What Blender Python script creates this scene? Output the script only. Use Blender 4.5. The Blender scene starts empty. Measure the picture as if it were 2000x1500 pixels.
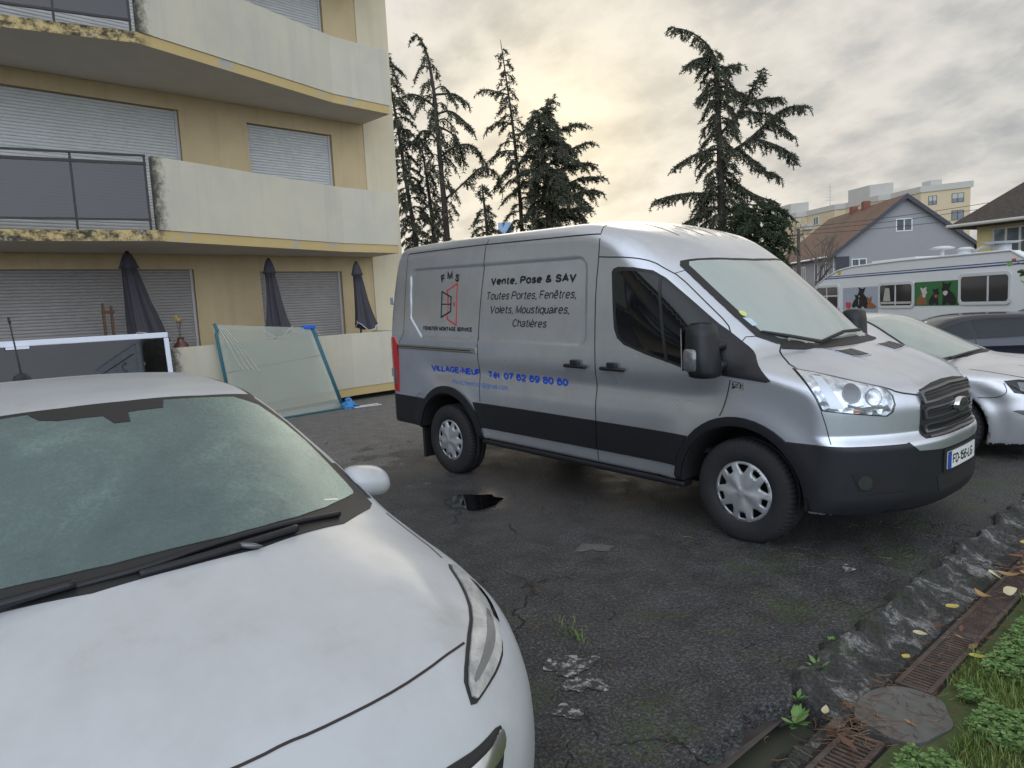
import bpy, bmesh, math, random
import numpy as np
from mathutils import Vector, Matrix, geometry
from mathutils.bvhtree import BVHTree
R_ = math.radians
SC = bpy.context.scene
COL = SC.collection
random.seed(7)

# ------------------------------------------------------------------ camera
cd = bpy.data.cameras.new('camera'); cam = bpy.data.objects.new('camera', cd); COL.objects.link(cam)
cd.sensor_fit = 'HORIZONTAL'; cd.sensor_width = 36.0; cd.lens = 1388.0 / 2000.0 * 36.0
cd.clip_start = 0.05; cd.clip_end = 2000
_yaw, _pit, _rol = 2.423317, -0.107583, -0.050974
_d = Vector((math.cos(_yaw) * math.cos(_pit), math.sin(_yaw) * math.cos(_pit), math.sin(_pit)))
_r = Vector((math.sin(_yaw), -math.cos(_yaw), 0)); _u = _r.cross(_d)
_r2 = math.cos(_rol) * _r + math.sin(_rol) * _u; _u2 = -math.sin(_rol) * _r + math.cos(_rol) * _u
M = Matrix((_r2, _u2, -_d)).transposed().to_4x4(); M.translation = Vector((5.819107, -5.182292, 1.655856))
cam.matrix_world = M
SC.camera = cam

# ------------------------------------------------------------------ sky, sun, exposure
SUN_EL, SUN_AZ = R_(13.0), R_(134.0)          # direction to the sun behind the cloud sheet
w = bpy.data.worlds.new('World'); SC.world = w; w.use_nodes = True
nt = w.node_tree; nt.nodes.clear()
def wn(t, **k):
    n = nt.nodes.new(t)
    for a, b in k.items(): setattr(n, a, b)
    return n
def wl(a, b): nt.links.new(a, b)
def wmath(op, a, b=None, c=None):
    n = wn('ShaderNodeMath', operation=op)
    for i, v in enumerate((a, b, c)):
        if v is None: continue
        if isinstance(v, (int, float)): n.inputs[i].default_value = v
        else: wl(v, n.inputs[i])
    return n.outputs[0]
def wramp(fac, stops):
    n = wn('ShaderNodeValToRGB'); e = n.color_ramp.elements
    while len(e) < len(stops): e.new(0.5)
    for el, (p, c) in zip(e, stops): el.position = p; el.color = (*c, 1) if len(c) == 3 else c
    wl(fac, n.inputs[0]); return n.outputs[0]
tc = wn('ShaderNodeTexCoord')
sep = wn('ShaderNodeSeparateXYZ'); wl(tc.outputs['Generated'], sep.inputs[0])
zc = wmath('ADD', wmath('MAXIMUM', sep.outputs[2], 0.0), 0.42)
comb = wn('ShaderNodeCombineXYZ')
wl(wmath('DIVIDE', sep.outputs[0], zc), comb.inputs[0]); wl(wmath('DIVIDE', sep.outputs[1], zc), comb.inputs[1])
rot = wn('ShaderNodeMapping'); rot.inputs['Rotation'].default_value = (0, 0, R_(20)); rot.inputs['Scale'].default_value = (1.0, 1.2, 1)
rot.inputs['Location'].default_value = (2.3, 0.7, 0.0)
wl(comb.outputs[0], rot.inputs[0])
def wnoise(sc, det, rough, dist=0.0, vec=None):
    n = wn('ShaderNodeTexNoise'); n.inputs['Scale'].default_value = sc; n.inputs['Detail'].default_value = det
    n.inputs['Roughness'].default_value = rough; n.inputs['Distortion'].default_value = dist
    wl(vec or rot.outputs[0], n.inputs['Vector']); return n.outputs['Fac']
n1 = wnoise(4.4, 9, 0.60, 0.15); n2 = wnoise(15, 6, 0.6, 0.1); n3 = wnoise(1.3, 3, 0.5)
vo = wn('ShaderNodeTexVoronoi', feature='F1'); vo.inputs['Scale'].default_value = 7.5
wob = wn('ShaderNodeTexNoise'); wob.inputs['Scale'].default_value = 5.0; wob.inputs['Detail'].default_value = 5.0; wl(rot.outputs[0], wob.inputs['Vector'])
wmx = wn('ShaderNodeVectorMath', operation='MULTIPLY_ADD'); wl(wob.outputs['Color'], wmx.inputs[0]); wmx.inputs[1].default_value = (0.22, 0.22, 0.0); wl(rot.outputs[0], wmx.inputs[2]); wl(wmx.outputs[0], vo.inputs['Vector'])
dens = wmath('ADD', wmath('MULTIPLY', n1, 0.50), wmath('ADD', wmath('MULTIPLY', n2, 0.16), wmath('ADD', wmath('MULTIPLY', n3, 0.26), wmath('MULTIPLY', wmath('SUBTRACT', 0.75, vo.outputs['Distance']), 0.22))))
# angle to the sun
sd = wn('ShaderNodeVectorMath', operation='DOT_PRODUCT'); nrm = wn('ShaderNodeVectorMath', operation='NORMALIZE')
wl(tc.outputs['Generated'], nrm.inputs[0]); wl(nrm.outputs[0], sd.inputs[0])
sd.inputs[1].default_value = (math.cos(SUN_EL) * math.cos(SUN_AZ), math.cos(SUN_EL) * math.sin(SUN_AZ), math.sin(SUN_EL))
sdot = wmath('MAXIMUM', sd.outputs['Value'], 0.0)
glow = wmath('POWER', sdot, 14.0); glow2 = wmath('POWER', sdot, 110.0)
# thin bright cloud / thick grey cloud
cloud = wramp(dens, [(0.44, (0.77, 0.745, 0.705)), (0.52, (0.66, 0.645, 0.62)), (0.575, (0.55, 0.55, 0.545)), (0.66, (0.44, 0.445, 0.46))])
warm = wn('ShaderNodeMix', data_type='RGBA', blend_type='ADD'); wl(glow, warm.inputs['Factor'])
warm.clamp_factor = True
wl(cloud, warm.inputs['A']); warm.inputs['B'].default_value = (0.13, 0.10, 0.035, 1)
warm2 = wn('ShaderNodeMix', data_type='RGBA', blend_type='ADD'); wl(glow2, warm2.inputs['Factor'])
wl(warm.outputs['Result'], warm2.inputs['A']); warm2.inputs['B'].default_value = (0.22, 0.165, 0.04, 1)
# the sky behind the camera is made cooler and brighter to fill shaded faces
anti = wmath('MINIMUM', wmath('POWER', wmath('MAXIMUM', wmath('DIVIDE', wmath('SUBTRACT', 0.35, sd.outputs['Value']), 1.2), 0.0), 1.4), 1.0)
cool = wn('ShaderNodeMix', data_type='RGBA'); wl(anti, cool.inputs['Factor'])
wl(warm2.outputs['Result'], cool.inputs['A']); cool.inputs['B'].default_value = (2.1, 2.35, 2.7, 1)
sky = wn('ShaderNodeTexSky', sky_type='NISHITA'); sky.sun_disc = False; sky.sun_elevation = SUN_EL; sky.sun_rotation = R_(90) - SUN_AZ
bgs = wn('ShaderNodeBackground'); wl(sky.outputs[0], bgs.inputs[0]); bgs.inputs[1].default_value = 0.06
bgc = wn('ShaderNodeBackground'); wl(cool.outputs['Result'], bgc.inputs[0]); bgc.inputs[1].default_value = 1.0
mixs = wn('ShaderNodeMixShader'); mixs.inputs[0].default_value = 0.93
wl(bgs.outputs[0], mixs.inputs[1]); wl(bgc.outputs[0], mixs.inputs[2])
out = wn('ShaderNodeOutputWorld'); wl(mixs.outputs[0], out.inputs[0])

sl = bpy.data.lights.new('sun', 'SUN'); sl.energy = 0.5; sl.angle = R_(35); sl.color = (1.0, 0.9, 0.74)
so = bpy.data.objects.new('sun', sl); COL.objects.link(so)
so.rotation_euler = Vector((-math.cos(SUN_EL) * math.cos(SUN_AZ), -math.cos(SUN_EL) * math.sin(SUN_AZ), -math.sin(SUN_EL))).to_track_quat('-Z', 'Y').to_euler()
SC.view_settings.view_transform = 'Standard'; SC.view_settings.look = 'None'
SC.view_settings.exposure = 0.0; SC.view_settings.gamma = 1.0
SC.cycles.max_bounces = 6; SC.cycles.transparent_max_bounces = 12

# ------------------------------------------------------------------ materials
MATS = {}
class NT:
    def __init__(s, name):
        s.m = bpy.data.materials.new(name); s.m.use_nodes = True; s.t = s.m.node_tree
        s.b = s.t.nodes['Principled BSDF']; MATS[name] = s.m
    def n(s, t, **k):
        n = s.t.nodes.new(t)
        for a, b in k.items(): setattr(n, a, b)
        return n
    def l(s, a, b): s.t.links.new(a, b)
    def set(s, **k):
        for a, v in k.items():
            i = s.b.inputs[a.replace('_', ' ')]
            if hasattr(v, 'is_output'): s.l(v, i)
            elif isinstance(v, tuple) and len(v) == 3: i.default_value = (*v, 1)
            else: i.default_value = v
        return s
    def co(s, kind='Object', scale=None, rot=None):
        o = s.n('ShaderNodeTexCoord').outputs[kind]
        if scale or rot:
            mp = s.n('ShaderNodeMapping'); s.l(o, mp.inputs[0])
            if scale: mp.inputs['Scale'].default_value = scale
            if rot: mp.inputs['Rotation'].default_value = rot
            o = mp.outputs[0]
        return o
    def noise(s, sc, det=4, rough=.5, dist=0., vec=None, out='Fac'):
        n = s.n('ShaderNodeTexNoise'); n.inputs['Scale'].default_value = sc; n.inputs['Detail'].default_value = det
        n.inputs['Roughness'].default_value = rough; n.inputs['Distortion'].default_value = dist
        s.l(vec if vec is not None else s.co(), n.inputs['Vector']); return n.outputs[out]
    def voro(s, sc, feature='F1', vec=None, out='Distance'):
        n = s.n('ShaderNodeTexVoronoi', feature=feature); n.inputs['Scale'].default_value = sc
        s.l(vec if vec is not None else s.co(), n.inputs['Vector']); return n.outputs[out]
    def ramp(s, f, stops, interp='LINEAR'):
        n = s.n('ShaderNodeValToRGB'); e = n.color_ramp.elements; n.color_ramp.interpolation = interp
        while len(e) < len(stops): e.new(.5)
        for el, (p, c) in zip(e, stops):
            el.position = p; el.color = (c, c, c, 1) if isinstance(c, (int, float)) else (*c, 1)
        s.l(f, n.inputs[0]); return n.outputs[0]
    def mix(s, f, a, b, mode='MIX'):
        n = s.n('ShaderNodeMix', data_type='RGBA', blend_type=mode)
        for i, v in (('Factor', f), ('A', a), ('B', b)):
            if hasattr(v, 'is_output'): s.l(v, n.inputs[i])
            elif i == 'Factor': n.inputs[i].default_value = v
            else: n.inputs[i].default_value = (*v, 1) if isinstance(v, tuple) else (v, v, v, 1)
        return n.outputs['Result']
    def math(s, op, a, b=None):
        n = s.n('ShaderNodeMath', operation=op)
        for i, v in enumerate((a, b)):
            if v is None: continue
            if isinstance(v, (int, float)): n.inputs[i].default_value = v
            else: s.l(v, n.inputs[i])
        return n.outputs[0]
    def bump(s, h, strength=.3, dist=.01):
        n = s.n('ShaderNodeBump'); n.inputs['Strength'].default_value = strength; n.inputs['Distance'].default_value = dist
        s.l(h, n.inputs['Height']); s.l(n.outputs[0], s.b.inputs['Normal']); return s
def simple(name, col, rough=.5, metal=0., spec=.5, coat=0., var=0., vs=6., bump=0., bs=80.):
    t = NT(name); t.set(Roughness=rough, Metallic=metal)
    t.b.inputs['Specular IOR Level'].default_value = spec; t.b.inputs['Coat Weight'].default_value = coat; t.b.inputs['Coat Roughness'].default_value = .06
    c = tuple(col)
    if var:
        f = t.noise(vs, 6, .6); t.set(Base_Color=t.mix(f, tuple(x * (1 - var) for x in c), tuple(min(1, x * (1 + var)) for x in c)))
    else: t.set(Base_Color=c)
    if bump: t.bump(t.noise(bs, 4, .6), bump, .004)
    return t.m
def glass_mat(name, tint, rough=.02, haze=0., hazecol=(.6, .66, .64)):
    t = NT(name); nt_ = t.t; o = nt_.nodes['Material Output']; nt_.nodes.remove(t.b)
    tr = t.n('ShaderNodeBsdfTransparent'); tr.inputs[0].default_value = (*tint, 1)
    gl = t.n('ShaderNodeBsdfGlossy'); gl.inputs['Roughness'].default_value = rough
    fr = t.n('ShaderNodeFresnel'); fr.inputs[0].default_value = 1.52
    ge = t.n('ShaderNodeNewGeometry'); lw = t.math('MULTIPLY', t.math('MULTIPLY', fr.outputs[0], 1.6), t.math('SUBTRACT', 1.0, ge.outputs['Backfacing']))
    body = tr.outputs[0]
    if haze:
        df = t.n('ShaderNodeBsdfDiffuse'); df.inputs[0].default_value = (*hazecol, 1)
        mh = t.n('ShaderNodeMixShader'); mh.inputs[0].default_value = haze; t.l(tr.outputs[0], mh.inputs[1]); t.l(df.outputs[0], mh.inputs[2]); body = mh.outputs[0]
    mx = t.n('ShaderNodeMixShader'); t.l(lw, mx.inputs[0]); t.l(body, mx.inputs[1]); t.l(gl.outputs[0], mx.inputs[2]); t.l(mx.outputs[0], o.inputs[0])
    return t.m

# ------------------------------------------------------------------ mesh helpers
def mat(m): return MATS[m] if isinstance(m, str) else m
def link(name, verts, faces, m, parent=None, smooth=False, mats=None, fm=None):
    me = bpy.data.meshes.new(name); me.from_pydata([tuple(v) for v in verts], [], [tuple(f) for f in faces]); me.update()
    for q in (mats or [m]): me.materials.append(mat(q))
    if fm is not None: me.polygons.foreach_set('material_index', fm)
    if smooth: me.polygons.foreach_set('use_smooth', [True] * len(me.polygons))
    o = bpy.data.objects.new(name, me); COL.objects.link(o)
    if parent: o.parent = parent
    return o
def tag(o, label=None, cat=None, group=None, kind=None):
    if label: o['label'] = label
    if cat: o['category'] = cat
    if group: o['group'] = group
    if kind: o['kind'] = kind
    return o
def empty(name, label, cat, loc=(0, 0, 0), rz=0., group=None):
    o = bpy.data.objects.new(name, None); COL.objects.link(o); o.location = loc; o.rotation_euler = (0, 0, rz); o.empty_display_size = .2
    return tag(o, label, cat, group)
class MB:
    """collects shapes for one mesh"""
    def __init__(s, T=None): s.v = []; s.f = []; s.fm = []; s.T = T; s.mi = 0
    def add(s, vs, fs):
        b = len(s.v); s.v += [tuple(s.T(p) if s.T else p) for p in vs]; s.f += [tuple(b + i for i in f) for f in fs]; s.fm += [s.mi] * len(fs); return s
    def box(s, a, b):
        (x0, y0, z0), (x1, y1, z1) = a, b
        return s.add([(x0, y0, z0), (x1, y0, z0), (x1, y1, z0), (x0, y1, z0), (x0, y0, z1), (x1, y0, z1), (x1, y1, z1), (x0, y1, z1)],
                     [(0, 3, 2, 1), (4, 5, 6, 7), (0, 1, 5, 4), (1, 2, 6, 5), (2, 3, 7, 6), (3, 0, 4, 7)])
    def bbox(s, a, b, r=.01):            # bevelled box
        bm = bmesh.new(); bmesh.ops.create_cube(bm, size=1)
        c = [(a[i] + b[i]) / 2 for i in range(3)]; d = [abs(b[i] - a[i]) for i in range(3)]
        for v in bm.verts: v.co = Vector([c[i] + v.co[i] * d[i] for i in range(3)])
        bmesh.ops.bevel(bm, geom=list(bm.edges), offset=min(r, min(d) * .45), segments=2, profile=.5, affect='EDGES')
        bm.verts.index_update(); s.add([v.co[:] for v in bm.verts], [[v.index for v in f.verts] for f in bm.faces]); bm.free(); return s
    def prism(s, poly, z0, z1):          # poly of (x,y), vertical prism
        n = len(poly); return s.add([(x, y, z0) for x, y in poly] + [(x, y, z1) for x, y in poly],
            [tuple(range(n - 1, -1, -1)), tuple(range(n, 2 * n))] + [(i, (i + 1) % n, n + (i + 1) % n, n + i) for i in range(n)])
    def tube(s, pts, r, n=8, cap=True):
        pts = [Vector(p) for p in pts]; rs = r if isinstance(r, (list, tuple)) else [r] * len(pts)
        up = Vector((0, 0, 1)); vs = []; fs = []; prev = None
        for i, p in enumerate(pts):
            d = (pts[min(i + 1, len(pts) - 1)] - pts[max(i - 1, 0)]); d = d.normalized() if d.length > 1e-9 else up
            if prev is None: a = d.orthogonal().normalized()
            else:
                a = prev - d * prev.dot(d); a = a.normalized() if a.length > 1e-6 else d.orthogonal().normalized()
            prev = a; b = d.cross(a)
            for k in range(n):
                t = 2 * math.pi * k / n; vs.append(p + (a * math.cos(t) + b * math.sin(t)) * rs[i])
        for i in range(len(pts) - 1):
            for k in range(n): fs.append((i * n + k, i * n + (k + 1) % n, (i + 1) * n + (k + 1) % n, (i + 1) * n + k))
        if cap: fs.append(tuple(range(n - 1, -1, -1))); fs.append(tuple(range((len(pts) - 1) * n, len(pts) * n)))
        return s.add(vs, fs)
    def lathe(s, prof, n=24, c=(0, 0, 0), axis='Z', cap=True):   # prof of (r, h)
        vs = []; fs = []
        for r, h in prof:
            for k in range(n):
                t = 2 * math.pi * k / n; x, y = r * math.cos(t), r * math.sin(t)
                p = {'Z': (x, y, h), 'Y': (x, h, y), 'X': (h, x, y)}[axis]; vs.append((p[0] + c[0], p[1] + c[1], p[2] + c[2]))
        for i in range(len(prof) - 1):
            for k in range(n):
                q = (i * n + k, i * n + (k + 1) % n, (i + 1) * n + (k + 1) % n, (i + 1) * n + k)
                fs.append(q if axis != 'Y' else q[::-1])
        if cap:
            if prof[0][0] > 1e-6: fs.append(tuple(range(n)))
            if prof[-1][0] > 1e-6: fs.append(tuple(range((len(prof) - 1) * n, len(prof) * n)))
        return s.add(vs, fs)
    def build(s, name, m, parent=None, smooth=False, label=None):
        o = link(name, s.v, s.f, None if isinstance(m, list) else m, parent, smooth, mats=m if isinstance(m, list) else None, fm=s.fm if isinstance(m, list) else None)
        if label: o['label'] = label
        return o
def copy_tree(o, parent=None):
    c = o.copy(); COL.objects.link(c)
    if parent: c.parent = parent
    for ch in list(o.children): copy_tree(ch, c)
    return c
def cdt(loops, step=None):
    """triangulate closed 2-D loops (first outer, rest holes), with grid points inside when step is given"""
    vs, es = [], []
    for lp in loops:
        b = len(vs); n = len(lp)
        vs += [Vector(p) for p in lp]; es += [(b + i, b + (i + 1) % n) for i in range(n)]
    if step:
        A = np.array(loops[0]); mn, mx = A.min(0), A.max(0)
        for x in np.arange(mn[0] + step * .5, mx[0], step):
            for y in np.arange(mn[1] + step * .5, mx[1], step):
                if inside2(loops, x, y) and min(segdist(lp, x, y) for lp in loops) > step * .35: vs.append(Vector((x, y)))
    r = geometry.delaunay_2d_cdt(vs, es, [], 0, 1e-6)
    V = [tuple(v) for v in r[0]]; F = []
    for f in r[2]:
        cx = sum(V[i][0] for i in f) / len(f); cy = sum(V[i][1] for i in f) / len(f)
        if inside2(loops, cx, cy): F.append(tuple(f))
    return V, F
def inside2(loops, x, y):
    c = False
    for lp in loops:
        n = len(lp)
        for i in range(n):
            x0, y0 = lp[i]; x1, y1 = lp[(i + 1) % n]
            if (y0 > y) != (y1 > y) and x < (x1 - x0) * (y - y0) / (y1 - y0) + x0: c = not c
    return c
def segdist(lp, x, y):
    A = np.array(lp); B = np.roll(A, -1, 0); d = B - A; t = np.clip(((x - A[:, 0]) * d[:, 0] + (y - A[:, 1]) * d[:, 1]) / np.maximum((d ** 2).sum(1), 1e-12), 0, 1)
    q = A + d * t[:, None]; return float(np.sqrt(((q - (x, y)) ** 2).sum(1)).min())
def dens(lp, step, closed=True):
    o = []; n = len(lp)
    for i in range(n if closed else n - 1):
        a = np.array(lp[i], float); b = np.array(lp[(i + 1) % n], float); k = max(1, int(np.linalg.norm(b - a) / step))
        for j in range(k): o.append(tuple(a + (b - a) * j / k))
    if not closed: o.append(tuple(lp[-1]))
    return o
def chaikin(lp, n=2, closed=True):
    lp = [np.array(p, float) for p in lp]
    for _ in range(n):
        o = [] if closed else [lp[0]]
        for i in range(len(lp) if closed else len(lp) - 1):
            a, b = lp[i], lp[(i + 1) % len(lp)]; o += [a * .75 + b * .25, a * .25 + b * .75]
        if not closed: o.append(lp[-1])
        lp = o
    return [tuple(p) for p in lp]

# ------------------------------------------------------------------ smooth solids from distance-like fields
def smax(a, b, k): h = np.clip(.5 + .5 * (a - b) / k, 0, 1); return b * (1 - h) + a * h + k * h * (1 - h)
def smin(a, b, k): return -smax(-a, -b, k)
def sstep(x, a, b): t = np.clip((x - a) / (b - a), 0, 1); return t * t * (3 - 2 * t)
def surface(F, lo, hi, h):
    xs = [np.arange(lo[i], hi[i] + h, h) for i in range(3)]
    X, Y, Z = np.meshgrid(*xs, indexing='ij', sparse=True)
    V = np.broadcast_to(F(X, Y, Z), tuple(len(a) for a in xs)).astype(np.float32)
    S = V < 0
    c = [S[i:S.shape[0] - 1 + i, j:S.shape[1] - 1 + j, k:S.shape[2] - 1 + k] for i in (0, 1) for j in (0, 1) for k in (0, 1)]
    cnt = sum(a.astype(np.int8) for a in c); act = (cnt > 0) & (cnt < 8)
    idx = np.full(act.shape, -1, np.int64); ii = np.argwhere(act); idx[act] = np.arange(len(ii))
    acc = np.zeros((len(ii), 3)); num = np.zeros(len(ii))
    cor = [(i, j, k) for i in (0, 1) for j in (0, 1) for k in (0, 1)]
    val = {q: V[ii[:, 0] + q[0], ii[:, 1] + q[1], ii[:, 2] + q[2]].astype(float) for q in cor}
    for a in cor:
        for ax in range(3):
            if a[ax]: continue
            b = list(a); b[ax] = 1; b = tuple(b); va, vb = val[a], val[b]; m = (va < 0) != (vb < 0)
            t = np.where(m, va / np.where(m, va - vb, 1), 0); p = np.tile(np.array(a, float), (len(ii), 1)); p[:, ax] += t
            acc[m] += p[m]; num += m
    P = np.array(lo) + (ii + acc / num[:, None]) * h
    quads = []
    for ax in range(3):
        o1, o2 = [(1, 2), (2, 0), (0, 1)][ax]
        sl = [slice(None)] * 3; sh = [slice(None)] * 3; sl[ax] = slice(0, -1); sh[ax] = slice(1, None)
        A, B = S[tuple(sl)], S[tuple(sh)]; e = np.argwhere(A != B)
        e = e[(e[:, o1] > 0) & (e[:, o2] > 0) & (e[:, o1] < S.shape[o1] - 1) & (e[:, o2] < S.shape[o2] - 1)]
        fl = A[e[:, 0], e[:, 1], e[:, 2]]
        def cell(d1, d2):
            q = e.copy(); q[:, o1] += d1; q[:, o2] += d2; return idx[q[:, 0], q[:, 1], q[:, 2]]
        q = np.stack([cell(-1, -1), cell(0, -1), cell(0, 0), cell(-1, 0)], 1); q[~fl] = q[~fl][:, ::-1]; quads.append(q)
    Q = np.concatenate(quads)
    def grad(p, d=.003):
        g = np.zeros_like(p)
        for a in range(3):
            dp = np.zeros(3); dp[a] = d
            g[:, a] = (F(*(p + dp).T) - F(*(p - dp).T)) / (2 * d)
        return g
    for _ in range(3):
        g = grad(P); f = F(*P.T); st = -(f / np.maximum((g ** 2).sum(1), .05))[:, None] * g
        P = P + np.clip(st, -h * .5, h * .5)
    g = grad(P, .006); N = g / np.maximum(np.linalg.norm(g, axis=1), 1e-9)[:, None]
    return P, Q, N
class Body:
    """a body surface with its own BVH: parts are laid on it"""
    def __init__(s, F, lo, hi, h, fin=None):
        s.P, s.Q, s.N = surface(F, lo, hi, h); s.fin = fin or (lambda p: p); s.h = h; s.F = F
        s.bvh = BVHTree.FromPolygons([tuple(p) for p in s.P], [tuple(map(int, q)) for q in s.Q])
    def mesh(s, name, m, parent, cut=None):
        C = s.P[s.Q].mean(1); keep = np.ones(len(s.Q), bool)
        if cut is not None: keep &= ~cut(C)
        Q = s.Q[keep]; o = link(name, [s.fin(p) for p in s.P], Q.tolist(), m, parent, True)
        o.data.normals_split_custom_set_from_vertices([tuple(n) for n in s.N]); return o
    def refine(s, P, d=.008):
        """put points exactly on the surface and give its smooth normals there"""
        P = np.array(P, float); F = s.F; P0 = P.copy()
        for it in range(3):
            g = np.zeros_like(P)
            for a in range(3):
                q = np.zeros(3); q[a] = d if it == 2 else .003
                g[:, a] = (F(*(P + q).T) - F(*(P - q).T)) / (2 * q[a])
            if it < 2: P = P + np.clip(-(F(*P.T) / np.maximum((g ** 2).sum(1), .05))[:, None] * g, -.008, .008)
        N = g / np.maximum(np.linalg.norm(g, axis=1), 1e-9)[:, None]
        bad = np.linalg.norm(P - P0, axis=1) > .014; P[bad] = P0[bad]
        return P, N
    def snap(s, p):
        loc, n, i, d = s.bvh.find_nearest(Vector(p)); return loc, n
    def cast(s, p, d, far=6.):
        d = Vector(d).normalized(); r = s.bvh.ray_cast(Vector(p) - d * far * .5, d, far)
        return (r[0], r[1]) if r[0] is not None else s.snap(p)
    def patch(s, name, pts, m, parent=None, off=.002, step=.04, skirt=.012, direction=None, rnd=0, holes=(), fn=None, mirror=False):
        """pts: rough 3-D outline on the body; a sheet over it, lifted by off, with a skirt turned in"""
        pts = np.array(pts, float)
        if rnd: pts = np.array(chaikin(pts, rnd))
        c = pts.mean(0)
        if direction is None:
            nn = np.zeros(3)
            for i in range(len(pts)): nn += np.cross(pts[i] - c, pts[(i + 1) % len(pts)] - c)
            nn /= np.linalg.norm(nn); _, bn = s.snap(c)
            if nn @ np.array(bn) < 0: nn = -nn
            d = -nn
        else: d = np.array(direction, float); d /= np.linalg.norm(d)
        a = np.cross((0, 0, 1) if abs(d[2]) < .9 else (1, 0, 0), d); a /= np.linalg.norm(a); b = np.cross(d, a)
        to2 = lambda P_: [((p - c) @ a, (p - c) @ b) for p in np.array(P_, float)]
        loops = [dens(to2(pts), step)] + [dens(to2(h_), step) for h_ in holes]
        V2, F2 = cdt(loops, step); out = []; low = []
        LN = [s.cast(c + a * u + b * v, d) for (u, v) in V2]
        PP, NN = s.refine([tuple(l_) for l_, _ in LN])
        for i in range(len(V2)):
            n = NN[i] if NN[i] @ np.array(LN[i][1]) > .3 else np.array(LN[i][1]); NN[i] = n
            out.append(PP[i] + n * off); low.append(PP[i] + n * (off - skirt))
        F3 = []
        for f in F2:
            p0, p1, p2 = (out[i] for i in f[:3]); F3.append(f if np.cross(p1 - p0, p2 - p0) @ d < 0 else f[::-1])
        cnt = {}
        for f in F3:
            for i in range(len(f)): e = (f[i], f[(i + 1) % len(f)]); cnt[e] = 1
        bd = [e for e in cnt if (e[1], e[0]) not in cnt]; n0 = len(out); mp = {}
        vs = list(out)
        for e in bd:
            for i in e:
                if i not in mp: mp[i] = len(vs); vs.append(low[i])
        nf = len(F3)
        F3 = F3 + [(e[1], e[0], mp[e[0]], mp[e[1]]) for e in bd]
        sgn = [1, -1] if mirror == 'both' else [-1 if mirror else 1]
        os_ = []
        for sg in sgn:
            vv = [s.fin(np.array((p[0], p[1] * sg, p[2]))) for p in vs]
            ff = F3 if sg > 0 else [f[::-1] for f in F3]
            o = link(name, vv, ff, m, parent, False); o.data.polygons.foreach_set('use_smooth', [True] * nf + [False] * (len(ff) - nf)); os_.append(o)
            me = o.data; nl = []
            A_ = [s.fin(np.array((0., 0., 0.))), s.fin(np.array((1., 0., 0.)))]; sh = A_[1][2] - A_[0][2]
            NS = [(n[0] - sh * n[2], n[1] * sg, n[2]) for n in NN]
            for pi, pg in enumerate(me.polygons):
                for vi in pg.vertices: nl.append(Vector(NS[vi]).normalized() if pi < nf and vi < len(NS) else pg.normal.copy())
            me.normals_split_custom_set([tuple(q) for q in nl])
        return os_[0] if len(os_) == 1 else os_
    def ribbon(s, mb, pts, w_=.006, off=.0012, step=.03, closed=False, rnd=0, mirror=False, lift=0.):
        """a narrow strip along a 3-D line snapped to the body, into mesh builder mb"""
        if rnd: pts = chaikin(pts, rnd, closed)
        pts = dens([tuple(p) for p in pts], step, closed)
        if closed: pts = pts + [pts[0]]
        S = [s.snap(p) for p in pts]; L = [np.array(a) for a, b in S]; Ns = [np.array(b) for a, b in S]
        for sg in ((1, -1) if mirror else (1,)):
            vs = []; fs = []
            for i in range(len(L)):
                t = L[min(i + 1, len(L) - 1)] - L[max(i - 1, 0)]; t = t / max(np.linalg.norm(t), 1e-9); sd_ = np.cross(Ns[i], t)
                for k in (-.5, .5):
                    q = L[i] + sd_ * w_ * k + Ns[i] * off; vs.append(s.fin(np.array((q[0], q[1] * sg, q[2]))))
            for i in range(len(L) - 1):
                q = (2 * i, 2 * i + 1, 2 * i + 3, 2 * i + 2); fs.append(q[::-1] if sg > 0 else q)
            mb.add(vs, fs)
        return mb
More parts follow.
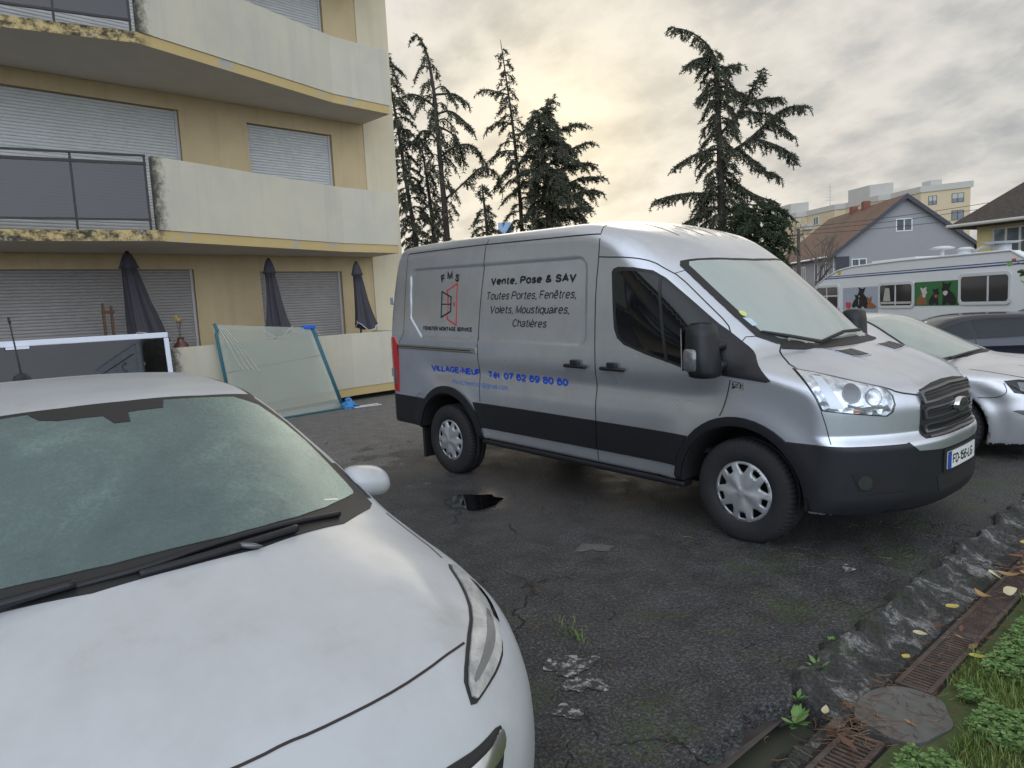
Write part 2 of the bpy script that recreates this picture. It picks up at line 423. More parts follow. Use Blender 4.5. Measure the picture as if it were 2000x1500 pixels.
# ------------------------------------------------------------------ a plain grotesque drawn with strokes (cap height 1)
def ell(cx, cy, rx, ry, a0=0, a1=360, n=22): return [(cx + rx * math.cos(R_(a0 + (a1 - a0) * i / n)), cy + ry * math.sin(R_(a0 + (a1 - a0) * i / n))) for i in range(n + 1)]
_e = [[(0, .38), (.55, .38)], ell(.28, .37, .28, .37, 2, 312)]
_n = [[(0, 0), (0, .74)], [(0, .46), (.04, .62), (.16, .73), (.30, .74), (.43, .66), (.47, .5), (.47, .25), (.47, 0)]]
_o = [ell(.29, .37, .29, .37)]
GL = {'V': (.70, [[(0, 1), (.35, 0), (.70, 1)]]), 'e': (.56, _e), 'n': (.47, _n), 'o': (.58, _o), 't': (.32, [[(.14, .98), (.14, .14), (.19, .02), (.32, 0)], [(0, .73), (.31, .73)]]),
    'P': (.62, [[(0, 0), (0, 1)], [(0, 1), (.2, 1), (.40, 1), (.57, .93), (.62, .75), (.57, .57), (.40, .49), (.2, .49), (0, .49)]]),
    's': (.46, [[(.45, .58), (.38, .70), (.23, .74), (.07, .69), (.02, .56), (.10, .45), (.34, .35), (.46, .22), (.42, .06), (.25, 0), (.08, .04), (0, .18)]]),
    '&': (.70, [[(.70, 0), (.40, .36), (.17, .68), (.14, .84), (.24, .98), (.38, .98), (.47, .84), (.40, .68), (.12, .44), (.03, .25), (.09, .07), (.25, 0), (.42, .06), (.58, .25), (.64, .44)]]),
    'S': (.62, [[(.60, .74), (.52, .93), (.33, 1), (.12, .95), (.03, .78), (.09, .62), (.30, .53), (.53, .44), (.63, .27), (.56, .07), (.34, 0), (.11, .06), (0, .27)]]),
    'A': (.70, [[(0, 0), (.35, 1), (.70, 0)], [(.12, .33), (.58, .33)]]), ',': (.08, [[(.06, .09), (.06, -.04), (0, -.17)]]), '.': (.06, [[(.03, -.03), (.03, .09)]]), ' ': (.16, []), '-': (.26, [[(0, .37), (.26, .37)]]),
    'T': (.62, [[(0, 1), (.62, 1)], [(.31, 1), (.31, 0)]]), 'u': (.47, [[(.47, .74), (.47, 0)], [(0, .74), (0, .5), (0, .24), (.05, .08), (.17, 0), (.30, .01), (.43, .12), (.47, .28)]]),
    'r': (.28, [[(0, 0), (0, .74)], [(0, .42), (.04, .60), (.12, .71), (.28, .73)]]), 'F': (.55, [[(0, 0), (0, 1), (.55, 1)], [(0, .53), (.48, .53)]]), 'E': (.58, [[(.58, 0), (0, 0), (0, 1), (.57, 1)], [(0, .53), (.53, .53)]]),
    'L': (.50, [[(0, 1), (0, 0), (.50, 0)]]), 'N': (.62, [[(0, 0), (0, 1), (.62, 0), (.62, 1)]]), 'M': (.74, [[(0, 0), (0, 1), (.37, .08), (.74, 1), (.74, 0)]]), 'I': (.0, [[(0, 0), (0, 1)]]),
    'D': (.62, [[(0, 0), (0, 1)], [(0, 1), (.16, 1), (.33, .99), (.52, .88), (.63, .66), (.63, .34), (.52, .12), (.33, .01), (.16, 0), (0, 0)]]), 'O': (.72, [ell(.36, .5, .36, .5)]),
    'C': (.66, [ell(.35, .5, .35, .5, 40, 320)]), 'G': (.70, [ell(.35, .5, .35, .5, 42, 318), [(.38, .46), (.68, .46), (.68, .14)]]), 'R': (.64, [[(0, 0), (0, 1)], [(0, 1), (.2, 1), (.40, 1), (.57, .93), (.61, .75), (.57, .57), (.40, .49), (.2, .49), (0, .49)], [(.34, .49), (.64, 0)]]),
    'U': (.62, [[(0, 1), (0, .6), (0, .34), (.06, .12), (.20, .01), (.42, .01), (.56, .12), (.62, .34), (.62, .6), (.62, 1)]]), 'W': (.95, [[(0, 1), (.23, 0), (.475, .95), (.72, 0), (.95, 1)]]),
    'l': (.0, [[(0, 0), (0, 1)]]), 'i': (.0, [[(0, 0), (0, .74)], [(0, .90), (0, 1.0)]]), 'q': (.54, [ell(.28, .37, .28, .37), [(.54, .74), (.54, -.27)]]),
    'a': (.50, [[(.02, .56), (.10, .70), (.26, .74), (.42, .68), (.47, .54), (.47, .2), (.48, .06), (.51, 0)], [(.47, .42), (.2, .36), (.05, .29), (0, .17), (.06, .03), (.2, 0), (.36, .05), (.47, .2)]]), 'h': (.47, [[(0, 0), (0, 1)]] + _n[1:]), 'c': (.52, [ell(.28, .37, .28, .37, 45, 315)]),
    'w': (.70, [[(0, .74), (.18, 0), (.35, .70), (.52, 0), (.70, .74)]]), 'z': (.44, [[(0, .74), (.44, .74), (0, 0), (.44, 0)]]), 'f': (.32, [[(.12, 0), (.12, .82), (.18, .96), (.32, .99)], [(0, .73), (.30, .73)]]),
    'g': (.54, [ell(.28, .37, .28, .37), [(.54, .74), (.54, .3), (.54, -.08), (.44, -.24), (.25, -.27), (.06, -.18)]]), 'm': (.80, [_n[0]] + [[(x + (0, .4)[k], y) if k == 0 else (x * .85 + .40, y) for x, y in _n[1]] for k in (1,)] + [[(x * .85, y) for x, y in _n[1]]]),
    '@': (.98, [ell(.49, .36, .49, .56, -50, 300), ell(.47, .36, .20, .26), [(.70, .60), (.64, .2), (.70, .12), (.82, .18)]]), 'd': (.54, [ell(.28, .37, .28, .37), [(.54, 1), (.54, 0)]]),
    '0': (.56, [ell(.28, .5, .28, .5)]), '7': (.54, [[(0, 1), (.54, 1), (.30, .5), (.16, 0)]]), '6': (.56, [ell(.28, .32, .28, .32), [(.53, .84), (.42, .98), (.26, 1), (.10, .88), (.01, .62), (0, .34)]]),
    '9': (.56, [ell(.28, .68, .28, .32), [(.03, .16), (.14, .02), (.30, 0), (.46, .12), (.55, .38), (.56, .66)]]), '2': (.55, [[(.02, .72), (.08, .92), (.28, 1), (.48, .93), (.54, .74), (.44, .52), (.20, .27), (.05, .12), (0, 0)], [(0, 0), (.56, 0)]]),
    '8': (.56, [ell(.28, .76, .24, .24), ell(.28, .27, .28, .27)]), '1': (.26, [[(0, .76), (.24, 1), (.24, 0)]]), '5': (.56, [[(.50, 1), (.12, 1), (.05, .50)], [(.05, .50), (.16, .62), (.32, .64), (.50, .54), (.56, .33), (.48, .08), (.27, 0), (.09, .05), (0, .24)]])}
GL['é'] = (.56, _e + [[(.22, .88), (.38, 1.04)]]); GL['è'] = (.56, _e + [[(.34, .88), (.18, 1.04)]]); GL['ê'] = (.56, _e + [[(.10, .88), (.28, 1.03), (.46, .88)]])
def text_flat(s, bold=0., shear=0.):
    th = .25 if bold > .018 else .16 if bold > .005 else .135; gap = .13 + th * .62
    V, F = [], []; x = 0.
    for ch in s:
        wd, strokes = GL[ch]; wd = wd * (1 + th * .5)
        for st in strokes:
            P_ = chaikin(st, 2, False) if len(st) >= 5 and ch not in 'MWNVw' else st
            P_ = [np.array((x + p[0] * (1 + th * .5), th / 2 + p[1] * (1 - th))) for p in P_]; n = len(P_); L = []
            closed = n > 3 and np.linalg.norm(P_[0] - P_[-1]) < 1e-6
            for i in range(n):
                a = P_[i - 1] if i else (P_[-2] if closed else None); b = P_[i + 1] if i < n - 1 else (P_[1] if closed else None)
                t1 = (P_[i] - a) / max(1e-9, np.linalg.norm(P_[i] - a)) if a is not None else None; t2 = (b - P_[i]) / max(1e-9, np.linalg.norm(b - P_[i])) if b is not None else None
                if t1 is None: t1 = t2
                if t2 is None: t2 = t1
                m = t1 + t2; m = m / max(1e-6, np.linalg.norm(m)); nn = np.array((-m[1], m[0])); k = 1 / max(.42, nn @ np.array((-t1[1], t1[0])))
                e = th * .5 * k; q = P_[i].copy()
                if not closed and i == 0 and len(st) < 5: q = q - t1 * th * .0
                L.append((q + nn * e, q - nn * e))
            b0 = len(V)
            for l_, r_ in L: V += [l_, r_]
            F += [(b0 + 2 * i, b0 + 2 * i + 1, b0 + 2 * i + 3, b0 + 2 * i + 2) for i in range(n - 1)]
        x += wd + gap
    V = np.array(V); V[:, 0] += shear * V[:, 1]; return V, F
CAPH = 1.0
# ================================================================== silver van: body field (x forward from rear axle, y left, z before rake)
RAKE = .0302
def van_F(X, Y, Z):
    ay = np.abs(Y)
    W = 1.0 - .075 * np.clip((Z - 1.35) / .95, 0, 1.4) ** 1.4
    fade = sstep(X, -.5, -.1) * (1 - sstep(X, 2.9, 3.3))
    W = W - .024 * np.exp(-((Z - 1.06) / .10) ** 2) * fade - .01 * np.exp(-((Z - 1.34) / .03) ** 2) * sstep(X, -.7, -.5) * (1 - sstep(X, 1.9, 2.0)) * 0
    W = W - .11 * np.clip((X - 2.25) / 1.0, 0, 1.3) ** 1.6 * sstep(Z, 1.2, 2.0)
    W = W - .06 * np.clip((X - 3.55) / .75, 0, 1.3) ** 2
    rf = np.sqrt((X - 3.3) ** 2 + (Z - .445) ** 2); rr = np.sqrt((X - .04) ** 2 + (Z - .345) ** 2)
    W = W + .022 * np.exp(-((rf - .48) / .13) ** 2) + .016 * np.exp(-((rr - .50) / .10) ** 2)
    # pressed side panels: rear quarter + sliding door
    def rbox(cx, cz, hx, hz, r): return np.sqrt(np.maximum(np.abs(X - cx) - hx + r, 0) ** 2 + np.maximum(np.abs(Z - cz) - hz + r, 0) ** 2) + np.minimum(np.maximum(np.abs(X - cx) - hx + r, np.abs(Z - cz) - hz + r), 0) - r
    d1 = rbox(.70, 1.73, 1.25, .35, .09)
    d1 = np.maximum(d1, (-(X + .55) * .72 - (Z - 1.55) * .70) + .02)     # cut lower rear corner
    W = W - .014 * (1 - sstep(d1, -.018, .016))
    # side window hollow
    side = ay - W
    zr = 2.40 - .05 * (ay / .85) ** 2 - .05 * np.clip((.3 - X) / 1.3, 0, 1) ** 2 - .55 * np.clip((X - 1.72) / 1.35, 0, 2) ** 2
    zr = zr + .003 * np.exp(-((ay - .28) / .05) ** 2) * sstep(X, 1.9, 2.15) * (1 - sstep(X, 2.5, 2.65))
    roof = (Z - zr) * .95
    ws = (X - (3.63 - (Z - 1.40) * 1.10 - .36 * (ay / .85) ** 2.2)) * .66
    up = np.maximum(smax(roof, ws, .10), X - 3.72)
    t = np.clip((X - 3.35) / .9, 0, 1.4)
    zh = 1.435 - .17 * t - .13 * t ** 3.0 - .12 * (ay / .95) ** 3.5 + .012 * np.exp(-((ay - .52 + .12 * t) / .07) ** 2)
    hood = Z - zh
    xf = 4.243 - .15 * (ay / .72) ** 2.8 + .05 * sstep(Z, .90, .82) - .10 * np.clip((Z - 1.02) / .25, 0, 1.5) ** 2 - .12 * np.clip((.52 - Z) / .2, 0, 2) ** 2
    xf = xf + .03 * np.exp(-((Z - .98) / .16) ** 2) * np.exp(-(ay / .42) ** 4)
    front = (X - xf) * .85
    nose = smax(smax(hood, front, .07), X - 4.4, .02)
    body = smin(up, nose, .05)
    k = .14
    body = smax(body, side, .13 - .06 * sstep(X, 2.2, 2.9))
    rear = -X - (1.075 - .06 * (ay / .9) ** 4 - .19 * np.clip((Z - 1.25) / 1.0, 0, 1.5) ** 1.6)
    body = smax(body, rear, .09)
    body = smax(body, (.44 - .04 * sstep(X, 3.5, 3.8)) - Z, .03)
    well = np.minimum(.445 - rf, .0 * rf + .475 - np.sqrt(((X - .04)) ** 2 + (Z - .345) ** 2))
    well = np.maximum(.445 - rf, .47 - rr)
    body = np.maximum(body, np.minimum(well, ay - .52))
    return body
van_fin = lambda p: np.array((p[0], p[1], p[2] - RAKE * p[0]))
# ------------------------------------------------------------------ paints and plastics
def car_paint(name, col, metal, rough, coat=.6, dirt=.06, flake=0.):
    t = NT(name); d = t.noise(3.0, 8, .65); f2 = t.noise(45., 4, .6)
    m = t.math('MULTIPLY', t.ramp(d, [(.45, 0.), (.75, 1.)]), dirt)
    c = t.mix(m, tuple(col), tuple(x * .55 for x in col))
    t.set(Base_Color=c, Metallic=metal); t.b.inputs['Coat Weight'].default_value = coat; t.b.inputs['Coat Roughness'].default_value = .07
    t.set(Roughness=t.math('ADD', t.math('MULTIPLY', d, .16), rough - .08)); return t.m
car_paint('silver_paint', (.62, .655, .72), .84, .30, .4, .3)
simple('black_plastic', (.011, .0115, .015), .42, 0, .42, var=.25, vs=9, bump=.06, bs=300)
simple('dark_seam', (.006, .006, .007), .8)
simple('well_black', (.008, .008, .009), .9, var=.3)
simple('tyre_rubber', (.016, .016, .018), .78, var=.35, vs=14, bump=.1, bs=120)
simple('hubcap_silver', (.42, .43, .45), .38, .5, var=.22, vs=16)
simple('gloss_black_glass', (.006, .007, .009), .025, 0, .55)
simple('rubber_trim', (.012, .012, .013), .55)
simple('chrome', (.72, .73, .75), .12, 1.)
simple('satin_chrome', (.15, .15, .165), .28, .8)
simple('red_lens', (.42, .012, .014), .10, 0, .5, 1.)
simple('amber_lens', (.55, .16, .02), .2, 0, .5, .6)
simple('lens_grey', (.13, .135, .14), .15, .3, .5, 1.)
simple('fog_glass', (.06, .062, .068), .15, .5, .5, 1.)
simple('ink_black', (.012, .012, .014), .45)
simple('ink_red', (.55, .02, .03), .45)
simple('ink_blue', (.012, .06, .42), .4)
simple('ink_paleblue', (.10, .17, .42), .4)
simple('white_plate', (.72, .72, .70), .35)
simple('plate_blue', (.02, .06, .33), .35)
simple('white_paint_flat', (.75, .75, .75), .4)
simple('interior_dark', (.02, .02, .022), .8, var=.3)
simple('seat_cloth', (.035, .037, .045), .9, var=.3, vs=20)
glass_mat('windscreen_glass', (.60, .70, .65), .04, .46, (.74, .82, .77))  # pale haze stands in for the sky reflected in the screen
glass_mat('clear_lens', (.90, .92, .94), .02, .05, (.8, .82, .85))
def headlamp_reflector():
    t = NT('headlamp_reflector'); v = t.n('ShaderNodeTexVoronoi'); v.inputs['Scale'].default_value = 22; t.l(t.co(), v.inputs['Vector'])
    n = t.noise(14, 3, .5); c = t.ramp(n, [(.33, (.25, .27, .30)), (.45, (.70, .73, .78)), (.62, (.92, .94, .96))])
    t.set(Base_Color=c, Metallic=.85, Roughness=.18); t.bump(v.outputs['Distance'], .5, .02)
headlamp_reflector()

# ------------------------------------------------------------------ lettering
def text_fit(s, x0, x1, base, cap, bold=0., shear=0.):
    V, F = text_flat(s, bold, shear); k = cap / CAPH
    V[:, 1] = V[:, 1] * k + base; a, b = V[:, 0].min(), V[:, 0].max(); V[:, 0] = x0 + (V[:, 0] - a) * (x1 - x0) / (b - a)
    return V, F
def wheel_cover_mesh(mb, R, y, holes=5, dome=.022, inner=.44):
    """moulded wheel trim facing -y, ring with alternating square and tapered openings"""
    def pol(r, a): return (r * math.cos(a), r * math.sin(a))
    loops = [[pol(R, 2 * math.pi * i / 72) for i in range(72)]]
    for k in range(holes):
        a = 2 * math.pi * k / holes + .3; st = math.pi / holes
        o = [pol(R * .875, a + R_(t)) for t in (-14, -7, 0, 7, 14)] + [pol(R * .66, a + R_(7)), pol(R * .60, a + R_(2.5)), pol(R * .60, a - R_(2.5)), pol(R * .66, a - R_(7))]
        loops.append(o)
        a2 = a + st
        loops.append([pol(R * .875, a2 + R_(t)) for t in (-9.5, -4, 0, 4, 9.5)] + [pol(R * .69, a2 + R_(10)), pol(R * .655, a2 + R_(6)), pol(R * .655, a2 - R_(6)), pol(R * .69, a2 - R_(10))])
    loops = [dens(l, .02) for l in loops]
    V, F = cdt(loops, .014)
    def h(x, z):
        r = math.hypot(x, z) / R; th = math.atan2(z, x)
        e = dome * (1 - r ** 2) - (.012 if r > .9 else 0) * (r - .9) / .1
        return e + .007 * math.cos(holes * (th - .3 - math.pi / holes)) * max(0, r * (1 - r)) * 4 + (.006 if r < .145 else 0)
    vs = [(x, y - h(x, z), z) for x, z in V]; n = len(vs)
    fs = []
    for f in F:
        a, b, c = (V[i] for i in f[:3]); cr = (b[0] - a[0]) * (c[1] - a[1]) - (b[1] - a[1]) * (c[0] - a[0]); fs.append(f if cr > 0 else f[::-1])
    es = {(f[i], f[(i + 1) % len(f)]) for f in fs for i in range(len(f))}; bd = [e for e in es if (e[1], e[0]) not in es]
    mp = {}
    for e in bd:
        for i in e:
            if i not in mp: mp[i] = len(vs); vs.append((vs[i][0], y + .012, vs[i][2]))
    fs += [(e[1], e[0], mp[e[0]], mp[e[1]]) for e in bd]
    return mb.add(vs, fs)
def tyre_mesh(mb, R, rim, y0, y1, blocks=64):
    """tyre from y0 (outer wall) to y1 (inner wall), axle through origin; tread blocks at the shoulder"""
    w_ = y1 - y0; s = 1 if w_ > 0 else -1; aw = abs(w_)
    prof = [(rim, .018), (rim + .012, .004), (rim + (R - rim) * .45, -.004), (R - .035, .004), (R - .014, .016), (R - .004, .034), (R, .055), (R, aw * .34), (R - .009, aw * .35), (R - .009, aw * .38), (R, aw * .39), (R, aw * .61), (R - .009, aw * .62), (R - .009, aw * .65), (R, aw * .66), (R, aw - .055), (R - .004, aw - .034), (R - .035, aw - .004), (rim + .012, aw), (rim, aw - .02)]
    n = blocks * 4; vs = []; fs = []
    for j, (r, h) in enumerate(prof):
        for k in range(n):
            gap = (k % 4 == 0); rr = r - (.010 if gap and j in (5, 6, 7, 14, 15, 16) else .006 if gap and j == 4 else 0)
            t = 2 * math.pi * (k + (2 if j > 10 else 0)) / n; vs.append((rr * math.cos(t), y0 + s * h, rr * math.sin(t)))
    for j in range(len(prof) - 1):
        for k in range(n):
            q = (j * n + k, j * n + (k + 1) % n, (j + 1) * n + (k + 1) % n, (j + 1) * n + k); fs.append(q if s > 0 else q[::-1])
    return mb.add(vs, fs)

# ------------------------------------------------------------------ the van
def build_van():
    root = empty('panel_van', 'silver panel van with black and blue lettering parked beyond the white car', 'van', (0, 0, 0))
    B = Body(van_F, (-1.2, -1.15, .3), (4.45, 1.15, 2.62), .0165, van_fin)
    ws = [(2.686, -.743, 2.012), (2.702, -.772, 1.98), (2.906, -.765, 1.802), (3.146, -.752, 1.60), (3.29, -.742, 1.482), (3.40, -.665, 1.42), (3.53, -.50, 1.400), (3.56, -.25, 1.405), (3.57, 0, 1.408)]
    wt = [(2.76, -.55, 2.024), (2.82, -.28, 2.026), (2.84, 0, 2.024)]
    mir = lambda P_: [(x, -y, z) for x, y, z in P_]
    wsl = ws + mir(ws)[::-1][1:] + mir(wt)[:0] + [(2.76, .55, 2.024), (2.82, .28, 2.026), (2.84, 0, 2.024), (2.82, -.28, 2.026), (2.76, -.55, 2.024)]
    inset = lambda P_, k: [tuple(np.array(p) + (np.mean(P_, 0) - np.array(p)) * k) for p in P_]
    wsi = [(p[1], p[2]) for p in inset(wsl, .05)]
    def cut(C):
        m = (C[:, 0] > 2.55) & (C[:, 2] > 1.38) & (C[:, 2] < 2.05) & (np.abs(C[:, 1]) < .78); o = np.zeros(len(C), bool)
        for i in np.nonzero(m)[0]: o[i] = inside2([wsi], C[i, 1], C[i, 2])
        return o & (B.N[B.Q].mean(1)[:, 0] > .25)
    bo = B.mesh('body', 'silver_paint', root, cut); bo.data.materials.append(MATS['well_black'])
    # wheel wells and underside read black
    vs = np.array([v.co[:] for v in bo.data.vertices]); fm = np.zeros(len(bo.data.polygons), np.int32)
    for i, p in enumerate(bo.data.polygons):
        c = vs[list(p.vertices)].mean(0); z = c[2] + RAKE * c[0]
        rf = math.hypot(c[0] - 3.3, z - .445); rr = math.hypot(c[0] - .04, z - .345)
        if (abs(c[1]) < 1.2 and (rf < .470 or rr < .50)) or (z < .45 and p.normal.z < -.5) or (.44 < abs(c[1]) < .55 and z < 1.0 and (rf < .5 or rr < .5)): fm[i] = 1
    bo.data.polygons.foreach_set('material_index', fm)
    # windscreen with its dark border, cab interior behind it
    wo = B.patch('windscreen', wsl, 'windscreen_glass', root, .003, .06, .004, direction=(-.66, 0, -.75))
    B.patch('windscreen_border', wsl, 'rubber_trim', wo, .0045, .05, .008, direction=(-.66, 0, -.75), holes=[inset(wsl, .07)])
    mb = MB(van_fin); mb.bbox((2.55, -.82, 1.10), (3.45, .82, 1.33), .06); mb.bbox((2.95, .20, 1.28), (3.25, .60, 1.41), .05); mb.bbox((1.85, -.86, .6), (1.90, .86, 2.2), .01); mb.box((1.9, -.8, .62), (3.2, .8, .66)); mb.build('dashboard', 'interior_dark', root)
    for y in (-.55, -.10, .45):
        mb = MB(van_fin); mb.bbox((2.05, y - .21, 1.0), (2.50, y + .21, 1.18), .06); mb.bbox((1.97, y - .21, 1.12), (2.12, y + .21, 1.72), .06); mb.bbox((1.99, y - .12, 1.72), (2.09, y + .12, 1.90), .04)
        mb.build('seat', 'seat_cloth', root, True)
    mb = MB(van_fin); cc = np.array((2.78, .42, 1.38)); a_ = np.array((.45, 0, .89)); b_ = np.array((0, 1, 0))
    mb.tube([cc + .185 * (a_ * math.sin(t) + b_ * math.cos(t)) for t in np.linspace(0, 2 * math.pi, 33)], .016, 8, False)
    for t in (0, math.pi, 4.7): mb.tube([cc, cc + .18 * (a_ * math.sin(t) + b_ * math.cos(t))], .018, 6)
    mb.build('steering_wheel', 'interior_dark', root, True)
    mb = MB(van_fin); mb.bbox((2.79, -.02, 1.80), (2.86, .22, 1.90), .03); mb.tube([(2.84, .02, 1.85), (2.86, 0, 1.97)], .012); mb.build('rear_view_mirror', 'interior_dark', root)
    B.patch('windscreen_sticker', [(3.123, -.706, 1.644), (3.143, -.673, 1.647), (3.182, -.667, 1.615), (3.167, -.706, 1.603)], simple('sticker_yellow', (.55, .60, .18), .5), wo, .0048, .02, .002, direction=(-.66, 0, -.75), rnd=2)
    B.patch('windscreen_sticker', [(3.165, -.715, 1.595), (3.207, -.673, 1.589), (3.255, -.673, 1.545), (3.237, -.705, 1.538)], simple('sticker_pale', (.45, .55, .62), .5), wo, .0048, .02, .002, direction=(-.66, 0, -.75))
    # side windows, both cab doors
    win = [(2.215, -.96, 1.95), (2.23, -.96, 1.975), (2.275, -.957, 1.988), (2.42, -.93, 1.978), (2.571, -.912, 1.948), (2.672, -.895, 1.890), (2.859, -.884, 1.742), (3.035, -.869, 1.597), (3.149, -.852, 1.505), (3.21, -.9, 1.30), (3.19, -1, 1.228), (3.05, -1, 1.236), (2.86, -.999, 1.256), (2.751, -.999, 1.286), (2.556, -.999, 1.333), (2.339, -.998, 1.401), (2.275, -.996, 1.45), (2.245, -.99, 1.52), (2.23, -.982, 1.694)]
    fr = B.patch('side_window', win, 'rubber_trim', root, .003, .035, .01, direction=(0, 1, 0), mirror='both')
    for i, f in enumerate(fr):
        B.patch('window_pane', inset(win, .075), 'gloss_black_glass', f, .0045, .035, .006, direction=(0, 1, 0), mirror=bool(i), rnd=1)
        B.patch('window_divider', [(2.625, -.91, 1.90), (2.645, -.9, 1.90), (2.70, -.95, 1.55), (2.745, -1, 1.29), (2.722, -1, 1.29), (2.675, -.95, 1.55)], 'rubber_trim', f, .009, .05, .006, direction=(0, 1, 0), mirror=bool(i))
    # black corner trim and door mirrors
    tri = [(3.02, -.87, 1.60), (3.151, -.855, 1.507), (3.35, -.9, 1.352), (3.525, -.996, 1.212), (3.50, -1, 1.200), (3.21, -1, 1.222), (3.03, -1, 1.238), (3.08, -.97, 1.42)]
    B.patch('mirror_corner_trim', tri, 'black_plastic', root, .010, .04, .014, direction=(0, 1, 0), mirror='both')
    for sg in (1, -1):
        mb = MB(lambda p: van_fin(np.array((p[0], p[1] * sg, p[2]))))
        # housing: rounded tall box built from stacked rings
        rings = [(1.225, .70), (1.235, .92), (1.27, 1.0), (1.38, 1.0), (1.50, .96), (1.565, .86), (1.585, .55)]; nv = 20; vs = []; fs = []
        for z, k in rings:
            for i in range(nv):
                t = 2 * math.pi * i / nv; cx = math.copysign(abs(math.cos(t)) ** .6, math.cos(t)); cy = math.copysign(abs(math.sin(t)) ** .6, math.sin(t))
                vs.append((3.13 + .09 * k * cx + (.02 if z < 1.3 else 0), -1.155 - .115 * k * cy, z))
        for j in range(len(rings) - 1):
            for i in range(nv): q = (j * nv + i, j * nv + (i + 1) % nv, (j + 1) * nv + (i + 1) % nv, (j + 1) * nv + i); fs.append(q[::-1] if sg > 0 else q)
        fs += [tuple(range(nv)), tuple(range(6 * nv, 7 * nv))]
        mb.add(vs, fs); mo = mb.build('door_mirror', 'black_plastic', root, True)
        mb = MB(lambda p: van_fin(np.array((p[0], p[1] * sg, p[2])))); mb.bbox((3.10, -1.08, 1.26), (3.22, -.95, 1.33), .03); mb.bbox((3.10, -1.08, 1.40), (3.19, -.94, 1.45), .02); mb.build('mirror_arm', 'black_plastic', mo)
        mb = MB(lambda p: van_fin(np.array((p[0], p[1] * sg, p[2])))); mb.bbox((3.055, -1.283, 1.265), (3.165, -1.20, 1.425), .03); mb.build('mirror_indicator', 'lens_grey', mo, True)
        mb = MB(lambda p: van_fin(np.array((p[0], p[1] * sg, p[2])))); mb.box((3.030, -1.25, 1.27), (3.038, -1.06, 1.55)); mb.build('mirror_glass', 'chrome', mo)
    # headlights
    hl = [(3.623, -.90, 1.289), (3.734, -.86, 1.272), (3.93, -.80, 1.226), (4.02, -.73, 1.200), (4.085, -.65, 1.172), (4.120, -.63, 1.130), (4.135, -.63, 1.075), (4.13, -.65, 1.030), (4.11, -.69, 1.007), (3.845, -.988, 1.052), (3.813, -.99, 1.122), (3.749, -.976, 1.2)]
    hd = (-.60, .80, 0)
    hs = B.patch('headlight', hl, 'dark_seam', root, .0025, .03, .01, direction=hd, mirror='both')
    hin = inset(hl, .06)
    lam = lambda t, s_: tuple(np.array((3.845, -.95, 1.05)) * (1 - t) * (1 - s_) + np.array((4.12, -.66, 1.02)) * t * (1 - s_) + np.array((3.70, -.90, 1.275)) * (1 - t) * s_ + np.array((4.09, -.66, 1.165)) * t * s_)
    for i, f in enumerate(hs):
        mi = bool(i)
        B.patch('reflector', hin, 'headlamp_reflector', f, .005, .025, .004, direction=hd, mirror=mi)
        for (t, s_, r, m_) in ((.48, .62, .056, 'satin_chrome'), (.48, .62, .043, 'fog_glass'), (.78, .60, .050, 'satin_chrome'), (.78, .60, .044, 'headlamp_reflector')):
            c = np.array(lam(t, s_)); ax = np.array((.8, .6, 0))
            B.patch('lamp_bowl', [tuple(c + r * (ax * math.cos(q) + np.array((0, 0, 1)) * math.sin(q))) for q in np.linspace(0, 2 * math.pi, 20)[:-1]], m_, f, .008 if m_ == 'satin_chrome' else .010, .03, .003, direction=hd, mirror=mi)
        B.patch('lamp_trim', [lam(.36, .27), lam(.55, .20), lam(.75, .30), lam(.97, .28), lam(.97, .20), lam(.76, .20), lam(.56, .10), lam(.36, .18)], 'black_plastic', f, .009, .03, .003, direction=hd, mirror=mi)
        B.patch('running_light', [lam(.06, .92), lam(.18, .94), lam(.30, .12), lam(.10, .10)], simple('drl_white', (.70, .74, .80), .2, .2, .5, 1.), f, .0085, .03, .003, direction=hd, mirror=mi)
        B.patch('indicator', [lam(.42, .12), lam(.52, .12), lam(.50, .02), lam(.42, .03)], 'amber_lens', f, .0085, .02, .003, direction=hd, mirror=mi)
        B.patch('lens_cover', inset(hl, .03), 'clear_lens', f, .014, .03, .010, direction=hd, mirror=mi)
    # grille
    g = [(4.17, -.40, 1.145), (4.18, -.2, 1.165), (4.18, 0, 1.17)]; gb = [(4.28, 0, .838), (4.27, -.25, .836), (4.25, -.43, .836), (4.22, -.455, .87), (4.2, -.445, 1.05)]
    go = g + mir(g[:2])[::-1] + mir(gb[1:])[::-1] + gb
    gd = (-1, 0, 0)
    gr = B.patch('grille', go, 'rubber_trim', root, .004, .03, .012, direction=gd)
    for zc_, hh in ((1.098, .036), (1.003, .036), (.908, .036)):
        def fra(e, h_): o = [(4.2, -.425 + e, zc_ - h_), (4.2, -.435 + e, zc_ + h_ * .6), (4.2, -.41 + e, zc_ + h_), (4.2, 0, zc_ + h_ + .012)]; lo = [(4.2, 0, zc_ - h_ + .012), (4.2, -.2, zc_ - h_ + .009)]; return o + mir(o[:3])[::-1] + mir(lo[1:]) + lo[:1] + lo[1:]
        B.patch('grille_bar', fra(0, hh), 'satin_chrome', gr, .022, .02, .02, direction=gd, holes=[fra(.018, hh - .012)])
        for dz in (-.008, .010):
            B.patch('grille_slat', [(4.2, -.40, zc_ + dz), (4.2, -.40, zc_ + dz + .007), (4.2, 0, zc_ + dz + .017), (4.2, .40, zc_ + dz + .007), (4.2, .40, zc_ + dz), (4.2, 0, zc_ + dz + .010)], 'black_plastic', gr, .012, .04, .01, direction=gd)
    B.patch('grille_lower_bar', [(4.2, -.41, .848), (4.2, -.41, .858), (4.2, 0, .868), (4.2, .41, .858), (4.2, .41, .848), (4.2, 0, .856)], 'satin_chrome', gr, .018, .03, .015, direction=gd)
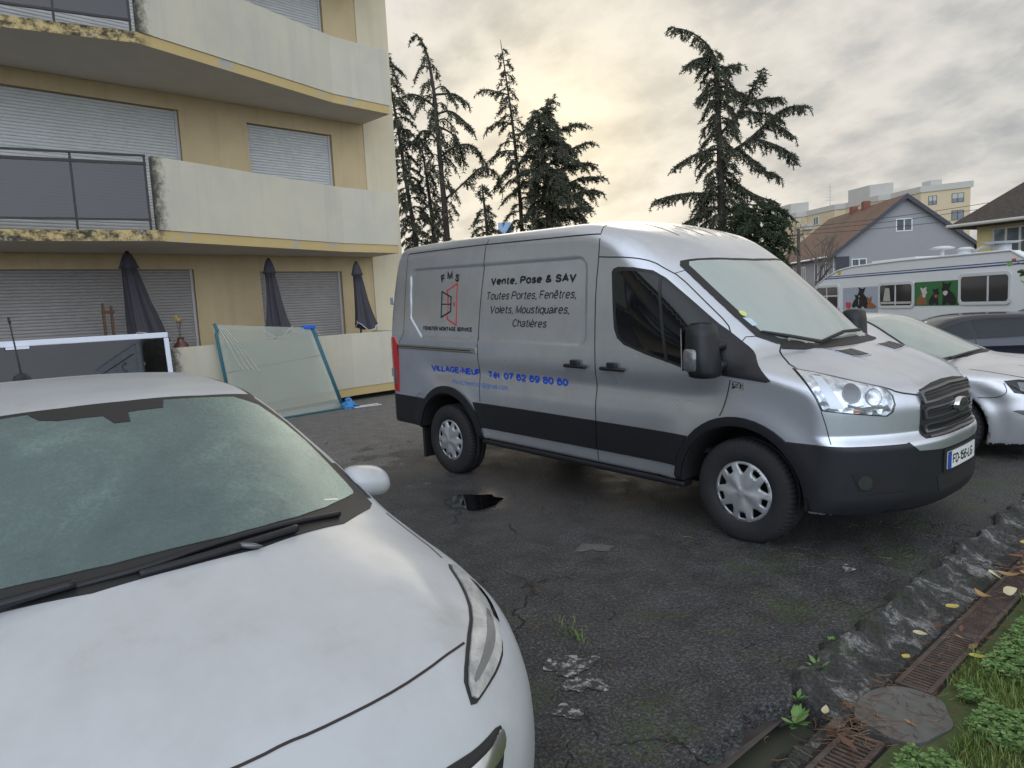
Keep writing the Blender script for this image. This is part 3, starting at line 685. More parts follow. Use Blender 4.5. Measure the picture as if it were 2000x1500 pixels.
    loc, n = B.cast((4.3, 0, 1.02), gd)
    mb = MB(van_fin); e = lambda r, h: (r, h)
    vs = []; fs = []; nn_ = 32
    for r, h in ((1.05, -.01), (1.05, .03), (.98, .040), (.90, .040)):
        for i in range(nn_): t = 2 * math.pi * i / nn_; vs.append((loc[0] + h + .005, .088 * r * math.cos(t), 1.02 + .044 * r * math.sin(t)))
    for j in range(3):
        for i in range(nn_): fs.append((j * nn_ + i, j * nn_ + (i + 1) % nn_, (j + 1) * nn_ + (i + 1) % nn_, (j + 1) * nn_ + i))
    em = mb.add(vs, fs).build('emblem', 'chrome', root, True)
    mb = MB(van_fin); mb.add([(loc[0] + .046, .081 * math.cos(2 * math.pi * i / nn_), 1.02 + .040 * math.sin(2 * math.pi * i / nn_)) for i in range(nn_)], [tuple(range(nn_))]); mb.build('emblem_plate', simple('emblem_dark', (.012, .02, .06), .15, .2, .5, 1.), em)
    V, F = text_fit('Ford', -.058, .058, 1.003, .034, .0, .35)
    mb = MB(van_fin); mb.add([(loc[0] + .0475, x, z) for x, z in V], F); mb.build('emblem_script', 'satin_chrome', em)
    # bumpers: dark skin cut cleanly from the body surface
    def skin(name, m, test, planes, off):
        bm = bmesh.new(); keep = test(B.P[B.Q].mean(1)); ids = np.unique(B.Q[keep]); mp = {int(i): bm.verts.new(tuple(B.P[i] + B.N[i] * off)) for i in ids}
        for q in B.Q[keep]:
            try: bm.faces.new([mp[int(i)] for i in q])
            except ValueError: pass
        for co, no in planes:
            bmesh.ops.bisect_plane(bm, geom=bm.verts[:] + bm.edges[:] + bm.faces[:], plane_co=co, plane_no=no, clear_outer=True)
        bd = [e_ for e_ in bm.edges if e_.is_boundary]; r = bmesh.ops.extrude_edge_only(bm, edges=bd); nb = [v for v in r['geom'] if isinstance(v, bmesh.types.BMVert)]
        for v in nb: l_, n_ = B.snap(v.co); v.co = l_ - n_ * .006
        for v in bm.verts: v.co = van_fin(v.co)
        bmesh.ops.recalc_face_normals(bm, faces=bm.faces[:])
        me = bpy.data.meshes.new(name); bm.to_mesh(me); bm.free(); me.materials.append(MATS[m]); me.polygons.foreach_set('use_smooth', [True] * len(me.polygons))
        o = bpy.data.objects.new(name, me); COL.objects.link(o); o.parent = root; return o
    rfo = lambda C: np.hypot(C[:, 0] - 3.3, C[:, 2] - .445)
    fb = skin('front_bumper', 'black_plastic', lambda C: (C[:, 0] > 3.55) & (C[:, 2] < .90) & ((rfo(C) > .47)), [((0, 0, .842), (0, 0, 1)), ((3.62, 0, 0), (-1, 0, 0)), ((0, 0, .425), (0, 0, -1))], .008)
    skin('rear_bumper', 'black_plastic', lambda C: (C[:, 0] < -.2) & (C[:, 2] < .80) & (np.hypot(C[:, 0] - .04, C[:, 2] - .345) > .49), [((0, 0, .742), (0, 0, 1)), ((-.34, 0, 0), (1, 0, 0))], .010)
    lip = [(4.2, -.60, .842), (4.25, -.53, .79), (4.28, -.32, .775), (4.3, 0, .772)]; lt = [(4.25, 0, .846), (4.25, -.3, .846), (4.22, -.5, .846)]
    B.patch('bumper_lip', lip + mir(lip[:3])[::-1] + mir(lt[1:])[::-1] + lt[:1] + lt[1:], 'silver_paint', root, .012, .03, .008, direction=gd)
    B.patch('lower_intake', [(4.3, -.36, .60), (4.3, -.3, .62), (4.3, .3, .62), (4.3, .36, .60), (4.3, .33, .50), (4.3, -.33, .50)], 'dark_seam', fb, .0105, .04, .003, direction=gd)
    for sg in (False, True):
        fg = B.patch('fog_light_recess', [(4.0, -.93, .685), (4.12, -.76, .68), (4.19, -.66, .665), (4.2, -.62, .58), (4.15, -.72, .555), (4.04, -.90, .565)], 'dark_seam', fb, .0105, .03, .003, direction=(-.7, .7, 0), mirror=sg)
        c = np.array((4.05, -.865, .622)); ax = np.array((.7, .7, 0))
        B.patch('fog_lamp', [tuple(c + .045 * (ax * math.cos(q) + np.array((0, 0, 1)) * math.sin(q))) for q in np.linspace(0, 2 * math.pi, 18)[:-1]], 'fog_glass', fg, .016, .02, .006, direction=(-.7, .7, 0), mirror=sg)
        B.patch('bumper_chin', [(3.74, -1, .572), (3.9, -.98, .576), (4.06, -.87, .55), (4.2, -.66, .553), (4.21, -.62, .53), (4.1, -.8, .43), (3.9, -.95, .43), (3.79, -1, .43)], 'black_plastic', fb, .020, .04, .02, direction=(-.6, .8, 0), mirror=sg)
    # number plate
    pl = [(4.3, -.25, .742), (4.3, .25, .742), (4.3, .25, .632), (4.3, -.25, .632)]
    pb = B.patch('plate_holder', [(4.3, -.29, .765), (4.3, .29, .765), (4.3, .29, .61), (4.3, -.29, .61)], 'black_plastic', fb, .016, .04, .012, direction=gd)
    po = B.patch('number_plate', pl, 'white_plate', root, .024, .04, .01, direction=gd)
    B.patch('plate_band', [(4.3, -.252, .743), (4.3, -.205, .743), (4.3, -.205, .631), (4.3, -.252, .631)], 'plate_blue', po, .0255, .02, .003, direction=gd)
    V, F = text_fit('FD-156-LG', -.185, .185, .655, .066, .012)
    mb = MB(van_fin); X_ = [B.cast((4.3, x, z), gd) for x, z in V]; mb.add([l_ + n_ * .0262 for l_, n_ in X_], F); mb.build('plate_text', 'ink_black', po)
    # bonnet vents
    for sg in (1, -1):
        q = [(3.675, -.47 * sg, 1.37), (3.685, -.20 * sg, 1.37), (3.82, -.20 * sg, 1.33), (3.805, -.46 * sg, 1.33)]
        v_ = B.patch('bonnet_vent', q, 'silver_paint', root, .006, .03, .008, direction=(0, 0, -1))
        B.patch('vent_mesh', inset(q, .14), 'dark_seam', v_, .0075, .03, .002, direction=(0, 0, -1))
        mb = MB()
        qi = [np.array(p) for p in inset(q, .14)]
        for t in np.linspace(.08, .92, 10): B.ribbon(mb, [tuple(qi[0] * (1 - t) + qi[1] * t), tuple(qi[3] * (1 - t) + qi[2] * t)], .004, .0085)
        for t in np.linspace(.1, .9, 6): B.ribbon(mb, [tuple(qi[0] * (1 - t) + qi[3] * t), tuple(qi[1] * (1 - t) + qi[2] * t)], .005, .0088)
        mb.build('vent_bars', 'satin_chrome', v_)
    # side cladding, wheel-arch trims, sills
    rr_, r2 = .445, .535
    def arc(cx, cz, r, a0, a1, n=26): return [(cx + r * math.cos(t), -1, cz + r * math.sin(t)) for t in np.linspace(R_(a0), R_(a1), n)]
    for sg in (False, True):
        a1 = arc(3.31, .445, .515, 198, 8); a2 = arc(3.305, .445, .458, 8, 198)
        B.patch('wheel_arch_trim', a1 + a2, 'black_plastic', root, .020, .04, .03, direction=(0, 1, 0), mirror=sg)
        a1 = arc(.06, .355, .525, 150, 8); a2 = arc(.05, .35, .486, 8, 196)
        a1 = arc(.06, .355, .55, 194, 8)
        B.patch('wheel_arch_trim', a1 + a2, 'black_plastic', root, .020, .04, .03, direction=(0, 1, 0), mirror=sg)
        up = [(x, -1, z) for x, z in ((.46, .782), (1.2, .785), (2.03, .784))]; dn = [(2.03, -1, .552), (1.2, -1, .550), (.58, -1, .548)]
        B.patch('side_cladding', up + dn, 'black_plastic', root, .013, .05, .018, direction=(0, 1, 0), mirror=sg)
        B.patch('side_cladding', [(2.042, -1, .784), (2.5, -1, .783), (2.90, -1, .780), (2.815, -1, .62), (2.80, -1, .552), (2.042, -1, .552)], 'black_plastic', root, .013, .05, .018, direction=(0, 1, 0), mirror=sg)
        s = -1 if not sg else 1
        mb = MB(van_fin); mb.bbox((.58, min(s * 1.02, s * .90), .395), (2.86, max(s * 1.02, s * .90), .44), .015); mb.build('sill_step', 'black_plastic', root)
        mb = MB(van_fin)
        for x in np.arange(.6, 2.8, .2): pass
        mb.bbox((-.50, min(s * .97, s * .74), .09), (-.47, max(s * .97, s * .74), .42), .008); mb.build('mud_flap', 'rubber_trim', root)
        # handles
        for x in (1.835, 2.225):
            c = [(x + .085 * math.cos(t), -1, 1.205 + .055 * math.sin(t)) for t in np.linspace(0, 2 * math.pi, 20)[:-1]]
            hcup = B.patch('handle_cup', c, 'silver_paint', root, -.006, .03, .0, direction=(0, 1, 0), mirror=sg)
            y = s * 1.018
            mb = MB(van_fin); mb.bbox((x - .12, y - .016, 1.195), (x + .12, y + .016, 1.225), .012); mb.bbox((x - .045, y - .014, 1.20), (x + .05, y + .008, 1.262), .02); mb.build('door_handle', 'black_plastic', root, True)
    # tail lamps
    for sg in (False, True):
        tl = B.patch('tail_lamp', [(-.87, -1, 1.37), (-.815, -1, 1.29), (-.825, -1, 1.03), (-.85, -1, .775), (-1.0, -.93, .77), (-1.02, -.9, 1.0), (-1.0, -.9, 1.37)], 'red_lens', root, .012, .04, .016, direction=(.75, .66, 0), mirror=sg)
        B.patch('reverse_lens', [(-.86, -1, 1.02), (-.90, -.98, 1.02), (-.90, -.98, .86), (-.87, -1, .86)], 'lens_grey', tl, .0135, .03, .003, direction=(.75, .66, 0), mirror=sg)
    mb = MB(van_fin)
    for s in (1, -1): mb.bbox((-1.005, s * .93 - .02, 1.72), (-.93, s * .93 + .02, 1.80), .012); mb.bbox((-1.06, s * .93 - .03, .92), (-.96, s * .93 + .03, 1.02), .015)
    mb.build('rear_door_hinge', 'silver_paint', root)
    # sliding-door rail
    mb = MB(van_fin); mb.bbox((-.80, -1.012, 1.252), (.545, -.985, 1.302), .006); ro = mb.build('door_rail', simple('rail_steel', (.42, .40, .38), .3, .85), root)
    mb = MB(van_fin); mb.box((-.80, -1.0145, 1.272), (.47, -1.0125, 1.281)); mb.box((-.80, -1.0145, 1.256), (.50, -1.0125, 1.260)); mb.build('rail_slot', 'dark_seam', ro)
    # panel seams
    mb = MB()
    R1 = lambda P_, **k: B.ribbon(mb, P_, k.pop('w_', .007), k.pop('off', .0014), mirror=True, **k)
    R1([(-.60, -.92, 2.250), (.559, -.917, 2.262), (2.078, -.913, 2.250)], w_=.011)
    R1([(.70, -.90, 2.315), (.66, -.95, 2.08), (.60, -1, 1.70), (.565, -1, 1.37), (.553, -1, 1.045), (.56, -1, .79)], w_=.0085, rnd=2)
    R1([(2.037, -.789, 2.326), (2.061, -.866, 2.298), (2.078, -.913, 2.248), (2.08, -.949, 2.074), (2.055, -.98, 1.84), (2.047, -1, 1.36), (2.034, -1, 1.09), (2.027, -1, .79), (2.036, -1, .55), (2.042, -1, .44)], w_=.0085, rnd=1)
    R1([(2.082, -.95, 2.073), (2.409, -.929, 2.048), (2.553, -.885, 2.012), (2.65, -.863, 1.951), (2.738, -.83, 1.901), (2.95, -.825, 1.71), (3.121, -.821, 1.56), (3.158, -.852, 1.5)], w_=.009, rnd=1)
    R1([(3.239, -1, 1.20), (3.218, -1, 1.103), (3.187, -1.01, 1.0), (3.165, -1.01, .95)], w_=.008)
    R1([(2.70, -.83, 1.915), (2.746, -.765, 1.94)], w_=.005)
    R1([(3.232, -.853, 1.432), (3.238, -.797, 1.472), (3.29, -.745, 1.482)], w_=.006)
    R1([(3.423, -.67, 1.405), (3.447, -.735, 1.37), (3.615, -.885, 1.291), (3.734, -.857, 1.276), (3.93, -.795, 1.232), (4.02, -.725, 1.208), (4.09, -.63, 1.172), (4.125, -.58, 1.138), (4.19, -.44, 1.115)], w_=.010, rnd=1)
    R1([(3.845, -.988, 1.05), (3.87, -.982, .967), (3.901, -.98, .853)], w_=.006)
    R1([(-.61, -.93, 2.26), (-.642, -.964, 1.91), (-.69, -.998, 1.417), (-.794, -1, 1.311)], w_=.006)
    R1([(-.52, -.99, .745), (-.46, -1, .79), (-.42, -1, .78)], w_=.004)
    mb.build('panel_seam', 'dark_seam', root)
    mb = MB()
    for y in (-.42, -.10, .10, .42): B.ribbon(mb, [(2.12, y, 2.35), (2.30, y, 2.30), (2.46, y, 2.23)], .022, .0012)
    mb.build('roof_groove', simple('silver_shade', (.30, .305, .315), .45, .5), root)
    # wipers and cowl
    mb = MB()
    cw = [(3.40, -.66, 1.42), (3.53, -.50, 1.398), (3.56, -.25, 1.402), (3.575, 0, 1.404)]
    B.ribbon(mb, [(x + .015, y, z - .006) for x, y, z in cw + mir(cw[:3])[::-1]], .085, .006, rnd=1); mb.build('wiper_cowl', 'rubber_trim', root)
    for a, b, c in (((3.29, -.70, 1.495), (3.42, -.57, 1.455), (3.56, -.40, 1.41)), ((3.545, -.36, 1.415), (3.515, .05, 1.45), (3.50, .36, 1.445))):
        mb = MB(van_fin); mb.tube([np.array(a) + (.012, 0, .012), np.array(b) + (.012, 0, .016), np.array(c) + (.01, 0, .014)], [.007, .011, .013], 6); mb.tube([np.array(a) + (.004, 0, .002), np.array(b) + (.004, 0, .004)], .008, 6)
        mb.build('wiper', 'rubber_trim', root)
    # lettering on the right-hand side
    def letter(V, F, m, off=.0016):
        vs = []
        for i_, (x, z) in enumerate(V): l_, n_ = B.cast((x, -1, z), (0, 1, 0)); vs.append(van_fin(np.array(l_) + np.array(n_) * (off + .00002 * (i_ % 40))))
        link('lettering', vs, F, m, root)
    for s, x0, x1, b, cp, bo_, sh, m in (('Vente, Pose & SAV', .758, 1.835, 1.888, .070, .022, .12, 'ink_black'), ('Toutes Portes, Fenêtres,', .707, 1.833, 1.754, .073, -.004, .25, 'ink_black'),
            ('Volets, Moustiquaires,', .756, 1.757, 1.630, .072, -.004, .25, 'ink_black'), ('Chatières', 1.059, 1.495, 1.512, .071, -.004, .25, 'ink_black'),
            ('FENSTER MONTAGE SERVICE', -.336, .472, 1.455, .043, .020, 0, 'ink_black'), ('VILLAGE-NEUF', -.232, .553, 1.040, .064, .022, 0, 'ink_blue'),
            ('Tél. 07 62 69 80 60', .685, 1.717, 1.030, .066, .022, 0, 'ink_blue'), ('fmsschweitzer@gmail.com', .13, .965, .935, .046, -.004, 0, 'ink_paleblue')):
        letter(*text_fit(s, x0, x1, b, cp, bo_, sh), m)
    for ch, cx, cz, a, wd in (('F', .018, 1.935, 14, .062), ('M', .125, 1.960, 0, .085), ('S', .235, 1.935, -14, .062)):
        V, F = text_fit(ch, -wd / 2, wd / 2, 0, .078, .022); ca, sa = math.cos(R_(a)), math.sin(R_(a))
        letter([(cx + x * ca - z * sa, cz + x * sa + z * ca) for x, z in V], F, 'ink_black')
    def poly_line(P_, wd, m, off):
        mb = MB(); 
        for i in range(len(P_) - 1):
            a, b = np.array(P_[i], float), np.array(P_[i + 1], float); t = (b - a) / np.linalg.norm(b - a); n = np.array((-t[1], t[0])); a = a - t * wd / 2; b = b + t * wd / 2
            q = [a - n * wd / 2, b - n * wd / 2, b + n * wd / 2, a + n * wd / 2]; mb.add([van_fin(np.array(B.cast((x, -1, z), (0, 1, 0))[0]) + np.array((0, -off - .0002 * i, 0))) for x, z in q], [(0, 1, 2, 3)])
        mb.build('logo', m, root)
    poly_line([(.095, 1.74), (.085, 1.855), (.245, 1.918), (.225, 1.515), (.08, 1.572), (.082, 1.60)], .014, 'ink_red', .0016)
    poly_line([(.10, 1.79), (.092, 1.62)], .010, 'ink_red', .0016)
    poly_line([(-.005, 1.845), (-.02, 1.592), (.138, 1.648), (.148, 1.79), (-.005, 1.845)], .014, 'ink_black', .0030)
    poly_line([(-.01, 1.72), (.143, 1.72)], .011, 'ink_black', .0030)
    poly_line([(.195 + .010 * math.cos(t), 1.72 + .017 * math.sin(t)) for t in np.linspace(0, 2 * math.pi, 13)], .007, 'ink_red', .0018)
    # small data label on the wing
    dl = B.patch('data_label', [(3.252, -1, 1.192), (3.335, -1, 1.186), (3.335, -1, 1.138), (3.252, -1, 1.142)], 'ink_black', root, .0016, .02, .001, direction=(0, 1, 0))
    mb = MB(); random.seed(3)
    for k in range(7):
        z = 1.184 - .0065 * k
        for x in np.arange(3.257, 3.33, .011):
            if random.random() < .62: q = [(x, z), (x + .008, z), (x + .008, z - .003), (x, z - .003)]; mb.add([van_fin(np.array(B.cast((a, -1, b), (0, 1, 0))[0]) + np.array((0, -.003, 0))) for a, b in q], [(0, 1, 2, 3)])
    mb.build('label_text', 'white_plate', dl)
    # wheels
    for x in (0., 3.3):
        for sg in (1, -1):
            wr = empty('wheel', None, None); wr.parent = root; wr.location = (x, 0, .345)
            T = lambda p: (p[0], p[1] * sg, max(p[2], -.3435))
            mb = MB(T); tyre_mesh(mb, .358, .208, -.985, -.755); ty = mb.build('tyre', 'tyre_rubber', wr, True)
            mb = MB(T); mb.lathe([(.215, -.955), (.20, -.93), (.19, -.86), (.0, -.86)], 40, axis='Y', cap=False); mb.build('rim', 'well_black', wr, True)
            mb = MB(T); wheel_cover_mesh(mb, .214, -.968); mb.build('wheel_cover', 'hubcap_silver', wr, True)
    mb = MB(); mb.box((-.05, -.74, .28), (.05, .74, .40)); mb.box((3.25, -.74, .26), (3.35, .74, .36)); mb.box((.5, -.5, .22), (2.9, .5, .36)); mb.build('chassis', 'well_black', root)
    return root
VAN = build_van()
# ================================================================== passenger cars: x forward from the front axle, y left, z up
def crv(pts, n=24):
    """dense Catmull-Rom through (x, v) points with rising x"""
    P_ = np.array(pts, float); P_ = np.vstack([2 * P_[0] - P_[1], P_, 2 * P_[-1] - P_[-2]]); xs, vs = [], []
    for i in range(1, len(P_) - 2):
        for t in np.linspace(0, 1, n, endpoint=False):
            a, b, c, d = P_[i - 1], P_[i], P_[i + 1], P_[i + 2]
            # monotone-ish: finite-difference tangents scaled to the segment
            h = c[0] - b[0]; m0 = (c[1] - a[1]) / (c[0] - a[0]) * h; m1 = (d[1] - b[1]) / (d[0] - b[0]) * h
            xs.append(b[0] + h * t); vs.append((2 * t**3 - 3 * t**2 + 1) * b[1] + (t**3 - 2 * t**2 + t) * m0 + (-2 * t**3 + 3 * t**2) * c[1] + (t**3 - t**2) * m1)
    xs.append(P_[-2][0]); vs.append(P_[-2][1]); return np.array(xs), np.array(vs)
def car_F(p):
    tx, tv = crv(p['top']); wx, wv = crv(p['width']); bx, bv = crv(p['bow']); fz, fv = crv(p['front']); rz, rv = crv(p['rear'])
    def F(X, Y, Z):
        ay = np.abs(Y); hw = np.interp(X, wx, wv)
        xb = X + np.interp(X, bx, bv) * (ay / .75) ** 2
        zt = np.interp(xb, tx, tv) - p['crown'] * (ay / .75) ** 2.4 - p.get('hooddrop', 0.) * sstep(X, -.25, .15) * (ay / .8) ** 4
        if 'crease' in p:
            yc = p['crease'][0] + p['crease'][1] * (X - .6); zt = zt + p['crease'][2] * np.exp(-((ay - yc) / .06) ** 2) * sstep(X, .0, .5)
        top = (Z - zt) * .88
        W = hw - p['tumble'] * np.clip(Z - p['belt'], 0, .8) ** 1.15 * (1 - sstep(X, .15, .5)) - .10 * np.clip(p['belt'] - .28 - Z, 0, 1) ** 1.3
        W = W + p.get('shoulder', .012) * np.exp(-((Z - p['belt'] + .10) / .05) ** 2) - .012 * np.exp(-((Z - .62) / .09) ** 2)
        for cx in (0., -p['wb']):
            rr = np.sqrt((X - cx) ** 2 + (Z - p['R']) ** 2); W = W + .018 * np.exp(-((rr - p['R'] - .07) / .08) ** 2)
        side = ay - W
        xf = np.interp(Z, fz, fv) - p['fcurve'] * (ay / p['hw']) ** p.get('fpow', 3.0)
        front = (X - xf) * .9
        xr = np.interp(Z, rz, rv) + p['rcurve'] * (ay / p['hw']) ** 3
        rear = (xr - X) * .9
        body = smax(smax(top, front, p.get('kf', .10)), rear, .10)
        body = smax(body, side, p.get('ks', .10)); body = smax(body, p['zlow'] - Z, .04)
        for cx in (0., -p['wb']):
            rr = np.sqrt((X - cx) ** 2 + (Z - p['R'] - .01) ** 2); body = np.maximum(body, np.minimum(p['R'] + .055 - rr, ay - p['hw'] + .30))
        return body
    return F
WHITE = dict(top=[(-3.2, 1.10), (-2.95, 1.24), (-2.6, 1.36), (-2.1, 1.425), (-1.6, 1.445), (-1.2, 1.43), (-.85, 1.383), (-.4, 1.19), (-.05, 1.02), (.05, .985), (.25, .93), (.45, .86), (.62, .775), (.75, .66), (.9, .45)],
    width=[(-3.3, .74), (-2.9, .80), (-2.4, .85), (-1.2, .865), (0, .868), (.3, .860), (.55, .825), (.8, .775)],
    bow=[(-3.2, .0), (-1.6, .10), (-.9, .26), (-.2, .32), (.1, .25), (.5, .18), (.9, .18)],
    front=[(.1, .70), (.25, .77), (.4, .80), (.55, .79), (.68, .75), (.80, .68), (1.1, .55)], rear=[(.2, -3.12), (.5, -3.2), (.8, -3.18), (1.0, -3.12), (1.4, -2.95)],
    crown=.055, hooddrop=.0, tumble=.62, belt=.93, wb=2.51, R=.30, hw=.868, fcurve=.40, rcurve=.25, zlow=.17, crease=(.47, -.30, .010), ks=.065)
def frost_glass():
    t = NT('frosted_windscreen'); o = t.co()
    a = t.noise(60, 6, .75, .6, o); b = t.noise(2.6, 5, .6, .8, o); c = t.noise(260, 3, .6, 0, o)
    f = t.math('ADD', t.math('MULTIPLY', a, .30), t.math('ADD', t.math('MULTIPLY', b, .50), t.math('MULTIPLY', c, .22)))
    sp = t.n('ShaderNodeSeparateXYZ'); t.l(o, sp.inputs[0])
    e = t.math('MULTIPLY', t.math('MAXIMUM', t.math('SUBTRACT', sp.outputs[1], .12), 0.), .75)     # paler towards the pillar: a reflection gradient painted into the rime colour
    f = t.math('ADD', f, t.math('MULTIPLY', e, .55))
    t.set(Base_Color=t.ramp(f, [(.38, (.055, .088, .092)), (.55, (.085, .125, .122)), (.72, (.17, .25, .215)), (.95, (.36, .50, .41))]))
    t.set(Roughness=t.ramp(a, [(.35, .16), (.7, .42)])); t.b.inputs['Specular IOR Level'].default_value = .5
    t.bump(c, .25, .002)
frost_glass()
def white_paint():
    t = NT('white_paint'); d = t.noise(2.2, 9, .68); s_ = t.noise(70, 3, .75); sp = t.ramp(s_, [(.70, 0.), (.78, 1.)])
    k = t.ramp(d, [(.40, (.46, .475, .495)), (.55, (.425, .435, .45)), (.68, (.36, .36, .355))])
    t.set(Base_Color=t.mix(t.math('MULTIPLY', sp, .35), k, (.25, .24, .22)), Roughness=t.math('ADD', t.math('MULTIPLY', d, .35), .18))
    t.b.inputs['Coat Weight'].default_value = .35; t.b.inputs['Coat Roughness'].default_value = .15
white_paint()
car_paint('dark_blue_paint', (.018, .021, .034), .35, .24, .6, .15)
car_paint('pale_silver_paint', (.66, .67, .70), .7, .32, .5, .3)
simple('tinted_glass', (.012, .016, .020), .03, 0, .35)
simple('pale_glass', (.05, .06, .065), .04, 0, .6)
glass_mat('hazy_glass', (.5, .55, .52), .05, .45, (.62, .66, .62))
simple('door_gap', (.03, .022, .022), .8)
simple('alloy', (.25, .255, .27), .35, .8)
def headlamp_matte():
    t = NT('clouded_lens'); n = t.noise(9, 7, .7, .5); t.set(Base_Color=t.ramp(n, [(.35, (.22, .22, .22)), (.6, (.52, .51, .49)), (.8, (.64, .62, .58))]), Roughness=.32); t.b.inputs['Coat Weight'].default_value = .6
headlamp_matte()
mirY = lambda P_: [(x, -y, z) for x, y, z in P_]
insetc = lambda P_, k: [tuple(np.array(p) + (np.mean(P_, 0) - np.array(p)) * k) for p in P_]
def car_wheels(root, p, y_out=None, width=.19, spokes=5):
    yo = y_out or p['hw'] - .005
    for x in (0., -p['wb']):
        for sg in (1, -1):
            wr = empty('wheel', None, None); wr.parent = root; wr.location = (x, 0, p['R'])
            T = lambda q: (q[0], q[1] * sg, max(q[2], -p['R'] + .002))
            mb = MB(T); tyre_mesh(mb, p['R'] + .010, p['R'] * .66, -yo, -yo + width, 40); mb.build('tyre', 'tyre_rubber', wr, True)
            mb = MB(T); mb.lathe([(p['R'] * .66, -yo + .02), (p['R'] * .6, -yo + .06), (p['R'] * .55, -yo + .12), (0, -yo + .12)], 32, axis='Y', cap=False); mb.build('rim', 'well_black', wr, True)
            mb = MB(T); wheel_cover_mesh(mb, p['R'] * .66, -yo + .018, spokes, .015); mb.build('wheel_cover', 'alloy', wr, True)
def paint_wells(bo, p, n=1):
    bo.data.materials.append(MATS['well_black']); vs = np.array([v.co[:] for v in bo.data.vertices]); fm = np.zeros(len(bo.data.polygons), np.int32)
    for i, q in enumerate(bo.data.polygons):
        c = vs[list(q.vertices)].mean(0)
        r = min(math.hypot(c[0], c[2] - p['R'] - .01), math.hypot(c[0] + p['wb'], c[2] - p['R'] - .01))
        if (r < p['R'] + .062 and abs(c[1]) < p['hw'] - .01 and q.normal.y * (1 if c[1] > 0 else -1) < .6) or (c[2] < p['zlow'] + .05 and q.normal.z < -.4) or (r < p['R'] + .07 and abs(c[1]) < p['hw'] - .2): fm[i] = 1
    bo.data.polygons.foreach_set('material_index', fm)
    mb = MB(); mb.box((-p['wb'] + .5, -.55, .14), (-.5, .55, .3)); mb.box((-.06, -.6, .22), (.06, .6, .34)); mb.box((-p['wb'] - .06, -.6, .22), (-p['wb'] + .06, .6, .34)); return mb

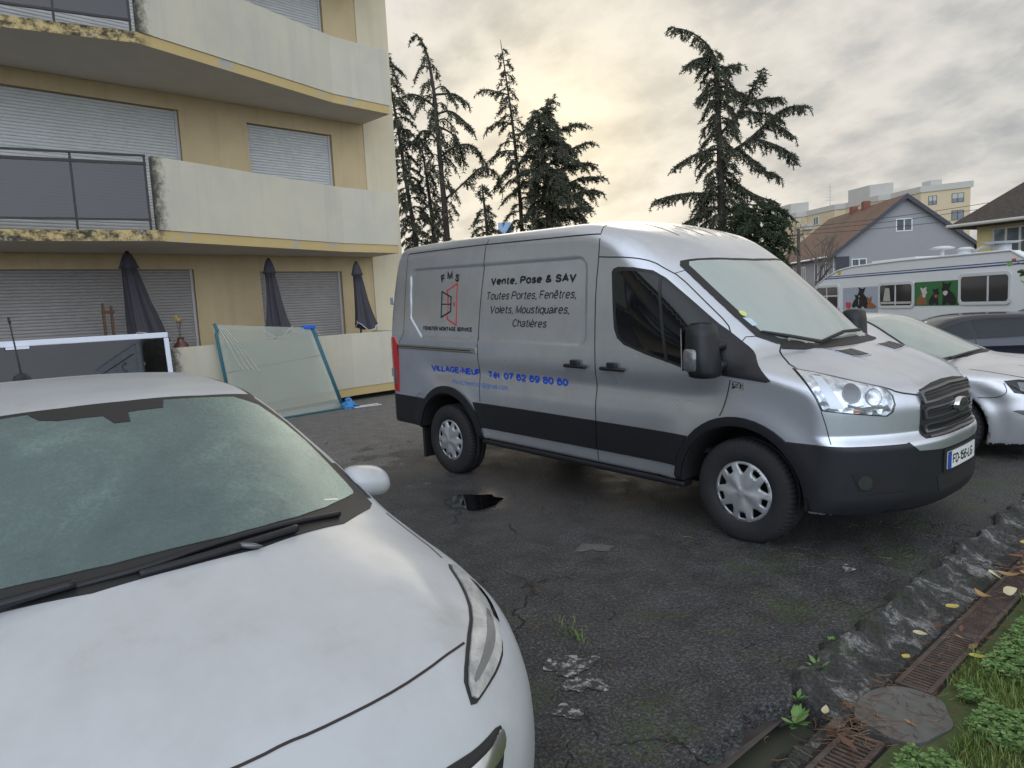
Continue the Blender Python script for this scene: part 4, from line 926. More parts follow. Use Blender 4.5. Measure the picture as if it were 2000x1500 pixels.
# ------------------------------------------------------------------ the white hatchback in front
def build_white():
    p = WHITE; root = empty('hatchback', 'white hatchback with a frosted windscreen, nearest car in the left foreground', 'car', (3.83, -4.65, 0))
    B = Body(car_F(p), (-3.35, -.98, .1), (.95, .98, 1.52), .0125)
    bo = B.mesh('body', 'white_paint', root); paint_wells(bo, p).build('chassis', 'well_black', root)
    bt = [(-.868, .10, 1.386), (-.91, .38, 1.37), (-.985, .59, 1.345), (-.80, .67, 1.225), (-.584, .735, 1.086), (-.40, .778, .962), (-.355, .782, .943), (-.303, .743, .943), (-.141, .552, .965), (-.016, .212, .998), (-.005, 0, 1.007)]
    wd = (-.45, 0, -.89)
    full = lambda h: h + mirY(h if abs(h[-1][1]) > 1e-4 else h[:-1])[::-1]
    bs = B.patch('windscreen_surround', full(bt), 'rubber_trim', root, .003, .05, .006, direction=wd)
    gt = [(-.838, .09, 1.376), (-.875, .35, 1.36), (-.938, .555, 1.337), (-.726, .675, 1.185), (-.56, .708, 1.085), (-.415, .733, .994), (-.375, .715, .980), (-.19, .472, 1.006), (-.095, .2, 1.028), (-.085, 0, 1.034)]
    wsn = B.patch('windscreen', full(gt), 'frosted_windscreen', root, .0055, .045, .004, direction=wd, rnd=1)
    B.patch('sensor_panel', [(-.845, -.20, 1.375), (-.85, .22, 1.375), (-.79, .20, 1.345), (-.775, .08, 1.34), (-.71, .07, 1.31), (-.71, .02, 1.31), (-.765, 0, 1.335), (-.775, -.13, 1.34), (-.80, -.18, 1.35)], 'rubber_trim', wsn, .007, .02, .002, direction=wd)
    mb = MB(); B.ribbon(mb, [(-.29, .535, .985), (-.315, .60, .972)], .008, .0075); mb.build('vent_mark', 'clear_lens', wsn)
    # wipers: blade and arm
    for tubes in ((([(-.06, -.25, 1.010), (-.03, -.074, 1.022), (-.048, .079, 1.035), (-.105, .339, 1.024), (-.185, .56, .990)], .010), ([(-.02, -.10, 1.012), (-.015, .12, 1.018), (-.075, .36, 1.012)], .012)), (([(-.16, -.70, .965), (-.09, -.5, 1.00), (-.05, -.24, 1.022)], .013),)):
        mb = MB()
        for pts, r in tubes: mb.tube(chaikin(pts, 2, False), r, 6)
        mb.build('wiper', 'black_plastic', root, True)
    mb = MB(); mb.tube([(-.03, .165, 1.018), (-.015, .195, 1.012), (.0, .22, 1.006)], [.011, .009, .004], 8); mb.build('washer_nozzle', 'satin_chrome', root, True)
    # bonnet seam, creases, panel gaps
    mb = MB()
    hg = [(.613, 0, .787), (.617, .06, .786), (.61, .18, .784), (.592, .292, .78), (.565, .395, .78), (.545, .455, .779), (.530, .50, .775), (.507, .547, .767)]
    B.ribbon(mb, mirY(hg)[::-1] + hg[1:], .007, .0012, rnd=1); mb.build('bonnet_gap', 'door_gap', root)
    mb = MB()
    for ln in ([(-1.7, .585, 1.40), (-1.4, .585, 1.40), (-1.15, .59, 1.38), (-.97, .61, 1.345)],): B.ribbon(mb, ln, .022, .0015, mirror=True)
    mb.build('roof_channel', 'rubber_trim', root)
    mb = MB(); B.ribbon(mb, [(-.58, .745, 1.07), (-.47, .783, .995), (-.40, .80, .955)], .028, .003, mirror=True); mb.build('pillar_trim', 'rubber_trim', root)
    mb = MB()
    for ln in ([(-.42, .85, .86), (-.46, .86, .6), (-.44, .86, .3)], [(-1.58, .84, .88), (-1.62, .86, .6), (-1.58, .86, .3)], [(-.30, .80, .90), (-.05, .815, .87), (.08, .79, .84)]): B.ribbon(mb, ln, .006, .0012, mirror=True, rnd=1)
    mb.build('panel_seam', 'dark_seam', root)
    # side glass
    for mi in (False, True):
        B.patch('side_window', [(-.55, .80, .97), (-.80, .75, 1.16), (-1.05, .69, 1.29), (-1.5, .66, 1.345), (-2.1, .66, 1.335), (-2.5, .68, 1.24), (-2.55, .74, 1.08), (-2.1, .80, .985), (-1.4, .82, .965)], 'tinted_glass', root, .003, .06, .006, direction=(0, -1, -.2), mirror=mi)
    # headlights: dark edge, clouded lens, dark inner lamp strip
    hl = [(.115, .772, .828), (.145, .80, .808), (.246, .79, .782), (.33, .768, .760), (.423, .728, .730), (.503, .684, .693), (.561, .612, .682), (.609, .534, .680), (.652, .455, .678), (.625, .462, .705), (.596, .475, .733), (.503, .555, .765), (.395, .655, .780), (.268, .722, .802)]
    hd = (-.55, -.65, -.52)
    for mi in (False, True):
        h = B.patch('headlight', hl, 'rubber_trim', root, .003, .018, .01, direction=hd, mirror=mi, rnd=1)
        B.patch('lens', insetc([(.14, .775, .822), (.16, .795, .807), (.25, .783, .783), (.33, .760, .762), (.42, .719, .733), (.492, .674, .701), (.548, .605, .690), (.594, .534, .687), (.632, .474, .688), (.590, .492, .728), (.503, .568, .758), (.398, .664, .776), (.275, .728, .798)], -.05), 'clouded_lens', h, .009, .016, .008, direction=hd, mirror=mi, rnd=1)
        B.patch('lamp_strip', [(.36, .73, .758), (.44, .69, .727), (.50, .635, .711), (.555, .565, .705), (.605, .490, .702), (.595, .498, .716), (.545, .562, .724), (.48, .63, .735), (.41, .69, .752)], 'lens_grey', h, .0105, .016, .002, direction=hd, mirror=mi, rnd=1)
        B.patch('lamp_corner', [(.22, .79, .792), (.33, .765, .764), (.40, .728, .742), (.42, .735, .728), (.34, .772, .755), (.25, .793, .778)], 'gloss_black_glass', h, .0105, .02, .002, direction=hd, mirror=mi)
    # grille with chrome wings
    gd = (-1, 0, 0)
    gh = [(.70, .40, .616), (.672, .505, .612), (.664, .528, .606), (.672, .53, .585), (.69, .50, .55), (.70, .46, .51), (.72, 0, .47)]; gtp = [(.73, 0, .635), (.72, .30, .625)]
    gr = B.patch('grille', mirY(gtp[1:])[::-1][:0] + gtp + gh + mirY(gh[:-1])[::-1] + mirY(gtp[1:]), 'rubber_trim', root, .003, .03, .01, direction=gd)
    ch = [(.72, .20, .600), (.70, .44, .594), (.672, .505, .606), (.665, .520, .600), (.68, .512, .575), (.70, .47, .560), (.725, .2, .555)]
    B.patch('chrome_wing', ch, 'chrome', gr, .016, .02, .016, direction=gd, rnd=1, mirror='both')
    B.patch('number_plate', [(.8, -.26, .44), (.8, .26, .44), (.8, .26, .33), (.8, -.26, .33)], 'white_plate', root, .008, .04, .01, direction=gd)
    # door mirrors
    for sg in (1, -1):
        vs = []; fs = []; n = 18; m_ = 11
        for j in range(m_):
            v = -1 + 2 * j / (m_ - 1); r = max(0, 1 - abs(v) ** 3.2) ** .36
            for i in range(n):
                t = 2 * math.pi * i / n; vs.append((-.555 + .085 * r * math.cos(t) * (1.1 if math.cos(t) > 0 else .35), (.865 + .098 * v) * sg, .985 + .066 * r * math.sin(t) - .016 * v))
        for j in range(m_ - 1):
            for i in range(n): q = (j * n + i, j * n + (i + 1) % n, (j + 1) * n + (i + 1) % n, (j + 1) * n + i); fs.append(q if sg < 0 else q[::-1])
        mo = link('door_mirror', vs, fs, 'white_paint', root, True)
        mb = MB(); mb.tube([(-.55, .77 * sg, .955), (-.555, .83 * sg, .945)], .03, 8); mb.build('mirror_foot', 'black_plastic', mo)
    mb = MB(); mb.lathe([(.045, 1.425), (.035, 1.445), (.012, 1.46), (.0, 1.462)], 16, (-2.45, -.02, -.015)); a = mb.build('antenna_base', 'black_plastic', root, True)
    mb = MB(); mb.tube([(-2.45, -.02, 1.43), (-2.62, -.02, 1.66), (-2.66, -.02, 1.72)], [.005, .004, .004], 6); mb.tube([(-2.655, -.02, 1.71), (-2.675, -.02, 1.735)], .007, 6); mb.build('antenna_rod', 'black_plastic', a, True)
    for mi in (False, True):
        B.patch('tail_lamp', [(-3.02, .74, 1.02), (-2.9, .78, 1.0), (-2.88, .82, .80), (-3.05, .78, .76)], 'red_lens', root, .004, .03, .01, direction=(.6, -.8, 0), mirror=mi)
    B.patch('rear_window', [(-2.95, -.5, 1.26), (-2.95, .5, 1.26), (-3.1, .55, 1.06), (-3.1, -.55, 1.06)], 'tinted_glass', root, .003, .06, .006, direction=(1, 0, -.3))
    car_wheels(root, p); return root
build_white()

# ------------------------------------------------------------------ silver saloon beyond the van, dark hatchback behind it
SALOON = dict(top=[(-3.75, .85), (-3.5, .97), (-3.0, 1.03), (-2.6, 1.14), (-2.1, 1.33), (-1.6, 1.42), (-1.1, 1.435), (-.75, 1.39), (-.40, 1.24), (.02, 1.045), (.19, .985), (.6, .945), (.9, .87), (1.1, .74)],
    width=[(-3.8, .75), (-3.2, .87), (-2, .905), (-.8, .91), (0, .91), (.5, .87), (1.1, .76)], bow=[(-3.7, 0), (-1.5, .08), (-.6, .22), (.2, .30), (1.1, .28)],
    front=[(.1, .95), (.3, 1.04), (.5, 1.06), (.7, 1.0), (.9, .88)], rear=[(.2, -3.6), (.6, -3.66), (.95, -3.58), (1.4, -3.4)], crown=.05, tumble=.60, belt=.93, wb=2.725, R=.325, hw=.91, fcurve=.50, rcurve=.2, zlow=.18)
HATCH = dict(top=[(-3.6, .92), (-3.45, 1.08), (-3.25, 1.25), (-3.0, 1.35), (-2.5, 1.40), (-1.9, 1.425), (-1.3, 1.42), (-.9, 1.37), (-.5, 1.22), (-.05, 1.02), (.1, .99), (.45, .93), (.75, .80)],
    width=[(-3.6, .70), (-3.2, .82), (-2.4, .875), (-.8, .88), (0, .88), (.5, .85), (.9, .76)], bow=[(-3.6, 0), (-1.5, .08), (-.6, .2), (.1, .28), (.8, .25)],
    front=[(.1, .68), (.3, .76), (.5, .77), (.7, .72), (.9, .6)], rear=[(.2, -3.42), (.5, -3.52), (.9, -3.50), (1.1, -3.42), (1.45, -3.15)], crown=.05, tumble=.62, belt=.93, wb=2.69, R=.32, hw=.88, fcurve=.4, rcurve=.25, zlow=.18, shoulder=.02)
def build_saloon():
    p = SALOON; root = empty('saloon_car', 'silver saloon car half hidden behind the nose of the van', 'car', (3.40, 3.42, -.06), R_(0))
    B = Body(car_F(p), (-3.8, -1.0, .1), (1.2, 1.0, 1.52), .025)
    bo = B.mesh('body', 'pale_silver_paint', root); paint_wells(bo, p).build('chassis', 'well_black', root)
    wd = (-.45, 0, -.89); full = lambda h: h + mirY(h if abs(h[-1][1]) > 1e-4 else h[:-1])[::-1]
    bt = [(-.80, .1, 1.40), (-.86, .40, 1.38), (-.93, .58, 1.34), (-.5, .68, 1.16), (-.14, .78, .97), (-.07, .70, .975), (.07, .4, .995), (.13, 0, 1.00)]
    s = B.patch('windscreen_surround', full(bt), 'rubber_trim', root, .003, .06, .006, direction=wd); B.patch('windscreen', full([tuple(np.array(q) * (1, .955, 1) + (.015 if q[2] > 1.2 else -.05, 0, 0)) for q in bt]), 'hazed_pane', root, .006, .06, .004, direction=wd)
    mb = MB(); 
    for pts in ([(-.02, -.62, .99), (.05, -.3, 1.02), (.08, .02, 1.03)], [(.05, -.05, 1.01), (-.02, .3, 1.04), (-.12, .55, 1.03)]): mb = MB(); mb.tube(pts, .012, 6); mb.build('wiper', 'black_plastic', root)
    for mi in (False, True):
        B.patch('side_window', [(-.30, .84, .97), (-.7, .76, 1.2), (-1.1, .70, 1.33), (-1.6, .68, 1.36), (-2.1, .70, 1.29), (-2.5, .78, 1.08), (-2.2, .82, .99)], 'tinted_glass', root, .003, .06, .006, direction=(0, -1, -.2), mirror=mi)
        h = B.patch('headlight', [(.50, .85, .80), (.62, .82, .81), (.8, .70, .79), (.92, .52, .76), (.97, .44, .70), (.93, .53, .66), (.75, .74, .665), (.58, .84, .69)], 'gloss_black_glass', root, .003, .03, .01, direction=(-.5, -.85, 0), mirror=mi)
        B.patch('lens', [(.60, .82, .785), (.78, .70, .77), (.92, .52, .74), (.93, .5, .69), (.76, .72, .69), (.62, .82, .71)], 'lens_grey', h, .008, .03, .004, direction=(-.5, -.85, 0), mirror=mi)
        B.patch('bumper_strip', [(.58, .87, .525), (.62, .86, .535), (.9, .66, .535), (.9, .66, .49), (.66, .84, .49)], 'satin_chrome', root, .012, .03, .014, direction=(-.5, -.85, 0), mirror=mi)
        B.patch('tail_lamp', [(-3.45, .78, .93), (-3.2, .86, .92), (-3.25, .87, .76), (-3.5, .78, .72)], 'red_lens', root, .004, .04, .01, direction=(.6, -.8, 0), mirror=mi)
    mb = MB()
    for ln in ([(.2, .80, .93), (.5, .78, .885), (.75, .70, .83), (.9, .52, .79)], [(.30, .90, .64), (.44, .885, .64), (.50, .87, .67), (.53, .86, .71), (.50, .86, .79)]): B.ribbon(mb, ln, .007, .0012, mirror=True, rnd=1)
    mb.build('panel_seam', 'dark_seam', root)
    mb = MB(); B.ribbon(mb, [(.52, -.5, .93), (.72, -.47, .885), (.9, -.42, .83)], .010, .0012, mirror=True); mb.build('bonnet_crease', 'roof_shade', root)
    car_wheels(root, p, spokes=7); return root
simple('hazed_pane', (.30, .34, .31), .12, 0, .6, .5, var=.2)
simple('roof_shade', (.36, .37, .38), .45, .4)
build_saloon()
def build_hatch():
    p = HATCH; root = empty('hatchback', 'dark blue hatchback with a roof spoiler parked in front of the motorhome', 'car', (.05, 9.9, -.33), math.atan2(-.56, -.83))
    B = Body(car_F(p), (-3.7, -1.0, .1), (.95, 1.0, 1.52), .022)
    bo = B.mesh('body', 'dark_blue_paint', root); paint_wells(bo, p).build('chassis', 'well_black', root)
    for mi in (False, True):
        d = (0, -1, -.25)
        f = B.patch('window_surround', [(-.42, .82, .95), (-.70, .76, 1.13), (-1.0, .70, 1.27), (-1.5, .67, 1.345), (-2.2, .67, 1.34), (-2.62, .70, 1.28), (-2.80, .73, 1.18), (-2.72, .77, 1.06), (-2.50, .80, .99), (-1.5, .83, .955)], 'rubber_trim', root, .003, .05, .006, direction=d, mirror=mi, rnd=1)
        for w_ in ([(-.58, .80, .97), (-.80, .75, 1.14), (-1.06, .70, 1.26), (-1.15, .695, 1.285), (-1.28, .80, .975)], [(-1.36, .80, .975), (-1.28, .69, 1.30), (-1.6, .675, 1.325), (-2.12, .68, 1.315), (-2.14, .80, .995)], [(-2.20, .80, .998), (-2.18, .68, 1.31), (-2.55, .70, 1.265), (-2.70, .735, 1.175), (-2.64, .77, 1.08), (-2.46, .80, 1.01)]):
            B.patch('side_window', w_, 'tinted_glass', f, .006, .05, .004, direction=d, mirror=mi)
        B.patch('tail_lamp', [(-3.22, .82, .93), (-3.10, .85, .86), (-3.16, .85, .74), (-3.40, .78, .72), (-3.42, .74, .93)], 'red_lens', root, .006, .03, .01, direction=(.6, -.8, 0), mirror=mi)
        s = -1 if mi else 1
        for x in (-1.12, -2.05): mb = MB(); mb.bbox((x - .11, s * .872 - .015, .855), (x + .11, s * .872 + .018, .885), .01); mb.build('door_handle', 'dark_blue_paint', root, True)
    mb = MB()
    for ln in ([(-1.30, .84, .95), (-1.33, .87, .7), (-1.30, .87, .3)], [(-2.42, .82, .985), (-2.30, .87, .80), (-2.22, .87, .70), (-2.2, .87, .6)], [(-.42, .85, .93), (-.45, .87, .6)], [(-.5, .87, .80), (-1.7, .875, .80), (-3.1, .86, .83)]): B.ribbon(mb, ln, .008, .0012, mirror=True, rnd=1)
    mb.build('panel_seam', 'dark_seam', root)
    mb = MB(); mb.add([(-2.92, -.60, 1.365), (-2.92, .60, 1.365), (-3.28, .56, 1.345), (-3.28, -.56, 1.345), (-2.92, -.60, 1.32), (-2.92, .60, 1.32), (-3.27, .56, 1.325), (-3.27, -.56, 1.325)], [(0, 1, 2, 3), (7, 6, 5, 4), (1, 5, 6, 2), (0, 3, 7, 4), (3, 2, 6, 7), (0, 4, 5, 1)]); mb.build('roof_spoiler', 'dark_blue_paint', root)
    mb = MB(); mb.add([(-2.45, 0, 1.475), (-2.30, .03, 1.415), (-2.62, .035, 1.41), (-2.62, -.035, 1.41), (-2.30, -.03, 1.415), (-2.60, 0, 1.472)], [(0, 5, 2, 1), (0, 4, 3, 5), (5, 3, 2)]); mb.build('roof_fin', 'dark_blue_paint', root)
    B.patch('rear_window', [(-3.2, -.52, 1.26), (-3.2, .52, 1.26), (-3.42, .60, 1.02), (-3.42, -.60, 1.02)], 'tinted_glass', root, .003, .06, .006, direction=(1, 0, -.3))
    wd = (-.45, 0, -.89); h = [(-.92, .2, 1.36), (-1.0, .55, 1.33), (-.5, .68, 1.1), (-.25, .74, .95), (-.1, .4, .985), (-.05, 0, .995)]
    B.patch('windscreen', h + mirY(h[:-1])[::-1], 'pale_glass', root, .003, .06, .006, direction=wd)
    car_wheels(root, p, spokes=5); return root
build_hatch()
# ================================================================== the balcony building (local x along the facade, y into the building, z up)
def render_mat(name, a, b, streak=None, stain=(0, 0), sc=1.3, bumpk=.25):
    """rendered wall: two close tones, vertical rain streaks, fine grit"""
    t = NT(name); o = t.co(); n = t.noise(sc, 8, .62, .3, o); st = t.noise(1.0, 5, .6, 0, t.co('Object', (5., 5., .35)))
    c = t.mix(t.ramp(n, [(.35, 0.), (.68, 1.)]), a, b)
    if streak: c = t.mix(t.math('MULTIPLY', t.ramp(st, [(.5, 0.), (.8, 1.)]), streak[1]), c, streak[0])
    t.set(Base_Color=c, Roughness=.92); t.bump(t.noise(140, 4, .7, 0, o), bumpk, .004); return t
render_mat('yellow_render', (.60, .475, .285), (.53, .42, .25), ((.40, .31, .19), .5), sc=2.0)
render_mat('pale_render', (.68, .60, .43), (.62, .55, .40), ((.45, .41, .32), .4))
simple('soffit_paint', (.55, .51, .45), .9, var=.12, vs=2.5)
t = render_mat('parapet_render', (.60, .555, .44), (.52, .495, .41), ((.44, .45, .40), .7), sc=1.1)
_c = t.b.inputs['Base Color'].links[0].from_socket; _o = t.co(); _s = t.n('ShaderNodeSeparateXYZ'); t.l(_o, _s.inputs[0])
_n = t.noise(11, 8, .75, .3, _o)
_d = t.math('SUBTRACT', t.math('MULTIPLY', t.math('SUBTRACT', .18, t.math('MODULO', t.math('ADD', _s.outputs[0], 19.6), 9.2)), 5.5), t.math('MULTIPLY', t.math('SUBTRACT', .5, _n), 3.))
_m = t.ramp(_d, [(.0, 0.), (1.3, 1.)]); _f = t.noise(60, 4, .8, 0, _o)
t.set(Base_Color=t.mix(t.math('MULTIPLY', _m, t.ramp(_f, [(.3, .75), (.6, 1.)])), _c, (.045, .045, .035)))
t = NT('slab_edge'); o = t.co(); n = t.noise(7, 10, .82, .15, t.co('Object', (1, 1, 1.2))); n2 = t.noise(1.7, 4, .6, .2, o); s = t.n('ShaderNodeSeparateXYZ'); t.l(o, s.inputs[0])
yel = t.mix(t.noise(3, 5, .6, 0, o), (.56, .43, .20), (.50, .38, .175))
grey = t.ramp(t.math('ADD', t.math('MULTIPLY', n2, .7), t.math('MULTIPLY', n, .3)), [(.57, 0.), (.60, 1.)])
c = t.mix(grey, yel, (.40, .39, .36))
left = t.ramp(t.math('MULTIPLY', t.math('SUBTRACT', -1.0, s.outputs[0]), 1.0), [(.0, 0.), (.25, 1.)])
mould = t.math('MULTIPLY', left, t.ramp(n, [(.43, 0.), (.56, 1.)]))
c = t.mix(mould, c, (.05, .042, .03)); t.set(Base_Color=c, Roughness=.92); t.bump(n, .4, .01)
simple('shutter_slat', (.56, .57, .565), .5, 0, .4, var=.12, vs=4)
simple('shutter_slat_dark', (.36, .34, .325), .55, 0, .4, var=.15, vs=4)  # darker, slightly browner tone for the ground-floor shutters
simple('shutter_guide', (.55, .55, .55), .5)
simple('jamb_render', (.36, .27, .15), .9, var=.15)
simple('rail_metal', (.028, .022, .022), .45, .3)
glass_mat('smoked_panel', (.20, .15, .145), .06)
simple('void_dark', (.012, .011, .010), .9)
simple('roof_felt', (.10, .10, .10), .9)
FA = R_(93.05); F0 = (-7.51, -.94)
def build_block():
    root = empty('apartment_building', 'yellow apartment block with closed roller shutters and jutting balconies on the left', 'building', (F0[0], F0[1], 0), FA)
    S0, S1, TOP = -28.0, 3.78, 11.2
    wins = []
    for lv, zt in enumerate((2.60, 5.35, 8.10)):
        zb = zt - 2.3
        wins += [(-3.45, 0.02, zb + .02, zt + .01), (1.24, 3.02, zt - (1.62 if lv else 1.55), zt - .03), (-7.96, -6.18, zt - (1.62 if lv else 1.55), zt - .03), (-12.65, -9.18, zb + .02, zt + .01), (-17.16, -15.38, zt - 1.62, zt - .03), (-21.85, -18.38, zb + .02, zt + .01)]
    loops = [[(S0, -.4), (S1, -.4), (S1, TOP), (S0, TOP)]] + [[(a, c), (b, c), (b, d), (a, d)] for a, b, c, d in wins]
    V, F = cdt(loops); mb = MB(); mb.add([(x, 0, z) for x, z in V], [f if (V[f[1]][0] - V[f[0]][0]) * (V[f[2]][1] - V[f[0]][1]) - (V[f[1]][1] - V[f[0]][1]) * (V[f[2]][0] - V[f[0]][0]) > 0 else f[::-1] for f in F])
    mb.add([(S0, 0, -.4), (S0, 0, TOP), (S0, 10, TOP), (S0, 10, -.4)], [(0, 1, 2, 3)])
    mb.build('wall', 'yellow_render', root)
    mb = MB(); mb.box((S1, -.025, -.4), (4.56, 10, TOP + .1)); mb.build('end_wall', 'pale_render', root)
    mb = MB(); mb.box((S0, .02, TOP), (S1, 10, TOP + .08)); mb.box((S0, 9.9, -.4), (S1, 10, TOP)); mb.build('roof', 'roof_felt', root)
    D = .13
    for a, b, c, d in wins:
        mb = MB(); mb.add([(a, 0, c), (b, 0, c), (b, 0, d), (a, 0, d), (a, D, c), (b, D, c), (b, D, d), (a, D, d)], [(0, 1, 5, 4), (1, 2, 6, 5), (2, 3, 7, 6), (3, 0, 4, 7)]); wo = mb.build('window', 'jamb_render', root)
        p_ = .052; n = int((d - c) / p_) + 1; vs = []; fs = []; prof = [(0, .018), (.006, .006), (.020, 0), (.036, 0.001), (.046, .007), (.0515, .018)]
        zz = []
        for k in range(n):
            for dz, dy in prof:
                z = d - k * p_ - dz
                if z > c: zz.append((z, dy))
        for z, dy in zz: vs += [(a + .03, D - .035 + dy, z), (b - .03, D - .035 + dy, z)]
        for i in range(len(zz) - 1): fs.append((2 * i, 2 * i + 2, 2 * i + 3, 2 * i + 1))
        mb = MB(); mb.add(vs, fs); mb.build('roller_shutter', 'shutter_slat' if d > 3 else 'shutter_slat_dark', wo)
        mb = MB(); mb.box((a + .002, D - .06, c), (a + .045, D - .002, d - .002)); mb.box((b - .045, D - .06, c), (b - .002, D - .002, d - .002)); mb.build('shutter_guide', 'shutter_guide', wo)
    # balconies
    O0 = [(-5.41, .02), (-5.40, .92), (-1.22, 2.05), (2.47, 1.06), (3.78, 1.0), (3.765, .0)]
    def off(P_, e):                # push the outline outwards (n) a little
        return [(x, n + e) for x, n in P_]
    for z0, ds in [(z, d) for d in (0., -9.2, -18.4) for z in (.10, 2.87, 5.62, 8.37)]:
        O = [(x + ds, n) for x, n in O0]; pl = [(x, -n) for x, n in O]
        mb = MB(); mb.mi = 0; n = len(pl); zt = z0 + .155
        mb.add([(x, y, z0) for x, y in pl] + [(x, y, zt) for x, y in pl], [tuple(range(n)), tuple(range(2 * n - 1, n - 1, -1))]); mb.mi = 1
        mb.add([(x, y, z0) for x, y in pl] + [(x, y, zt) for x, y in pl], [(i + 1, i, n + i, n + i + 1) for i in range(n - 1)])
        bo = mb.build('balcony', ['soffit_paint', 'slab_edge'], root)
        # parapet: outer line from apex over the bend to the tip, and back to the wall
        ol = [(x + ds, y) for x, y in ((-1.20, -2.062), (2.472, -1.074), (3.794, -1.012), (3.780, -.03))]; il = [(x + ds, y) for x, y in ((-1.20, -1.93), (2.45, -.945), (3.67, -.885), (3.66, -.03))]
        zb, zp = zt + .004, z0 + 1.205
        mb = MB()
        for i in range(3):
            q = [ol[i], ol[i + 1], il[i + 1], il[i]]; mb.prism(q, zb, zp)
        po = mb.build('parapet', 'parapet_render', bo)
        # railing left of the parapet
        a = np.array((-1.27 + ds, -2.02)); b = np.array((-5.36 + ds, -.93)); L = np.linalg.norm(b - a); d = (b - a) / L; nn = np.array((-d[1], d[0]))
        mb = MB(lambda p: (a[0] + d[0] * p[0] + nn[0] * p[1], a[1] + d[1] * p[0] + nn[1] * p[1], p[2]))
        posts = [0.02, .93, 1.85, 2.77, 3.70, 4.2]
        for x in posts: mb.box((x - .016, -.012, zt), (x + .016, .012, zp + .0))
        mb.box((0, -.028, zp - .012), (4.22, .028, zp + .012)); mb.box((0, -.022, zp - .135), (4.22, .022, zp - .095)); mb.box((0, -.018, zt + .135), (4.22, .018, zt + .165))
        ro = mb.build('balcony_railing', 'rail_metal', bo)
        mb = MB(mb.T); mb.box((.035, -.010, zt + .17), (4.2, -.002, zp - .14)); mb.build('railing_panel', 'smoked_panel', ro)
        if z0 < 1:
            mb = MB(); mb.prism([(x, -n * .80) for x, n in O], -.3, z0 - .004); mb.build('basement_wall', 'void_dark', root)  # near-black colour stands in for the shadow gap below the slab
    return root
build_block()
def fac(s, n, z): return Vector((F0[0], F0[1], 0)) + Vector((math.cos(FA), math.sin(FA), 0)) * s + Vector((math.sin(FA), -math.cos(FA), 0)) * n + Vector((0, 0, z))
# ------------------------------------------------------------------ closed parasols on the terrace
simple('parasol_cloth', (.055, .052, .062), .85, var=.2, vs=12, bump=.15, bs=300)
simple('piping_white', (.62, .62, .62), .7)
simple('pole_dark', (.03, .03, .032), .5, .3)
def parasol(s, n, ztop, hem, lean, sway, label, seed, wide=1.0):
    rnd = random.Random(seed); p = fac(s, n, .26); root = empty('parasol', label, 'parasol', p, FA + R_(lean), 'closed grey parasols on the terrace')
    H = ztop - .26; N_ = 60; ring = []
    prof = [(0, .022), (.015, .05), (.09, .078), (.20, .105), (.245, .118), (.250, .085), (.45, .098), (.75, .125), (1.0, .16), (hem * .93, .19), (hem, .215)]
    ph = rnd.random() * 6
    def pt(i, j):
        d, r = prof[j]; t = 2 * math.pi * i / N_; fold = min(1, d / .5)
        k = 1 + fold * (.24 * math.cos(4 * t + ph + d * 1.3) + .15 * math.cos(9 * t + ph * 2 + d) + .05 * math.cos(17 * t + ph)); z = H - d
        if j >= len(prof) - 2: z -= .10 * math.cos(2 * t + .6 + ph) * (1 if j == len(prof) - 1 else .5)
        x0 = sway * (d / hem) ** 1.6 if d > .25 else 0
        return (x0 + r * wide * k * math.cos(t), r * wide * k * .85 * math.sin(t), z)
    vs = [pt(i, j) for j in range(len(prof)) for i in range(N_)]; fs = [(j * N_ + i, (j + 1) * N_ + i, (j + 1) * N_ + (i + 1) % N_, j * N_ + (i + 1) % N_) for j in range(len(prof) - 1) for i in range(N_)] + [tuple(range(N_))]
    co = link('canopy', vs, fs, 'parasol_cloth', root, True)
    mb = MB(); ends = [pt(i, len(prof) - 1) for i in range(N_ + 1)]; mb.tube([(x * 1.01, y * 1.01, z) for x, y, z in ends], .007, 5, False); mb.build('piping', 'piping_white', co)
    mb = MB(); mb.tube([(0, 0, 0), (0, 0, H + .01)], .021, 10); mb.lathe([(.04, H), (.03, H + .02), (.0, H + .03)], 12); mb.build('pole', 'pole_dark', root, True)
    mb = MB(); mb.lathe([(.20, 0), (.20, .05), (.05, .08), (.03, .25), (.0, .25)], 20); mb.build('base', 'pole_dark', root)
parasol(-1.27, .76, 2.815, 1.36, 0, .20, 'closed grey parasol in front of the wide shutter, leftmost of the three', 1, 1.15)
parasol(1.07, .76, 2.73, 1.30, 0, .10, 'closed grey parasol left of the narrow shutter, behind the leaning glass', 5)
parasol(2.91, .74, 2.69, 1.24, 0, .14, 'closed grey parasol near the corner of the building, beside the van', 9, .95)
# ------------------------------------------------------------------ trellis, vase
simple('old_wood', (.14, .075, .045), .85, var=.4, vs=18)
tr = empty('garden_trellis', 'weathered brown wooden trellis behind the leftmost parasol', 'trellis', fac(-1.32, .55, .26), FA)
for x0 in (-.34, .27):
    mb = MB(); mb.box((x0, -.02, 0), (x0 + .035, .02, 1.78)); mb.box((x0 + .115, -.02, 0), (x0 + .15, .02, 1.74)); mb.build('post', 'old_wood', tr)
mb = MB()
for z in (.4, .8, 1.2, 1.62):
    mb.box((-.36, -.034, z), (-.17, -.021, z + .045)); mb.box((.25, -.034, z), (.44, -.021, z + .045))
mb.box((-.36, .021, 1.0), (.44, .034, 1.05)); mb.box((-.36, .021, .3), (.44, .034, .35)); mb.build('rung', 'old_wood', tr)
simple('glazed_clay', (.10, .032, .025), .3, 0, .5, .4, var=.3)
simple('petal_yellow', (.55, .40, .12), .7); simple('petal_pink', (.42, .30, .30), .7); simple('stem_dry', (.10, .08, .04), .8)
